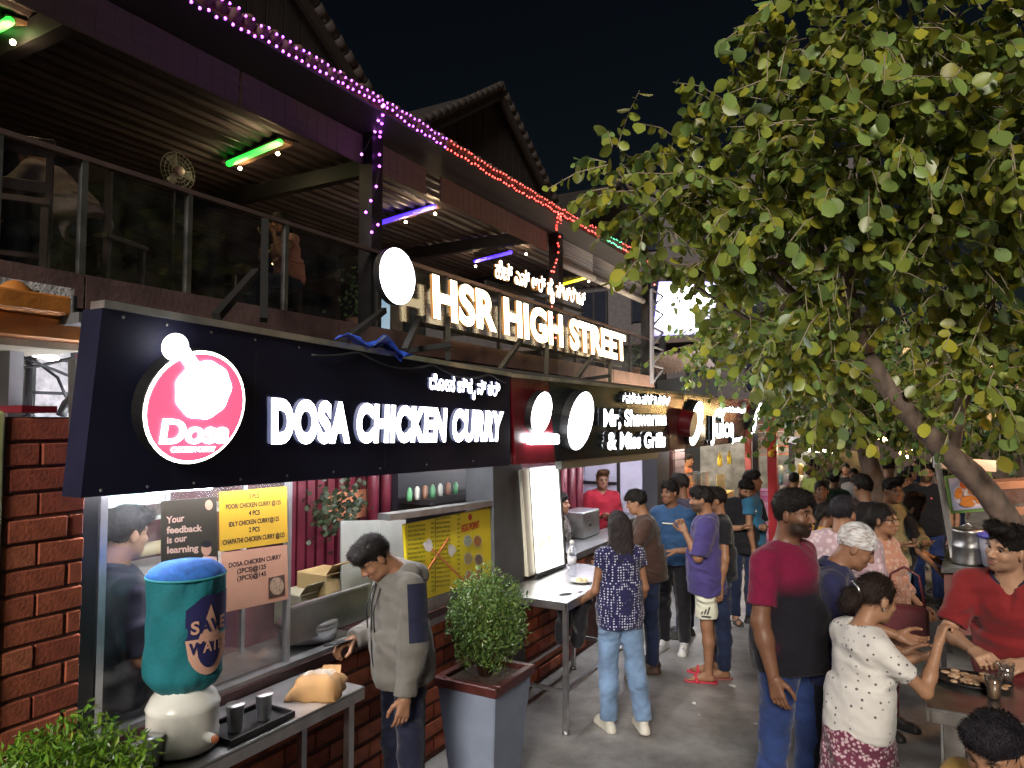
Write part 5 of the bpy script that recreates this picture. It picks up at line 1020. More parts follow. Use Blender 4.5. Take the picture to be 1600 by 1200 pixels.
# litter
for i, (px, py, s, lb) in enumerate(((1144, 1073, .035, 'white paper scrap near the red slippers'), (1183, 1133, .03, 'white paper scrap by the man in blue jeans'), (1084, 1100, .018, 'tiny white crumb of paper on bare concrete'), (1093, 1119, .015, 'tiny paper fleck beside another scrap on the concrete'), (1180, 963, .02, 'paper scrap on the concrete behind the man in maroon'))):
    c = onz(px, py, .006); m = mb(); rs = random.Random(i); P_ = [c+Vector((s*math.cos(a)*rs.uniform(.6, 1.2), s*math.sin(a)*rs.uniform(.6, 1.2), rs.uniform(.002, .02))) for a in np.linspace(0, 2*math.pi, 7, endpoint=False)]
    m.add(P_+[c+Vector((0, 0, .012))], [(j, (j+1) % 7, 7) for j in range(7)]); o = m.build('paper_scrap', WHITEP); o.modifiers.new('s', 'SOLIDIFY').thickness = .002; tag(o, lb, 'litter', 'paper scraps on the ground')
# ================================================================== people: signed distance bodies, meshed by surface nets
def seg_d(P, a, b, ra, rb):
    ab = b-a; L2 = float(ab@ab)+1e-9
    t = np.clip(((P-a)@ab)/L2, 0, 1)
    q = P-a-t[..., None]*ab
    return np.sqrt((q*q).sum(-1))-(ra+(rb-ra)*t)
def ell_d(P, c, r, Rm=None):
    q = P-c
    if Rm is not None: q = q@Rm
    k0 = np.sqrt(((q/r)**2).sum(-1)); k1 = np.sqrt(((q/(r*r))**2).sum(-1))+1e-9
    return k0*(k0-1)/k1
def smin(a, b, k):
    h = np.clip(.5+.5*(b-a)/k, 0, 1)
    return b+(a-b)*h-k*h*(1-h)
class Field:
    def __init__(s, lo, hi, h):
        s.lo = np.array(lo, float); s.h = h; n = np.ceil((np.array(hi)-s.lo)/h).astype(int)+1; s.n = n
        ax = [s.lo[i]+h*np.arange(n[i]) for i in range(3)]
        s.P = np.stack(np.meshgrid(*ax, indexing='ij'), -1); s.D = np.full(n, .5)
    def sl(s, lo, hi):
        i0 = np.clip(np.floor((np.array(lo)-s.lo)/s.h).astype(int), 0, s.n); i1 = np.clip(np.ceil((np.array(hi)-s.lo)/s.h).astype(int)+1, 0, s.n)
        return tuple(slice(a, b) for a, b in zip(i0, i1))
    def put(s, fn, lo, hi, k, cuts=()):
        S = s.sl(np.array(lo)-.05-k, np.array(hi)+.05+k)
        if min(x.stop-x.start for x in S) <= 0: return
        P = s.P[S]; d = fn(P)
        for (p, nrm) in cuts: d = np.maximum(d, (P-np.array(p))@np.array(nrm))
        s.D[S] = smin(s.D[S], d, k) if k > 0 else np.minimum(s.D[S], d)
    def cap(s, a, b, ra, rb, k=.03, cuts=()):
        a = np.array(a, float); b = np.array(b, float); m = max(ra, rb)
        s.put(lambda P: seg_d(P, a, b, ra, rb), np.minimum(a, b)-m, np.maximum(a, b)+m, k, cuts)
    def ell(s, c, r, k=.03, Rm=None, cuts=()):
        c = np.array(c, float); r = np.array(r, float); m = r.max()
        s.put(lambda P: ell_d(P, c, r, Rm), c-m, c+m, k, cuts)
    def sub(s, fn): s.D = np.maximum(s.D, -fn(s.P))
    def cut(s, p, nrm): s.D = np.maximum(s.D, (s.P-np.array(p))@np.array(nrm))
    def mesh(s):
        D = s.D; ins = D < 0; nx, ny, nz = D.shape
        c8 = [ins[i:nx-1+i, j:ny-1+j, k:nz-1+k] for i in (0, 1) for j in (0, 1) for k in (0, 1)]
        sm = sum(c.astype(np.int8) for c in c8); idx = np.argwhere((sm > 0) & (sm < 8))
        vid = np.full((nx-1, ny-1, nz-1), -1, np.int32); vid[tuple(idx.T)] = np.arange(len(idx))
        pos = np.zeros((len(idx), 3)); cnt = np.zeros(len(idx))
        off = [(i, j, k) for i in (0, 1) for j in (0, 1) for k in (0, 1)]
        for a in off:
            for ax in range(3):
                if a[ax]: continue
                b = list(a); b[ax] = 1
                fa = D[idx[:, 0]+a[0], idx[:, 1]+a[1], idx[:, 2]+a[2]]; fb = D[idx[:, 0]+b[0], idx[:, 1]+b[1], idx[:, 2]+b[2]]
                cr = (fa < 0) != (fb < 0); t = np.where(cr, fa/np.where(cr, fa-fb, 1), 0)
                p = np.tile(np.array(a, float), (len(idx), 1)); p[:, ax] += t
                pos += p*cr[:, None]; cnt += cr
        V = s.lo+(idx+pos/np.maximum(cnt, 1)[:, None])*s.h
        Q = []
        for ax in range(3):
            o = [0, 1, 2]; o.remove(ax); sa = [slice(None)]*3; sb = [slice(None)]*3
            sa[ax] = slice(0, -1); sb[ax] = slice(1, None)
            A = ins[tuple(sa)]; B = ins[tuple(sb)]; e = np.argwhere(A != B)
            lim = np.array(D.shape)-1
            e = e[(e[:, o[0]] > 0) & (e[:, o[1]] > 0) & (e[:, o[0]] < lim[o[0]]) & (e[:, o[1]] < lim[o[1]])]
            if not len(e): continue
            def g(d0, d1):
                q = e.copy(); q[:, o[0]] -= d0; q[:, o[1]] -= d1; return vid[tuple(q.T)]
            q = np.stack([g(1, 1), g(0, 1), g(0, 0), g(1, 0)], 1)
            fl = A[tuple(e.T)] if ax != 1 else ~A[tuple(e.T)]
            q[~fl] = q[~fl][:, ::-1]; Q.append(q)
        Q = np.concatenate(Q); Q = Q[(Q >= 0).all(1)]
        return V, Q
def fold(P, f, amp, seed, st=(1, 1, 1)):
    rs = np.random.RandomState(seed); out = 0
    Q = P*np.array(st)
    wp = .35*np.sin(Q@rs.normal(0, f*.5, 3)+rs.rand()*6)
    for i in range(5):
        out = out+np.sin(Q@rs.normal(0, f*(.6+.35*i), 3)+wp*2+rs.rand()*6)/(1+.5*i)
    return amp*out/2
def rotm(yaw, pitch, roll=0):
    "head turn: yaw to its left, pitch up, in degrees"
    return np.array(Matrix.Rotation(R(yaw), 3, 'Z') @ Matrix.Rotation(R(pitch), 3, 'X') @ Matrix.Rotation(R(roll), 3, 'Y'))
_hc = {}
def head_mesh(kind, h):
    key = (kind, h)
    if key in _hc: return _hc[key]
    F = Field((-.13, -.15, -.23), (.13, .16, .15), h)
    fem = kind == 'f'; fat = kind == 'fat'
    jw = .052 if fem else (.07 if fat else .058)
    F.ell((0, -.012, .028), (.076, .096, .092), .02)                       # skull
    F.ell((0, .022, -.03), (.066 if not fat else .074, .07, .085), .03)      # face
    F.ell((0, .035, -.078), (jw, .05, .036), .03)                            # jaw
    F.ell((0, .068, -.102), (.022, .018, .018), .025)                        # chin
    F.cap((0, -.02, -.06), (0, -.045, -.24), .052 if fem else .06, .056 if fem else .066, .03)
    for sx in (-1, 1):
        F.ell((sx*.038, .062, -.03), (.024, .02, .02), .02)                  # cheek
        F.cap((sx*.012, .083, .022), (sx*.05, .068, .024), .009, .008, .014)  # brow
        F.ell((sx*.079, -.008, -.012), (.01, .02, .032), .006, np.array(Matrix.Rotation(sx*R(-18), 3, 'Z')))
    for sx in (-1, 1):
        c = np.array((sx*.032, .092, .004)); F.sub(lambda P, c=c: -smin(-ell_d(P, c, np.array((.02, .016, .011))), np.full(P.shape[:-1], 9.), .01))
    F.cap((0, .088, .01), (0, .108, -.028), .008, .013, .012)                 # nose
    for sx in (-1, 1): F.ell((sx*.013, .098, -.034), (.009, .012, .008), .008)
    F.ell((0, .09, -.06), (.026, .012, .0065), .008); F.ell((0, .088, -.073), (.022, .012, .0075), .008)
    F.sub(lambda P: ell_d(P, np.array((0, .103, -.0665)), np.array((.024, .01, .0025))))
    V, Q = F.mesh(); _hc[key] = (V, Q); return V, Q
def head_paint(V, skin, beard=0., lip=(.30, .10, .09), brow=(.012, .009, .008), stache=0.):
    c = np.tile(np.array(skin, float), (len(V), 1)); x, y, z = V.T
    def mix(mask, col): c[:] = c*(1-mask[:, None])+np.array(col)*mask[:, None]
    def bump(cx, cy, cz, rx, ry, rz): return np.clip(1.6-1.6*np.sqrt(((np.abs(x)-cx)/rx)**2+((y-cy)/ry)**2+((z-cz)/rz)**2), 0, 1)
    mix(bump(.03, .08, -.03, .035, .06, .03)*.25, np.array(skin)*np.array((1.15, .8, .75)))
    mix(bump(0, .1, -.066, .03, .03, .016)*.85, lip)
    if beard:
        b = np.clip((-.018-z)/.03, 0, 1)*np.clip((y+.03)/.05, 0, 1)*np.clip((z+.135)/.03, 0, 1)
        b *= 1-bump(0, .1, -.066, .026, .03, .013)
        b *= np.clip(1.2-np.clip((z+.055)/.02, 0, 1)*np.clip((.05-np.abs(x))/.02, 0, 1)*1.2, 0, 1)
        mix(b*beard, brow)
    if beard or stache: mix(bump(0, .1, -.05, .032, .03, .011)*max(beard, stache), brow)
    mix(bump(.034, .085, .0245, .026, .04, .0085), brow)
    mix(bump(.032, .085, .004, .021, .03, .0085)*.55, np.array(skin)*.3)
    return c
def hair_mesh(style, h, seed=0):
    key = ('hair', style, h, seed)
    if key in _hc: return _hc[key]
    lo = (-.17, -.22, -.25); hi = (.17, .17, .19)
    if style in ('long', 'longfront'): lo = (-.17, -.24, -.55)
    F = Field(lo, hi, h); n = lambda P: fold(P, 78, .0042, seed+3, (1, 1, .45))+fold(P, 28, .0045, seed+5)
    F.ell((0, -.016, .034), (.0845, .102, .099), .01)
    if style == 'quiff':
        F.cap((-.045, .045, .105), (.045, .045, .105), .04, .04, .03); F.cap((-.03, .09, .12), (.03, .09, .12), .028, .028, .03)
        F.cap((-.02, .115, .122), (.03, .115, .115), .016, .016, .02)
    if style in ('short', 'messy', 'fringe'): F.ell((0, .015, .075), (.08, .08, .062), .02)
    if style == 'messy': F.cap((-.04, .08, .075), (.05, .07, .085), .03, .028, .02)
    if style == 'fringe': F.cap((-.04, .082, .06), (.04, .082, .055), .026, .026, .02)
    fx = .078 if style not in ('long', 'longfront', 'bun', 'tied') else .062
    hair_line = .05 if style in ('fringe',) else (.06 if style != 'bald' else .2)
    def face(P):      # keep the face free
        q = P-np.array((0, .105, -.03)); a = ell_d(P, np.array((0, .12, -.035)), np.array((fx, .085, hair_line+.045)))
        return a
    F.sub(face)
    if style not in ('long', 'longfront', 'bun', 'tied'):
        F.cut((0, 0, -.045), (0, .35, -1)); F.sub(lambda P: np.maximum(np.maximum(-(P[..., 1]+.012), P[..., 1]-.2), np.maximum(P[..., 2]-.012, -1)) if style != 'messy' else np.maximum(-(P[..., 1]+.0), P[..., 2]+.005))
    if style == 'bun':
        F.ell((0, -.13, -.03), (.06, .05, .055), .03); F.ell((.02, -.15, -.06), (.045, .035, .045), .02); F.ell((-.03, -.14, -.075), (.035, .03, .04), .02)
    if style == 'tied': F.ell((0, -.12, -.02), (.045, .035, .05), .03); F.cap((0, -.13, -.03), (0, -.14, -.19), .03, .015, .02)
    if style == 'long':
        for sx in (-1, 1): F.cap((sx*.055, -.04, .0), (sx*.07, -.07, -.32), .045, .04, .03)
        F.cap((0, -.075, .02), (0, -.1, -.42), .06, .05, .03); F.cap((-.04, -.08, .02), (-.05, -.1, -.4), .055, .04, .03); F.cap((.04, -.08, .02), (.05, -.1, -.38), .055, .04, .03)
    if style == 'longfront':
        F.cap((.07, .0, .03), (.085, .05, -.36), .035, .04, .03); F.cap((0, -.08, .02), (.03, -.1, -.36), .055, .045, .03); F.cap((-.06, -.02, .03), (-.08, -.03, -.3), .035, .035, .03)
    F.D = F.D+n(F.P)
    V, Q = F.mesh(); _hc[key] = (V, Q); return V, Q
def strands(V, Q, style, seed, n):
    rs = np.random.RandomState(seed+50); i = rs.randint(0, len(Q), n); q = V[Q[i]]; c = q.mean(1); nm = np.cross(q[:, 2]-q[:, 0], q[:, 3]-q[:, 1]); nm /= np.linalg.norm(nm, axis=1)[:, None]+1e-9
    lg = style in ('long', 'longfront', 'bun', 'tied')
    flow = np.tile(np.array((0, -.5, -.6) if lg else (.25, .75, .15), float), (n, 1))
    if lg and style in ('long', 'longfront'): flow = np.where(c[:, 2:3] < 0, np.array([[0, -.1, -1.]]), flow)
    d = flow+rs.normal(0, .28 if lg else .55, (n, 3)); d -= nm*(d*nm).sum(1)[:, None]; d /= np.linalg.norm(d, axis=1)[:, None]+1e-9; d = d+nm*(.14 if lg else .34)*(.4+rs.rand(n, 1))
    s = np.cross(d, nm); s /= np.linalg.norm(s, axis=1)[:, None]+1e-9; L_ = ((.05 if lg else .02)*(.6+.8*rs.rand(n)))[:, None]; w_ = .0017
    S = np.stack([c-s*w_, c+s*w_, c+s*w_*.2+d*L_, c-s*w_*.2+d*L_], 1).reshape(-1, 3); f = np.arange(n)[:, None]*4+np.array([[0, 1, 2, 3]])+len(V)
    return np.concatenate([V, S]), np.concatenate([Q, f])
def hand_mesh(pose, h=.0042):
    "right hand: wrist at the origin, fingers along -Z, palm towards -X, thumb towards +Y"
    key = ('hand', pose)
    if key in _hc: return _hc[key]
    curl = {'relax': 28, 'grip': 62, 'fist': 82, 'flat': 6, 'phone': 50, 'point': 70}[pose]
    F = Field((-.11, -.07, -.22), (.06, .1, .05), h)
    F.cap((0, 0, .04), (0, 0, -.012), .026, .024, .02)
    for y in (-.028, -.01, .01, .028): F.cap((0, y*.6, -.015), (0, y, -.085), .0135, .0105, .018)
    L = {-.028: .058, -.01: .075, .01: .082, .028: .072}
    for i, (y, l) in enumerate(L.items()):
        cu = curl+(i-1.5)*-5
        if pose == 'point' and i == 3: cu = 8
        a = R(cu); p = np.array((0, y*1.05, -.088)); d = 0
        for j, fr in enumerate((.45, .32, .25)):
            d += a if j else a*.7
            q = p+np.array((-math.sin(d), y*.08, -math.cos(d)))*l*fr
            F.cap(p, q, .0092-.001*j, .0086-.001*j, .004); p = q
    th = R(20 if pose == 'flat' else 40)
    p = np.array((-.008, .024, -.02)); q = p+np.array((-.014, .026, -.032)); r = q+np.array((-.012-.01*(curl > 40), .010, -.03)); s2 = r+np.array((-.008, .0-.006*(curl > 40), -.024))
    F.cap(p, q, .015, .012, .012); F.cap(q, r, .0112, .0098, .004); F.cap(r, s2, .0098, .0085, .003)
    V, Q = F.mesh(); _hc[key] = (V, Q); return V, Q
def nrm(v): v = np.array(v, float); return v/np.linalg.norm(v)
def vcol_mat(name, rough=.5, sss=0., bump=.15, bscale=90., spec=.4, sheen=0.):
    if name in _mc: return _mc[name]
    m = bpy.data.materials.new(name); m.use_nodes = True; nt = m.node_tree; P = nt.nodes['Principled BSDF']; L = nt.links.new
    a = nt.nodes.new('ShaderNodeAttribute'); a.attribute_name = 'Col'
    nz = nt.nodes.new('ShaderNodeTexNoise'); nz.inputs['Scale'].default_value = 35; nz.inputs['Detail'].default_value = 5
    tc = nt.nodes.new('ShaderNodeTexCoord'); L(tc.outputs['Object'], nz.inputs['Vector'])
    mr = nt.nodes.new('ShaderNodeMapRange'); mr.inputs[3].default_value = .82; mr.inputs[4].default_value = 1.18; L(nz.outputs['Fac'], mr.inputs[0])
    mx = nt.nodes.new('ShaderNodeMix'); mx.data_type = 'RGBA'; mx.blend_type = 'MULTIPLY'; mx.inputs[0].default_value = 1
    cb = nt.nodes.new('ShaderNodeCombineColor'); [L(mr.outputs[0], cb.inputs[i]) for i in range(3)]
    L(a.outputs['Color'], mx.inputs[6]); L(cb.outputs[0], mx.inputs[7]); L(mx.outputs[2], P.inputs['Base Color'])
    P.inputs['Roughness'].default_value = rough; P.inputs['Specular IOR Level'].default_value = spec; P.inputs['Sheen Weight'].default_value = sheen
    if sss: P.inputs['Subsurface Weight'].default_value = sss; P.inputs['Subsurface Radius'].default_value = (.012, .004, .002)
    n2 = nt.nodes.new('ShaderNodeTexNoise'); n2.inputs['Scale'].default_value = bscale; n2.inputs['Detail'].default_value = 4; L(tc.outputs['Object'], n2.inputs['Vector'])
    b = nt.nodes.new('ShaderNodeBump'); b.inputs['Strength'].default_value = bump; b.inputs['Distance'].default_value = .006
    L(n2.outputs['Fac'], b.inputs['Height']); L(b.outputs[0], P.inputs['Normal'])
    _mc[name] = m; return m
def hair_mat(name, col):
    if name in _mc: return _mc[name]
    m = bpy.data.materials.new(name); m.use_nodes = True; nt = m.node_tree; P = nt.nodes['Principled BSDF']; L = nt.links.new
    tc = nt.nodes.new('ShaderNodeTexCoord'); mp = nt.nodes.new('ShaderNodeMapping'); mp.inputs['Scale'].default_value = (120, 120, 14); L(tc.outputs['Object'], mp.inputs[0])
    nz = nt.nodes.new('ShaderNodeTexNoise'); nz.inputs['Scale'].default_value = 1.6; nz.inputs['Detail'].default_value = 5; L(mp.outputs[0], nz.inputs['Vector'])
    rp = nt.nodes.new('ShaderNodeValToRGB'); rp.color_ramp.elements[0].color = (*[c*.5 for c in col], 1); rp.color_ramp.elements[1].color = (*[c*1.7 for c in col], 1)
    L(nz.outputs['Fac'], rp.inputs[0]); L(rp.outputs[0], P.inputs['Base Color']); P.inputs['Roughness'].default_value = .55; P.inputs['Specular IOR Level'].default_value = .2
    b = nt.nodes.new('ShaderNodeBump'); b.inputs['Strength'].default_value = .8; b.inputs['Distance'].default_value = .008; L(nz.outputs['Fac'], b.inputs['Height']); L(b.outputs[0], P.inputs['Normal'])
    _mc[name] = m; return m
def cloth_mat(name, col, pattern=None, col2=(.9, .9, .9), rough=.85, sc=60., denim=False):
    if name in _mc: return _mc[name]
    m = bpy.data.materials.new(name); m.use_nodes = True; nt = m.node_tree; P = nt.nodes['Principled BSDF']; L = nt.links.new
    tc = nt.nodes.new('ShaderNodeTexCoord')
    nz = nt.nodes.new('ShaderNodeTexNoise'); nz.inputs['Scale'].default_value = 9 if not denim else 5; nz.inputs['Detail'].default_value = 7; L(tc.outputs['Object'], nz.inputs['Vector'])
    rp = nt.nodes.new('ShaderNodeValToRGB'); e = rp.color_ramp.elements; e[0].position = .3; e[1].position = .75
    k0, k1 = (.85, 1.12) if not denim else (.6, 1.6)
    e[0].color = (*[c*k0 for c in col], 1); e[1].color = (*[min(1, c*k1) for c in col], 1); L(nz.outputs['Fac'], rp.inputs[0]); out = rp.outputs[0]
    if pattern:
        if pattern == 'dots':
            vo = nt.nodes.new('ShaderNodeTexVoronoi'); vo.inputs['Scale'].default_value = sc; vo.inputs['Randomness'].default_value = .25; L(tc.outputs['Object'], vo.inputs['Vector'])
            r2 = nt.nodes.new('ShaderNodeValToRGB'); r2.color_ramp.elements[0].position = .26 if sc > 40 else .15; r2.color_ramp.elements[1].position = .33 if sc > 40 else .22; r2.color_ramp.elements[0].color = (1, 1, 1, 1); r2.color_ramp.elements[1].color = (0, 0, 0, 1); L(vo.outputs['Distance'], r2.inputs[0])
        elif pattern == 'floral':
            vo = nt.nodes.new('ShaderNodeTexVoronoi'); vo.inputs['Scale'].default_value = sc; vo.inputs['Randomness'].default_value = 1; L(tc.outputs['Object'], vo.inputs['Vector'])
            r2 = nt.nodes.new('ShaderNodeValToRGB'); r2.color_ramp.elements[0].position = .3; r2.color_ramp.elements[1].position = .5; r2.color_ramp.elements[0].color = (1, 1, 1, 1); r2.color_ramp.elements[1].color = (0, 0, 0, 1); L(vo.outputs['Distance'], r2.inputs[0])
        else:   # plaid
            r2 = nt.nodes.new('ShaderNodeTexChecker'); r2.inputs['Scale'].default_value = sc; L(tc.outputs['Object'], r2.inputs['Vector']); r2.inputs[1].default_value = (1, 1, 1, 1); r2.inputs[2].default_value = (0, 0, 0, 1)
        mx = nt.nodes.new('ShaderNodeMix'); mx.data_type = 'RGBA'; L(r2.outputs[0], mx.inputs[0]); L(out, mx.inputs[6]); mx.inputs[7].default_value = (*col2, 1); out = mx.outputs[2]
    L(out, P.inputs['Base Color']); P.inputs['Roughness'].default_value = rough; P.inputs['Sheen Weight'].default_value = .15; P.inputs['Specular IOR Level'].default_value = .25
    wrinkle(nt, tc, P); _mc[name] = m; return m
def wrinkle(nt, tc, P):
    L = nt.links.new
    n2 = nt.nodes.new('ShaderNodeTexNoise'); n2.inputs['Scale'].default_value = 55; n2.inputs['Detail'].default_value = 5; L(tc.outputs['Object'], n2.inputs['Vector'])
    b = nt.nodes.new('ShaderNodeBump'); b.inputs['Strength'].default_value = .35; b.inputs['Distance'].default_value = .006; L(n2.outputs['Fac'], b.inputs['Height'])
    mp = nt.nodes.new('ShaderNodeMapping'); mp.inputs['Rotation'].default_value = (.5, .3, .2); mp.inputs['Scale'].default_value = (1, 1, 1.7); L(tc.outputs['Object'], mp.inputs[0])
    n3 = nt.nodes.new('ShaderNodeTexNoise'); n3.noise_type = 'RIDGED_MULTIFRACTAL'; n3.inputs['Scale'].default_value = 4.2; n3.inputs['Detail'].default_value = 3.; n3.inputs['Roughness'].default_value = .45; n3.inputs['Distortion'].default_value = .8; L(mp.outputs[0], n3.inputs['Vector'])
    b2 = nt.nodes.new('ShaderNodeBump'); b2.inputs['Strength'].default_value = .9; b2.inputs['Distance'].default_value = .05; L(n3.outputs['Fac'], b2.inputs['Height']); L(b.outputs[0], b2.inputs['Normal']); L(b2.outputs[0], P.inputs['Normal'])
HS = .945
SKIN = {'a': (.33, .175, .105), 'b': (.26, .13, .076), 'c': (.165, .078, .046), 'd': (.4, .23, .15)}
HAIR = (.010, .008, .008)
def person(label, loc, heading, H=1.7, sex='m', res=.013, skin='b', hair='short', hair_col=HAIR, seed=0, beard=0., stache=0.,
           spine=(0, 0, 1), head=(0, 0, 0), La=(-.18, .02, -1), Lf=(-.05, .18, -1), Ra=(.18, .02, -1), Rf=(.05, .18, -1),
           Lt=(-.04, 0, -1), Ls=(0, -.02, -1), Rt=(.04, 0, -1), Rs=(0, -.02, -1), Lh='relax', Rh='relax', Lp=None, Rp=None, belly=0., bulk=1.,
           top=None, sleeve=.55, hem=None, bottom=None, leg=1., shoes=(.02, .02, .02), sandals=False, loose=.014, wide=1., skirt=False, collar=None, open_collar=0.,
           seat_z=None, extras=None, headkind=None, hr=None, two_tone=None, glasses=False, hairnet=False, legs=True, feet=(0, 0)):
    """heading: the world direction the body faces (x, y); arms and legs by direction vectors in the body's frame (+Y forward, +X its right)"""
    k = H/1.72; fem = sex == 'f'
    sp = nrm(spine); B = np.array(Vector((0, 0, 1)).rotation_difference(Vector(sp)).to_matrix())
    pel = np.array((0, 0, .95)); hipw = .088; shw = .178*(.9 if fem else 1.02)*min(bulk, 1.12)
    def up(x, y, z): return pel+B@np.array((x, y, z-.95))
    sh = {-1: up(-shw, -.012, 1.375), 1: up(shw, -.012, 1.375)}; nk = up(0, -.015, 1.44)
    hc = up(0, .012, 1.44)+np.array((0, 0, 0))+B@np.array((0, 0, .158))
    hR = B@rotm(*head)
    hc = nk+hR@np.array((0, .043, .16))
    A = {}
    for s, ua, fa in ((-1, La, Lf), (1, Ra, Rf)):
        e = sh[s]+nrm(ua)*.285; w_ = e+nrm(fa)*.25; A[s] = (sh[s], e, w_)
    G = {}
    for s, t, c in ((-1, Lt, Ls), (1, Rt, Rs)):
        h0 = pel+np.array((s*hipw, 0, -.04)); kn = h0+nrm(t)*.42; an = kn+nrm(c)*.41; G[s] = (h0, kn, an)
    zmin = min(G[-1][2][2], G[1][2][2])-.085
    if not legs: zmin = 0
    off = np.array((0, 0, -zmin))
    if seat_z is not None: off = np.array((0, 0, seat_z/k-.85))
    T = lambda p: p+off
    pel = pel+off; nk = nk+off; hc = hc+off; sh = {s: p+off for s, p in sh.items()}
    A = {s: tuple(p+off for p in q) for s, q in A.items()}; G = {s: tuple(p+off for p in q) for s, q in G.items()}
    allp = [hc+np.array((0, 0, .14)), hc-.14, hc+.14, up(-.25, -.2, 1.2), up(.25, .24, 1.2), pel-.24, pel+.24]+[p+d for q in A.values() for p in q for d in (-.12, .12)]
    if legs: allp += [p+d for q in G.values() for p in q for d in (-.13, .13)]
    lo = np.min(allp, 0)-.05; hi = np.max(allp, 0)+.05; lo[2] = max(lo[2], -.03) if seat_z is None else lo[2]
    bk = bulk
    wr = (.122 if fem else .138)*bk; cr = (.15 if fem else .167)*bk; pr = (.165 if fem else .15)*bk
    def torso(F, t, k0=.05):
        F.ell(up(0, 0, .95), (pr+t, .112*bk+t, .125+t), k0, B); F.ell(up(0, .005+belly*.4, 1.1), (wr+t+belly*.4, .1*bk+t+belly, .15+t), k0, B)
        F.ell(up(0, .0, 1.27), (cr+t, .112*bk+t, .19+t), k0, B)
        F.cap(sh[-1]*.85+sh[1]*.15, sh[1]*.85+sh[-1]*.15, .05*bk+t, .05*bk+t, k0)
        for s in (-1, 1): F.cap(nk+(0, 0, -.02), sh[s]*.93+sh[-s]*.07, .05+t*.6, .044*bk+t*.6, .03)
        if fem:
            for s in (-1, 1): F.ell(up(s*.065, .085, 1.24), (.058+t, .055+t, .06+t), .04, B)
    ar = (.82 if fem else 1.)*bk
    # ---- skin
    F = Field(lo, hi, res); torso(F, -.012)
    F.cap(nk+np.array((0, 0, -.03)), nk+(hc-nk)*.55, .05 if fem else .06, .049 if fem else .058, .03)
    for s in (-1, 1):
        a, e, w_ = A[s]; F.cap(a, e, .043*ar, .038*ar, .03); F.cap(e, e+(w_-e)*.35, .039*ar, .038*ar, .02); F.cap(e+(w_-e)*.3, w_, .038*ar, .0255*ar, .02)
        if legs:
            h0, kn, an = G[s]; F.cap(h0, kn, .078*bk, .052*bk, .04); F.cap(kn, kn+(an-kn)*.35+np.array((0, -.012, 0)), .05*bk, .053*bk, .03); F.cap(kn+(an-kn)*.35+np.array((0, -.012, 0)), an, .05*bk, .034, .03)
            fd = np.array((s*.12+feet[0], 1, 0)); fd /= np.linalg.norm(fd)
            if sandals:
                F.cap(an+np.array((0, -.025, -.045)), an+fd*.13+np.array((0, 0, -.058)), .033, .026, .02); F.cap(an, an+fd*.1+np.array((0, 0, -.05)), .03, .026, .02)
                for q in range(5): F.cap(an+fd*.12+np.array((s*(.02-q*.011), 0, -.06)), an+fd*(.185-.012*q)+np.array((s*(.026-q*.013), 0, -.064)), .012, .0095, .006)
    V, Q = F.mesh(); sk = np.array(SKIN[skin] if isinstance(skin, str) else skin); C = np.tile(sk, (len(V), 1))
    parts = [(V, Q, C)]
    hk = headkind or ('f' if fem else 'm'); hres = hr or max(.0055, res*.5)
    HV, HQ = head_mesh(hk, hres); parts.append(((HV*HS)@hR.T+hc, HQ, head_paint(HV, sk, beard, stache=stache)))
    for s, pose, pd in ((-1, Lh, Lp), (1, Rh, Rp)):
        if pose is None: continue
        hv, hq = hand_mesh(pose); hv = hv.copy(); hq2 = hq
        if s < 0: hv[:, 0] *= -1; hq2 = hq[:, ::-1]
        if fem: hv *= .9
        z = -nrm(A[s][2]-A[s][1]); fwd = np.array(pd if pd is not None else (0, 1, .01), float); y = fwd-z*(fwd@z); y = nrm(y if np.linalg.norm(y) > 1e-3 else (1, 0, 0)); x = np.cross(y, z)
        Rm = np.stack([x, y, z], 1)
        parts.append((hv@Rm.T+A[s][2], hq2, np.tile(sk*1.04, (len(hv), 1))))
    n = 0; VV = []; QQ = []; CC = []
    for (v, q, c) in parts: VV.append(v); QQ.append(q+n); CC.append(c); n += len(v)
    root = thing('person', label, 'person', loc, math.atan2(heading[1], heading[0])-math.pi/2)
    def emit(name, V, Q, mat, parent=root, col=None, local_head=False):
        V = np.asarray(V)
        o = link(name, npmesh(name, V*k, Q, mat, col=col), parent); return o
    emit('body', np.concatenate(VV), np.concatenate(QQ), vcol_mat('skin', .48, .0, .12, 120), col=np.concatenate(CC))
    def to_head(v): return (np.asarray(v)*HS)@hR.T+hc
    # ---- eyes
    for s in (-1, 1):
        m = mb(); m.ball((0, 0, 0), .0118, 14, 10); V = np.array(m.v)
        c = np.where((V[:, 1:2] > .0085), np.array([[.01, .007, .005]]), np.array([[.42, .38, .36]]))
        me = npmesh('eye', (to_head(V+np.array((s*.032, .0715, .004))))*k, np.array([f for f in m.f if len(f) == 4]), vcol_mat('eye', .15, 0, 0, 10), col=c); link('eye', me, root)
    # ---- hair
    if hair and hair != 'bald':
        hv, hq = strands(*hair_mesh(hair, hres*1.1, seed % 3), hair, seed, 2600 if res < .0135 else 900); emit('hair', to_head(hv), hq, hair_mat('hair_%.3f' % hair_col[0], hair_col))
    if hairnet:
        F2 = Field((-.14, -.16, -.1), (.14, .16, .18), hres); F2.ell((0, -.014, .038), (.09, .112, .104), .01); F2.cut((0, 0, .005), (0, .42, -1))
        F2.D += fold(F2.P, 60, .004, 4, (1.2, .5, 1)); hv, hq = F2.mesh(); emit('hairnet', to_head(hv), hq, NETMAT())
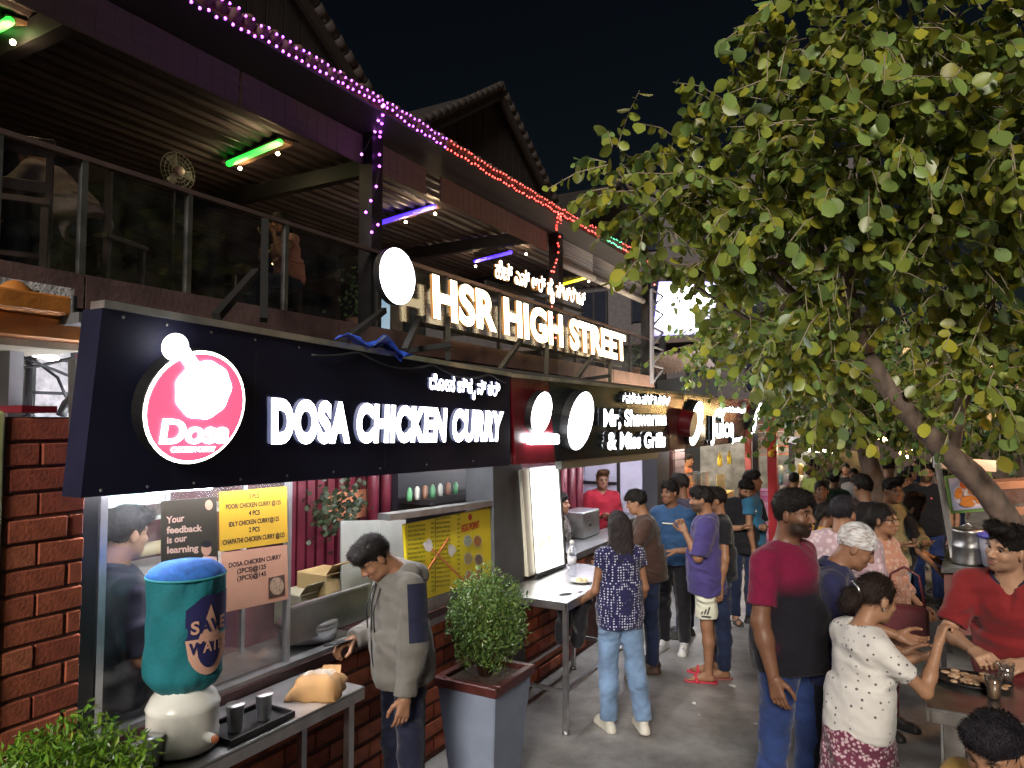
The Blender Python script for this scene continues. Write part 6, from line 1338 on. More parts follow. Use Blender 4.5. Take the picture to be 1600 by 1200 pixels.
    if glasses:
        m = mb()
        for s in (-1, 1):
            ring = [(s*.033+.024*math.cos(t), .104-.006*abs(math.cos(t)), .002+.018*math.sin(t)) for t in np.linspace(0, 2*math.pi, 17)]
            m.tube(ring, .0022, 6, False); m.tube([(s*.057, .1, .006), (s*.08, .04, .008), (s*.083, -.01, .004)], .002, 6)
        m.tube([(-.009, .106, .006), (0, .109, .009), (.009, .106, .006)], .002, 6)
        m.v = [tuple(to_head(p)*k) for p in m.v]; m.build('glasses', M('glasses', (.01, .01, .012), .25), root, local=True)
    sd = seed*7+int(H*1000) % 97
    if top is not None:
        tm = top; t = loose; hz = hem if hem is not None else .88
        F = Field(lo, hi, res); torso(F, t, .06)
        hd = up(0, 0, .8)-up(0, 0, 1.05); bd = np.array((max(pr, .084+.094*bk)+t*1.2, .122*bk+.008+t*1.4+belly*.6)); zc = up(0, .004, (hz+1.12)/2)
        F.ell(zc, (bd[0]*1.0, bd[1]*1.03, (1.12-hz)*1.4+.1), .04, B, [(up(0, 0, 1.16), tuple(B@np.array((0, 0, 1.))))])
        hp = up(0, 0, hz)
        F.cut(hp, tuple(-(B@np.array((0, 0, 1)))))
        arms = Field(lo, hi, res)
        for s in (-1, 1):
            a, e, w_ = A[s]; t2 = t*1.15
            if sleeve <= 1.:
                en = a+(e-a)*sleeve; ax = nrm(e-a); arms.cap(a, en+ax*.05, .044*ar+t2, .044*ar+t2+.012*(1-min(sleeve, 1)), .03, [(en, ax)])
            else:
                en = e+(w_-e)*min(sleeve-1, .97); ax = nrm(w_-e); arms.cap(a, e, .046*ar+t2, .042*ar+t2, .03); arms.cap(e, en+ax*.04, .043*ar+t2, .032*ar+t2*.9, .03, [(en, ax)])
        F.D = smin(F.D, arms.D, .035)
        nkk = .066 if not open_collar else .072
        F.sub(lambda P: seg_d(P, nk+B@np.array((0, .012, .0)), nk+B@np.array((0, .03, .12)), nkk, .09))
        if open_collar: F.sub(lambda P: seg_d(P, nk+B@np.array((0, .11, .0)), nk+B@np.array((0, .15, -open_collar)), .035, .008))
        F.D += fold(F.P, 17, .0075, sd, (1, 1, 1.7))+fold(F.P, 40, .0036, sd+1, (1, 1, .7))
        V, Q = F.mesh()
        if two_tone:
            zz = V[:, 2]-off[2]; f_ = np.clip((zz-two_tone[2])/.1+.5, 0, 1); f_ = np.maximum(f_, np.clip((np.abs(V[:, 0])-.19*bk)/.03+.5, 0, 1))[:, None]; C = np.array([two_tone[0]])*f_+np.array([two_tone[1]])*(1-f_)
            emit('shirt', V, Q, vcol_mat('two_tone', .85, 0, .4, 30, .2, .1), col=C)
        else: emit('shirt', V, Q, tm)
        if collar is not None:
            m = mb(); c0 = nk+B@np.array((0, .008, .012))
            ring = []
            for a in np.linspace(-2.6, 2.6, 15):
                d = B@np.array((math.sin(a)*-1, -math.cos(a), 0)); dr = abs(a)/2.6
                ring.append((c0+d*.07+B@np.array((0, 0, .03-.045*dr**3)), c0+d*.098+B@np.array((0, 0, -.006-.055*dr**3))))
            vs = [p for q in ring for p in q]; m.add([p*k for p in vs], [(2*i, 2*i+1, 2*i+3, 2*i+2) for i in range(len(ring)-1)], True)
            o = m.build('collar', collar, root, local=True); so = o.modifiers.new('solid', 'SOLIDIFY'); so.thickness = .006
    if bottom is not None and legs:
        F = Field((lo[0]-.06, lo[1]-.06, lo[2]), (hi[0]+.06, hi[1]+.06, pel[2]+.2), res)
        if skirt:
            F.ell(pel, (pr+.02, .125, .13), .04); F.cap(pel+np.array((0, 0, -.06)), pel+np.array((0, .0, -.52*leg)), .165, .235, .05); F.cut(pel+np.array((0, 0, -.56*leg)), (0, 0, -1))
            ang = np.arctan2(F.P[..., 1]-pel[1], F.P[..., 0]-pel[0]); F.D += .012*np.sin(ang*11+np.sin(F.P[..., 2]*5))*np.clip((pel[2]-F.P[..., 2])/.4, 0, 1)
        else:
            F.ell(pel+np.array((0, 0, -.0)), (pr+.012, .118*bk, .125), .04)
            for s in (-1, 1):
                h0, kn, an = G[s]; d1 = nrm(an-kn); lw = wide
                if leg > .75:
                    en = kn+(an-kn)*((leg-.5)*2) + d1*0
                    F.cap(h0, kn, .094*bk, .071*lw, .04); md = kn+(an-kn)*.35+np.array((0, -.012, 0)); F.cap(kn, md, .071*lw, .068*lw, .03); F.cap(md, en+d1*.05, .068*lw, .06*lw, .03, [(en, d1)])
                else:
                    d0 = nrm(kn-h0); en = h0+(kn-h0)*leg/.5; F.cap(h0, en+d0*.06, .096*bk, .085*lw, .04, [(en, d0)])
        F.cut(pel+np.array((0, 0, .1)), (0, 0, 1))
        F.D += fold(F.P, 24, .005, sd+9, (1, 1, 1.8))+fold(F.P, 46, .003, sd+11, (1, 1, 1.3))
        V, Q = F.mesh(); emit('skirt' if skirt else 'trousers', V, Q, bottom)
    if legs and shoes is not None:
        for s in (-1, 1):
            an = G[s][2]; m = mb(); fd = np.array((s*.12+feet[0], 1, 0)); fd /= np.linalg.norm(fd); sd_ = np.array((fd[1], -fd[0], 0))
            F = Field(an+np.array((-.16, -.16, -.1)), an+np.array((.16, .26, .06)), min(.009, res))
            if sandals:
                F.cap(an+fd*-.045+np.array((0, 0, -.082)), an+fd*.17+np.array((0, 0, -.082)), .042, .046, .01); F.cut(an+np.array((0, 0, -.073)), (0, 0, 1))
                F.cap(an+fd*.1+sd_*.05+np.array((0, 0, -.07)), an+fd*.11+np.array((0, 0, -.03)), .016, .016, .01); F.cap(an+fd*.1-sd_*.05+np.array((0, 0, -.07)), an+fd*.11+np.array((0, 0, -.03)), .016, .016, .01)
            else:
                F.cap(an+fd*-.035+np.array((0, 0, -.05)), an+fd*.155+np.array((0, 0, -.055)), .04, .038, .02); F.cap(an, an+fd*.07+np.array((0, 0, -.03)), .042, .035, .02)
                F.cap(an+fd*-.04+np.array((0, 0, -.075)), an+fd*.165+np.array((0, 0, -.075)), .043, .046, .006)
            F.cut(an+np.array((0, 0, -.085)), (0, 0, -1))
            V, Q = F.mesh(); emit('sandal' if sandals else 'shoe', V, Q, M('shoe_%.2f_%.2f_%.2f' % tuple(shoes), shoes, .5))
    J = dict(root=root, k=k, hc=hc*k, hR=hR, A={s: tuple(p*k for p in q) for s, q in A.items()}, up=lambda x, y, z: up(x, y, z)*k, to_head=lambda v: to_head(v)*k, G=G, B=B)
    return J
def NETMAT():
    if 'net' in _mc: return _mc['net']
    m = bpy.data.materials.new('hairnet_film'); m.use_nodes = True; nt = m.node_tree; P = nt.nodes['Principled BSDF']; L = nt.links.new
    P.inputs['Base Color'].default_value = (.75, .76, .8, 1); P.inputs['Roughness'].default_value = .6
    tc = nt.nodes.new('ShaderNodeTexCoord'); mp = nt.nodes.new('ShaderNodeMapping'); mp.inputs['Scale'].default_value = (60, 12, 60); L(tc.outputs['Object'], mp.inputs[0])
    nz = nt.nodes.new('ShaderNodeTexNoise'); nz.inputs['Scale'].default_value = 1.4; nz.inputs['Detail'].default_value = 3; L(mp.outputs[0], nz.inputs['Vector'])
    mr = nt.nodes.new('ShaderNodeMapRange'); mr.inputs[1].default_value = .35; mr.inputs[2].default_value = .65; mr.inputs[3].default_value = .25; mr.inputs[4].default_value = .9
    L(nz.outputs['Fac'], mr.inputs[0]); L(mr.outputs[0], P.inputs['Alpha']); _mc['net'] = m; return m
# ================================================================== the crowd
TOC = Vector((-AX.x, -AX.y, 0)); LI = -RT; RI = RT; AW = AX
def hd(*w): v = Vector((0, 0, 0)); [v.__iadd__(a*b_) for a, b_ in w]; return (v.x, v.y)
def cm_(name, col, **k): return cloth_mat(name, col, **k)
JD = cm_('jeans_dark', (.012, .02, .055), denim=True); JB = cm_('jeans_blue', (.02, .04, .14), denim=True); JL = cm_('jeans_light', (.14, .22, .36), denim=True)
BKC = cm_('cloth_black', (.008, .008, .012)); NVC = cm_('cloth_navy', (.01, .012, .035))
def slab_part(J, name, mat, pts8):
    m = mb(); m.hexa([Vector(p) for p in pts8]); return m.build(name, mat, J['root'], local=True, bevel=.004)
# hoodie man
p = foot(632, 845, 1.6)
HG = cm_('hoodie_grey', (.125, .118, .108)); 
J = person('man in grey zip hoodie with navy shoulder stripe looking down at a phone', p, hd((LI, 1.), (TOC, .62)), 1.72, skin='b', hair='messy', res=.0105, spine=(0, .10, 1), head=(0, -38, 0), stache=.7,
           Ra=(.25, -.05, -1), Rf=(-.35, .8, -.15), Rh='phone', Rp=(-1, 0, .3), La=(-.16, .02, -1), Lf=(-.05, .22, -1), Lh='relax', top=HG, sleeve=1.95, hem=.86, loose=.022, belly=.012, bottom=NVC, shoes=(.02, .02, .02), seed=1)
k = J['k']; up = J['up']; rt_ = J['root']
m = mb(); a = J['up'](0, .10, .86); z_ = [J['up'](0.004*math.sin(i*2), y_, z__) for i, (z__, y_) in enumerate(((.86, .158), (1.0, .172), (1.1, .172), (1.2, .162), (1.3, .15), (1.4, .12)))]; m.tube(z_, .0055*k, 6); m.build('zip', BLK, rt_, local=True)
for s in (-1, 1):
    A_ = J['A'][s]; ax = nrm(A_[1]-A_[0]); sd_ = nrm(np.cross(ax, (0, 1, 0)))*(-s); sd_ = sd_ if sd_[0]*s > 0 else -sd_
    m = mb(); rr_ = .081*k; pts = [A_[0]+ax*(-.03+.29*i/6)*k for i in range(7)]; fr = np.cross(ax, sd_)
    vs = [q+(sd_*math.cos(t_)+fr*math.sin(t_))*rr_ for q in pts for t_ in np.linspace(-.75, .75, 7)]; m.add(vs, [(i*7+j, i*7+j+1, i*7+8+j, i*7+7+j) for i in range(6) for j in range(6)], True); m.build('shoulder_stripe', NVC, rt_, local=True)
m = mb()
for i in range(9):
    a_ = R(-150+300*i/8)
F = Field((-.25, -.25, -.2), (.25, .2, .16), .01); nk0 = np.array((0, 0, 0.))
F.cap((-.09, -.05, .0), (.09, -.05, .0), .045, .045, .03); F.cap((-.09, -.05, .0), (-.06, .06, -.03), .04, .028, .03); F.cap((.09, -.05, .0), (.06, .06, -.03), .04, .028, .03); F.cap((-.06, -.1, -.03), (.06, -.1, -.03), .055, .055, .03); F.cap((0, -.11, -.06), (0, -.11, -.12), .06, .03, .03)
F.D += fold(F.P, 30, .006, 3); V, Q_ = F.mesh(); link('hood', npmesh('hood', (V@J['B'].T)*k+J['up'](0, -.01, 1.44), Q_, HG), rt_)
for s in (-1, 1): m = mb(); m.tube([J['up'](s*.05, .115, 1.38), J['up'](s*.055, .165, 1.27), J['up'](s*.05, .168, 1.16)], .004, 5); m.build('drawstring', BLK, rt_, local=True)
h = J['A'][1][2]; d_ = nrm(J['A'][1][2]-J['A'][1][1])
pc_ = h+d_*.1+np.array((-.02, 0, .035)); e1 = nrm(np.array((-.35, .9, .05)))*.075; e2 = nrm(np.array((-.9, -.35, .25)))*.037; e3 = nrm(np.cross(e1, e2))*.004
hw = Matrix.Rotation(rt_.rotation_euler.z, 3, 'Z'); 
t = thing('phone', 'dark phone held low by the man in the grey hoodie', 'phone', p+hw @ Vector(pc_)); m = mb(); m.hexa([hw @ Vector(x) for x in (-e1-e2-e3, e1-e2-e3, e1+e2-e3, -e1+e2-e3, -e1-e2+e3, e1-e2+e3, e1+e2+e3, -e1+e2+e3)]); m.build('case', BLK, t, local=True, bevel=.003)
m = mb(); m.hexa([hw @ Vector(x) for x in (-e1*.94-e2*.92+e3*1.1, e1*.94-e2*.92+e3*1.1, e1*.94+e2*.92+e3*1.1, -e1*.94+e2*.92+e3*1.1, -e1*.94-e2*.92+e3*1.3, e1*.94-e2*.92+e3*1.3, e1*.94+e2*.92+e3*1.3, -e1*.94+e2*.92+e3*1.3)]); m.build('screen', M('phone_screen', (.02, .025, .03), .1), t, local=True)
# polka dot woman
p = onz(970, 1138); 
J = person('woman with long hair in navy polka dot top and light blue jeans, seen from behind', p, hd((AW, 1.), (LI, .25)), 1.585, 'f', skin='b', hair='long', hair_col=(.028, .022, .024), res=.011, top=cm_('polka', (.018, .018, .075), pattern='dots', col2=(.6, .62, .8), sc=52), sleeve=.34, hem=.80, loose=.016, bottom=JL, wide=1.12, shoes=(.55, .53, .48), La=(-.2, .0, -1), Lf=(-.25, .75, -.55), Lh='grip', Ra=(.2, .0, -1), Rf=(.08, .6, -.7), Rt=(.06, -.05, -1), Rs=(.05, -.3, -1), seed=2)
w_ = J['A'][-1][2]; m = mb(); F = Field((-.25, -.2, -.4), (.25, .25, .15), .014); F.cap((-.1, 0, .04), (.1, .06, .02), .05, .06, .04); F.cap((-.08, 0, 0), (-.1, .02, -.24), .06, .045, .04); F.cap((.06, .04, 0), (.04, .06, -.28), .07, .05, .04); F.D += fold(F.P, 26, .014, 8); V, Q_ = F.mesh()
hw = Matrix.Rotation(J['root'].rotation_euler.z, 3, 'Z'); o = link('jacket', npmesh('jacket', V@np.array(hw).T, Q_, BKC)); o.location = p+hw @ Vector(w_+np.array((-.03, .0, -.02))); tag(o, 'folded black jacket hanging over the forearm of the polka dot woman', 'jacket')
# purple tee man
p = onz(1107, 1060)
J = person('man in oversized violet tee, cream shorts and red slippers with hand at his neck', p, hd((LI, 1.), (AW, .35)), 1.68, skin='b', hair='messy', res=.012, beard=.8, top=cm_('violet', (.055, .042, .17)), sleeve=.95, hem=.76, loose=.032, bottom=cm_('cream', (.62, .62, .52)), leg=.42, wide=1.15, sandals=True, shoes=(.45, .02, .05), La=(-.25, .25, -1), Lf=(.1, .5, 1), Lh='grip', Ra=(.2, .2, -1), Rf=(0, 1, -.1), Rh='flat', Rp=(-1, 0, 0), seed=3, head=(6, -4, 0))
m = mb(); g_ = J['G'][-1]; kk = J['k']; bp = (g_[0]+(g_[1]-g_[0])*.62)*kk
for i in range(3): a = bp+np.array((-.118*kk, .03-.025*i, -.03)); m.slab([a+np.array((0, .012, 0)), a, a+np.array((0, -.012-.004*i, .022+.02*i)), a+np.array((0, .0-.004*i, .022+.02*i))], (-.004, 0, 0))
m.slab([bp+np.array((-.118*kk, .035, -.045)), bp+np.array((-.118*kk, -.045, -.045)), bp+np.array((-.118*kk, -.045, -.055)), bp+np.array((-.118*kk, .035, -.055))], (-.004, 0, 0)); m.build('sport_mark', BLK, J['root'], local=True)
# his friend in black behind him
person('man in plain black tee and jeans standing close behind the violet tee', foot(1122, 762, 1.66), hd((LI, 1.), (AW, .1)), 1.66, skin='b', hair='short', res=.013, beard=.5, top=BKC, loose=.02, bottom=JD, sandals=True, shoes=(.3, .1, .1), seed=4)
# brown jacket man
person('man in brown jacket resting his chin on his hand at the grill counter', foot(1015, 770, 1.6), hd((LI, 1.), (AW, .2)), 1.64, skin='b', hair='fringe', res=.0125, top=cm_('brown_jkt', (.05, .025, .018)), sleeve=1.95, hem=.84, loose=.024, bottom=JD, shoes=(.06, .03, .02), spine=(0, .12, 1), head=(0, -8, 0), Ra=(.2, .35, -1), Rf=(-.25, .6, 1), Rh='fist', La=(-.1, .5, -1), Lf=(.9, .6, .1), Lh='grip', stache=.5, seed=5)
# blue tee man
J = person('man in blue tee looking left from behind the brown jacket', foot(1050, 752, 1.66), hd((TOC, 1.), (LI, .55)), 1.66, skin='c', hair='short', res=.013, top=cm_('blue_tee', (.025, .07, .17)), loose=.02, bottom=BKC, shoes=(.5, .5, .5), head=(-25, 0, 0), seed=6)
m = mb(); P3 = [J['up'](x, .155, 1.3) for x in (.06, -.05)]; m.bar(Vector(P3[0]), Vector(P3[1]), .006, .012); m.build('chest_print', WHITEP, J['root'], local=True)
person('man in dark cap of hair standing behind the blue tee man', foot(1066, 741, 1.7), hd((LI, 1.), (AW, .6)), 1.7, skin='c', hair='short', res=.018, top=cm_('dull_violet', (.06, .05, .1)), loose=.02, bottom=JD, seed=7)
# sport tee man
p = onz(1163, 972)
J = person('bearded man in black tee with white shoulder stripes typing on a phone', p, hd((TOC, 1.), (RI, .12)), 1.64, skin='a', hair='messy', res=.0125, beard=.9, headkind='fat', bulk=1.12, belly=.02, head=(0, -26, 0), top=BKC, sleeve=.7, hem=.82, loose=.02, bottom=JD, sandals=True, shoes=(.04, .04, .04), La=(-.15, .15, -1), Lf=(.55, 1, .12), Lh='phone', Ra=(.15, .15, -1), Rf=(-.6, 1, .2), Rh='point', seed=8)
for s in (-1, 1):
    A_ = J['A'][s]; ax = nrm(A_[1]-A_[0]); 
    for i in range(3):
        off_ = np.array((0, .022*(i-1), 0)); m = mb(); m.tube([A_[0]+np.array((-s*.08, 0, .062))*J['k']+off_, A_[0]+np.array((s*.028, 0, .055))*J['k']+off_, A_[0]+ax*.06+np.array((s*.068, 0, .0))+off_, A_[0]+ax*.2+np.array((s*.072, 0, 0))+off_], .005, 5); m.build('stripe', WHITEP, J['root'], local=True)
m = mb(); c_ = J['up'](-.08, .165, 1.32); m.slab([c_+np.array(q) for q in ((-.022, 0, -.014), (.022, 0, -.014), (.008, 0, .02), (-.004, 0, .02))], (0, .006, 0)); m.build('chest_mark', WHITEP, J['root'], local=True)
person('man in blue shirt standing behind the sport tee man', foot(1172, 735, 1.7), hd((TOC, .4), (RI, 1.)), 1.7, skin='b', hair='short', res=.018, top=cm_('sea_blue', (.03, .14, .26)), loose=.02, bottom=JD, seed=9)
# maroon tee man
p = foot(1228, 764, 1.88)
J = person('bearded man in maroon and black tee with blue jeans standing in the alley', p, hd((RI, .9), (TOC, 1.)), 1.88, skin='c', hair='short', res=.0105, beard=.92, bulk=1.15, belly=.02, top=BKC, two_tone=((.17, .008, .04), (.009, .008, .014), 1.26), sleeve=.72, hem=.84, loose=.013, bottom=JB, shoes=(.03, .03, .03), La=(-.12, .03, -1), Lf=(-.02, .3, -1), Ra=(.15, -.02, -1), Rf=(.05, .28, -1), head=(4, -3, 0), Lt=(-.05, .12, -1), Rt=(.05, -.08, -1), hr=.005, seed=10)
m = mb(); A_ = J['A'][1]; ax = nrm(A_[1]-A_[0]); c_ = A_[0]+ax*.16+np.array((.062, .02, 0)); m.ball(tuple(c_), (.004, .012, .014), 8, 6); m.build('sleeve_badge', WHITEP, J['root'], local=True)
# hairnet person
p = foot(1285, 812, 1.70)
J = person('person in white hair net and dark navy shirt with bowed head', p, hd((RI, 1.), (TOC, .45)), 1.72, skin='b', hair='bald', hairnet=True, res=.012, spine=(0, .14, 1), head=(0, -22, 0), top=cm_('navy_shirt', (.02, .022, .075)), collar=cm_('navy_shirt', (.02, .022, .075)), sleeve=.8, hem=.82, loose=.02, bottom=cm_('dark_trouser', (.012, .012, .02)), La=(-.1, .3, -1), Lf=(.2, 1, -.2), Ra=(.1, .3, -1), Rf=(-.2, 1, -.2), seed=11, hr=.005)
# pink kurta man, back to us
person('man in pale pink patterned shirt seen from behind beside the hair net', foot(1312, 776, 1.72), hd((AW, 1.), (RI, .9)), 1.72, skin='b', hair='messy', hair_col=(.016, .014, .02), res=.012, bulk=1.08, top=cm_('pink_shirt', (.42, .29, .33), pattern='floral', col2=(.55, .44, .48), sc=26), sleeve=1.2, hem=.78, loose=.028, bottom=JD, seed=12, head=(-10, -6, 0))
# glasses woman
J = person('smiling woman with glasses and tied hair in a peach floral kurta', foot(1375, 788, 1.64), hd((TOC, 1.), (RI, .75)), 1.64, 'f', skin='b', hair='tied', res=.012, glasses=True, top=cm_('peach', (.42, .2, .14), pattern='floral', col2=(.5, .32, .26), sc=30), sleeve=1.5, hem=.5, loose=.03, bottom=cm_('maroon_floral', (.10, .02, .04), pattern='floral', col2=(.3, .16, .18), sc=24), La=(-.2, .1, -1), Lf=(.1, .7, -.6), seed=13, hr=.0055)
# maroon handbag on her arm
c = foot(1405, 788, 1.64); c = dep(1415, 960, 4.55); t = thing('handbag', 'maroon leather handbag hanging beside the woman with glasses', 'handbag', c)
m = mb(); m.box((c.x-.13, c.y-.05, c.z-.13), (c.x+.13, c.y+.05, c.z+.06)); m.build('bag', M('leather_maroon', (.09, .015, .02), .4, var=.2, bump=.2), t, bevel=.02); m = mb(); m.tube([c+Vector((-.11, 0, .05)), c+Vector((-.08, 0, .25)), c+Vector((0, 0, .3)), c+Vector((.08, 0, .25)), c+Vector((.11, 0, .05))], .009, 6); m.build('strap', M('leather_maroon', (.09, .015, .02), .4), t)
# yellow scarf woman
J = person('woman in teal dress with yellow scarf turned away in the crowd', foot(1285, 783, 1.56), hd((RI, 1.), (AW, .5)), 1.56, 'f', skin='c', hair='tied', res=.014, top=cm_('teal', (.02, .16, .13)), loose=.022, hem=.6, bottom=BKC, seed=14, head=(0, -14, 0))
F = Field((-.25, -.2, -.3), (.25, .25, .12), .013); F.cap((-.12, -.05, .0), (.12, -.05, 0), .045, .045, .03); F.cap((-.12, -.03, 0), (-.02, .12, -.08), .045, .05, .03); F.cap((.12, -.03, 0), (.02, .12, -.08), .045, .05, .03); F.cap((.0, .13, -.08), (.03, .14, -.28), .05, .05, .03); F.D += fold(F.P, 30, .008, 4); V, Q_ = F.mesh()
link('scarf', npmesh('scarf', V*J['k']+J['up'](0, 0, 1.43), Q_, cm_('scarf_yellow', (.55, .3, .02))), J['root'])
person('woman in black with centre parted hair looking left in the crowd', foot(1283, 752, 1.58), hd((TOC, 1.), (LI, .35)), 1.58, 'f', skin='b', hair='tied', res=.015, top=BKC, loose=.02, bottom=BKC, seed=15, head=(0, 6, 0))
person('man in black tee with back turned under the bent trunk', foot(1350, 742, 1.74), hd((AW, 1.), (LI, .1)), 1.74, skin='b', hair='messy', res=.014, top=BKC, loose=.02, bottom=JD, seed=16)
person('man in checked shirt behind the bent trunk', foot(1388, 716, 1.75), hd((AW, 1.), (RI, .8)), 1.75, skin='b', hair='short', res=.017, top=cm_('plaid', (.35, .3, .4), pattern='plaid', col2=(.08, .05, .12), sc=26), loose=.024, sleeve=1.8, bottom=JD, seed=17)
person('man in khaki shirt half hidden behind the long haired woman', foot(1389, 747, 1.7), hd((TOC, 1.), (RI, .2)), 1.7, skin='a', hair='quiff', res=.0145, top=cm_('khaki', (.22, .2, .11)), loose=.03, sleeve=1.9, bottom=JD, Ra=(.2, .4, -1), Rf=(-.4, .9, .0), La=(-.2, .4, -1), Lf=(.5, .9, 0.), seed=18, head=(0, -5, 0))
person('long haired woman in black top and pale jeans leaning forward', foot(1400, 772, 1.54), hd((RI, 1.), (TOC, .2)), 1.6, 'f', skin='a', hair='longfront', hair_col=(.02, .012, .01), res=.0125, spine=(0, .22, 1), head=(10, -14, 0), top=BKC, sleeve=.5, loose=.016, bottom=JL, La=(-.1, .4, -1), Lf=(.1, .9, -.6), Ra=(.15, .2, -1), Rf=(.0, .8, -.8), seed=19)
p = onz(1452, 944)
J = person('tall bearded man in black polo with red trim and blue jeans', p, hd((TOC, 1.), (LI, .8)), 1.74, skin='a', hair='short', res=.0125, beard=.9, bulk=1.05, top=BKC, collar=cm_('red_trim', (.2, .012, .02)), sleeve=.72, hem=.84, loose=.016, bottom=JB, shoes=(.03, .03, .03), head=(18, 0, 0), seed=20)
m = mb(); c_ = J['up'](-.08, .15, 1.3); m.ball(tuple(c_), (.014, .006, .014), 8, 6); m.build('chest_badge', M('badge_red', (.5, .1, .1), .5), J['root'], local=True)
for s in (-1, 1):
    A_ = J['A'][s]; ax = nrm(A_[1]-A_[0]); c_ = A_[0]+(A_[1]-A_[0])*.72; m = mb(); m.lathe([(.062, -.008), (.0635, 0), (.062, .008)], tuple(c_), 16, axis=ax); m.build('sleeve_trim', cm_('red_trim', (.2, .012, .02)), J['root'], local=True)
person('woman with long black hair in black behind the polo man', foot(1474, 737, 1.6), hd((LI, 1.), (TOC, .2)), 1.62, 'f', skin='a', hair='long', res=.016, top=BKC, loose=.02, bottom=JD, seed=21)
person('man in dark cap and tan shirt between the checked shirt and the polo', foot(1410, 737, 1.62), hd((TOC, 1.), (RI, .3)), 1.62, skin='b', hair='short', res=.017, top=cm_('tan', (.14, .08, .05)), loose=.024, sleeve=1.5, bottom=JD, seed=22)
# white tee woman at the table
p = foot(1334, 894, 1.56)
J = person('woman in white dotted tee and pink floral skirt eating at the steel table', p, hd((RI, 1.), (AW, .12)), 1.565, 'f', skin='a', hair='bun', hair_col=(.02, .016, .016), res=.0105, hr=.005, top=cm_('white_dots', (.66, .64, .62), pattern='dots', col2=(.12, .09, .1), sc=30), sleeve=.62, hem=.93, loose=.017, bottom=cm_('floral_skirt', (.15, .035, .07), pattern='floral', col2=(.55, .4, .45), sc=60), skirt=True, leg=1.5, head=(0, -12, 0), spine=(0, .1, 1), Ra=(.12, .75, -.75), Rf=(-.25, .55, 1), Rh='grip', Rp=(-1, .2, 0), La=(-.1, .7, -.9), Lf=(.3, 1, .35), Lh='grip', seed=23)
m = mb(); m.tube([tuple(J['to_head']((x, -.135-.02*math.cos(x*40), .015+z__))) for x, z__ in ((-.03, .02), (0, .03), (.03, .01), (.045, -.02))], .007, 6); m.build('hair_clip', STEEL, J['root'], local=True)
m = mb(); m.ball(tuple(J['to_head']((.084, -.008, -.045))), .006, 8, 6); m.build('earring', STEEL, J['root'], local=True)
# red polo man
p = Vector((crt.x+.44, crt.y+1.1, 0))
J = person('man in red polo with navy collar leaning his forearms on the steel table', p, hd((LI, .85), (TOC, 1.)), 1.77, skin='d', hair='quiff', res=.0105, hr=.0048, beard=.25, stache=.6, bulk=1.02, spine=(0, .42, 1), head=(-38, 14, 0), top=cm_('polo_red', (.19, .014, .017)), collar=cm_('polo_navy', (.015, .012, .035)), open_collar=.12, sleeve=.8, hem=.84, loose=.02, bottom=JD, shoes=(.03, .03, .03), La=(-.25, .42, -.9), Lf=(.75, .85, -.12), Lh='relax', Lp=(1, 0, .3), Ra=(.3, .45, -.9), Rf=(-.6, .9, -.05), Rh='grip', Rp=(-1, 0, .3), seed=24)
A_ = J['A'][-1]; ax = nrm(A_[2]-A_[1]); c_ = A_[2]-ax*.03; m = mb(); m.lathe([(.032, -.014), (.034, 0), (.032, .014)], tuple(c_), 18, axis=ax); m.build('watch_strap', M('watch_blue', (.02, .015, .12), .4), J['root'], local=True); pd = nrm(np.cross(ax, (1, 0, 0))); pd = pd if pd[2] > 0 else -pd; m = mb(); m.lathe([(.02, 0), (.02, .012)], tuple(c_+pd*.03), 14, axis=pd); m.build('watch_face', M('watch_glass', (.3, .3, .5), .1), J['root'], local=True)
# seated man at the lower right
p = dep(1592, 1090, 2.32)
person('dark haired man in yellow shirt seated at the near side of the steel table', (p.x, p.y, 0), hd((LI, 1.), (TOC, .5)), 1.7, skin='a', hair='short', hair_col=(.016, .014, .015), res=.012, hr=.005, top=cm_('yellow_shirt', (.45, .27, .06)), loose=.02, sleeve=.8, bottom=JD, seat_z=.50, Lt=(-.1, 1, -.05), Rt=(.1, 1, -.05), Ls=(0, 0, -1), Rs=(0, 0, -1), head=(0, -18, 0), spine=(0, .1, 1), seed=25)
t = thing('stool', 'round steel stool under the man in yellow', 'stool', (p.x, p.y, 0)); m = mb(); m.lathe([(.17, 0), (.17, .03)], (p.x, p.y, .38), 20); m.build('seat', STEELD, t)
for i in range(4): a = i*math.pi/2+.4; m = mb(); m.bar((p.x+.2*math.cos(a), p.y+.2*math.sin(a), 0), (p.x+.12*math.cos(a), p.y+.12*math.sin(a), .38), .025); m.build('leg', STEELD, t)
# shawarma worker
p = onx(940, 735, -3.45)
person('stall worker in red shirt clasping his hands behind the grill counter', (p.x, p.y, p.z-1.68), hd((TOC, 1.), (RI, .1)), 1.68, skin='c', hair='quiff', hair_col=(.08, .035, .015), res=.012, stache=.6, top=cm_('worker_red', (.30, .012, .028)), collar=cm_('worker_red', (.30, .012, .028)), open_collar=.06, sleeve=.8, hem=.8, loose=.022, bottom=BKC, La=(-.12, .2, -1), Lf=(.7, .9, .15), Lh='grip', Ra=(.12, .2, -1), Rf=(-.7, .9, .2), Rh='grip', head=(0, -4, 0), seed=26)
p = onx(872, 770, -3.3)
person('stall worker in dark tee reaching out beside the white light box', (p.x, p.y, p.z-1.66), hd((RI, 1.), (TOC, .4)), 1.66, skin='b', hair='short', res=.015, top=cm_('grey_tee', (.09, .07, .06)), sleeve=.6, loose=.02, bottom=BKC, La=(-.1, .4, -1), Lf=(.1, 1, -.4), Ra=(.1, .4, -1), Rf=(0, 1, -.3), seed=27)
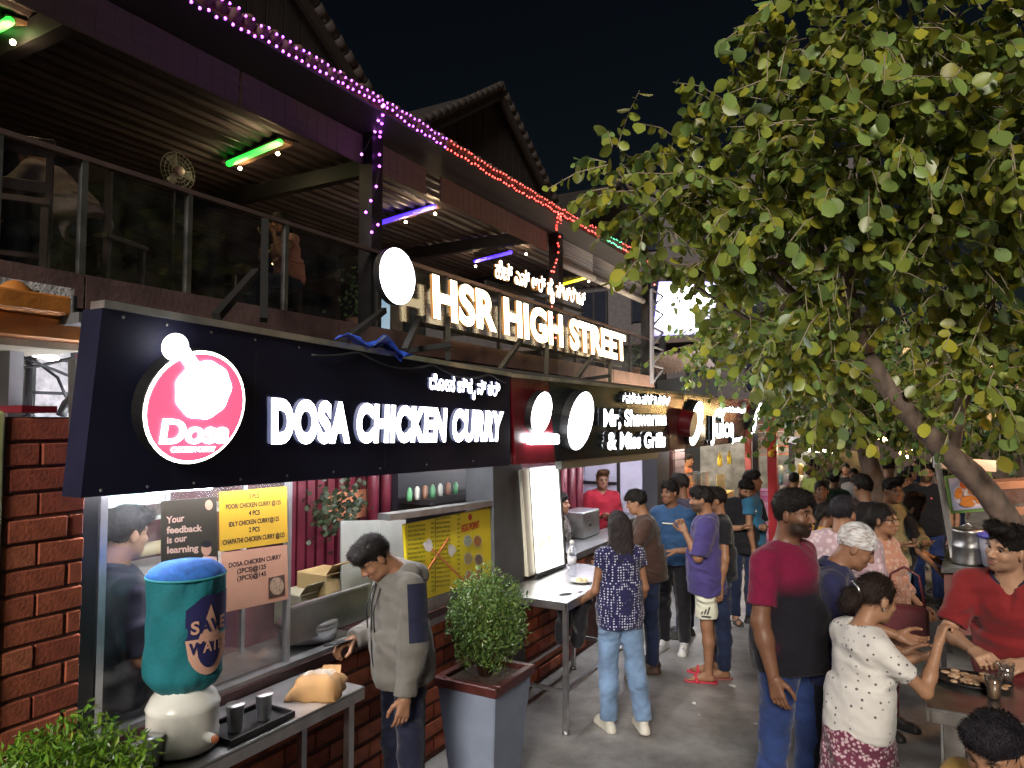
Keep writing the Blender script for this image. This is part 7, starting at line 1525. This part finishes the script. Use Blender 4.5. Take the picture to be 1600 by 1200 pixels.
# juice stall workers, green tee man
for i, (px, py, lb, cl) in enumerate(((1073, 722, 'juice stall worker in orange at the counter edge', (.4, .12, .05)), (1137, 718, 'juice stall worker with dark hair behind the yellow counter', (.12, .1, .1)))):
    p = onx(px, py, -3.7); person(lb, (p.x, p.y, max(0, p.z-1.64)), hd((TOC, .6), (RI, 1.)), 1.64, skin='b', hair='short', res=.019, top=cm_('juice%d' % i, cl), loose=.02, bottom=BKC, seed=28+i)
person('man in lime green tee standing at the far hut', foot(1268, 719, 1.7), hd((LI, 1.), (TOC, .1)), 1.7, skin='b', hair='short', res=.016, beard=.8, top=cm_('lime', (.42, .5, .12)), loose=.024, bottom=JD, La=(-.1, .4, -1), Lf=(0, 1, .2), seed=30, head=(0, 10, 0))
# shed sitters
for i, (px, lb) in enumerate(((1297, 'person in pale shirt sitting inside the black shed'), (1318, 'person in dark clothes sitting inside the black shed'))):
    p = onz(px, 735, 1.25); person(lb, (p.x, p.y, 0), hd((TOC, 1.), (RI, .2)), 1.65, skin='b', hair='short', res=.022, top=cm_('shed%d' % i, ((.3, .26, .2), (.05, .05, .05))[i]), loose=.02, bottom=JD, seat_z=.45, Lt=(-.1, 1, 0), Rt=(.1, 1, 0), Ls=(0, 0, -1), Rs=(0, 0, -1), La=(-.1, .5, -1), Lf=(.5, 1, .3), Ra=(.1, .5, -1), Rf=(-.5, 1, .3), seed=31+i)
    t = thing('crate_seat', ['plastic crate under the person in pale shirt', 'plastic crate under the person in dark clothes'][i], 'crate', (p.x, p.y, 0)); m = mb(); m.box((p.x-.2, p.y-.2, 0), (p.x+.2, p.y+.2, .03)); m.build('base', DARKM, t)
    for a, b_ in (((-.2, -.2), (.2, -.18)), ((-.2, .18), (.2, .2)), ((-.2, -.178), (-.18, .178)), ((.18, -.178), (.2, .178))): m = mb(); m.box((p.x+a[0], p.y+a[1], .032), (p.x+b_[0], p.y+b_[1], .33)); m.build('side', DARKM, t)
# maroon sleeve man at the right edge
person('man in maroon shirt behind the snack cart', foot(1612, 690, 1.72), hd((LI, 1.), (TOC, .5)), 1.72, skin='b', hair='short', res=.016, top=cm_('maroon_b', (.10, .012, .03)), loose=.025, sleeve=.9, bottom=JD, La=(-.2, .5, -.8), Lf=(.2, 1, -.3), seed=33)
# cook behind the glass
p = onx(182, 792, -3.1)
person('cook in dark shirt and pale apron standing behind the shop glass', (p.x, p.y, max(0, p.z-1.72)), hd((AW, .9), (RI, .75)), 1.72, skin='a', hair='messy', res=.0115, top=cm_('cook_shirt', (.02, .02, .04)), collar=cm_('cook_shirt', (.02, .02, .04)), sleeve=.95, loose=.022, bottom=cm_('apron', (.3, .3, .42)), La=(-.1, .25, -1), Lf=(.5, .8, -.45), Ra=(.15, .15, -1), Rf=(-.3, .9, -.4), Rh='grip', seed=34, head=(12, -8, 0))
# diners upstairs
p = onx(62, 231, -5.3)
person('diner in pale short sleeved shirt leaning over a table upstairs', (p.x+.3, p.y+.16, ZD), hd((LI, 1.), (AW, .1)), 1.7, skin="a", hair="short", res=.014, spine=(0, .9, 1), head=(0, 18, 0), top=cm_('pale_shirt', (.5, .42, .36), pattern='plaid', col2=(.42, .34, .3), sc=12), sleeve=.8, loose=.022, bottom=JD, seat_z=.47, Lt=(-.1, 1, -.05), Rt=(.1, 1, -.05), Ls=(0, 0, -1), Rs=(0, 0, -1), La=(-.2, .6, -.8), Lf=(.3, 1, -.1), Ra=(.2, .6, -.8), Rf=(-.3, 1, -.1), seed=35)
p = onx(455, 376, -5.6)
person('woman upstairs resting her chin on her hands', (p.x, p.y, ZD+.1), hd((TOC, 1.), (LI, .9)), 1.6, 'f', skin='a', hair='tied', res=.014, spine=(0, .15, 1), head=(0, -8, 0), top=cm_('rose_top', (.42, .2, .17)), sleeve=.3, loose=.016, bottom=JD, seat_z=.46, Lt=(-.1, 1, -.05), Rt=(.1, 1, -.05), Ls=(0, 0, -1), Rs=(0, 0, -1), La=(-.1, .7, -.7), Lf=(.35, .1, 1), Lh='fist', Ra=(.1, .7, -.7), Rf=(-.35, .1, 1), Rh='fist', seed=36)

# more of the crowd receding under the trees
cols = [('dark green', (.03, .06, .04)), ('white', (.5, .5, .5)), ('rust', (.2, .06, .03)), ('grey', (.12, .12, .13)), ('navy', (.02, .03, .08)), ('mustard', (.35, .22, .05)), ('pink', (.4, .18, .2)), ('black', (.01, .01, .012))]
spots = ((1303, 742, 10.5), (1334, 735, 11.5), (1365, 722, 12.5), (1420, 728, 11.0), (1436, 716, 13.0), (1487, 722, 12.0), (1240, 740, 10.5), (1322, 728, 13.0))
where = ('beside the woman with centre parted hair', 'in front of the black shed', 'next to the bent trunk', 'behind the man in the black polo', 'under the warm bulb string', 'beside the snack cart hood', 'at the far hut counter', 'at the mouth of the black shed')
for i, ((px, py, z_), (cn, cl), wh) in enumerate(zip(spots, cols, where)):
    g_ = dep(px, py, z_); fem_ = i % 3 == 1; H_ = min(1.78, max(1.5, g_.z))
    person('small far person in %s top %s' % (cn, wh), (g_.x, g_.y, 0), hd((TOC if i % 2 else AW, 1.), (LI if i % 3 else RI, .7)), H_, 'f' if fem_ else 'm', skin='ab'[i % 2], hair='tied' if fem_ else 'short', res=.021, top=cm_('far_'+cn, cl), loose=.022, sleeve=(.6, 1.8)[i % 2], bottom=JD if i % 2 else BKC, seed=60+i)
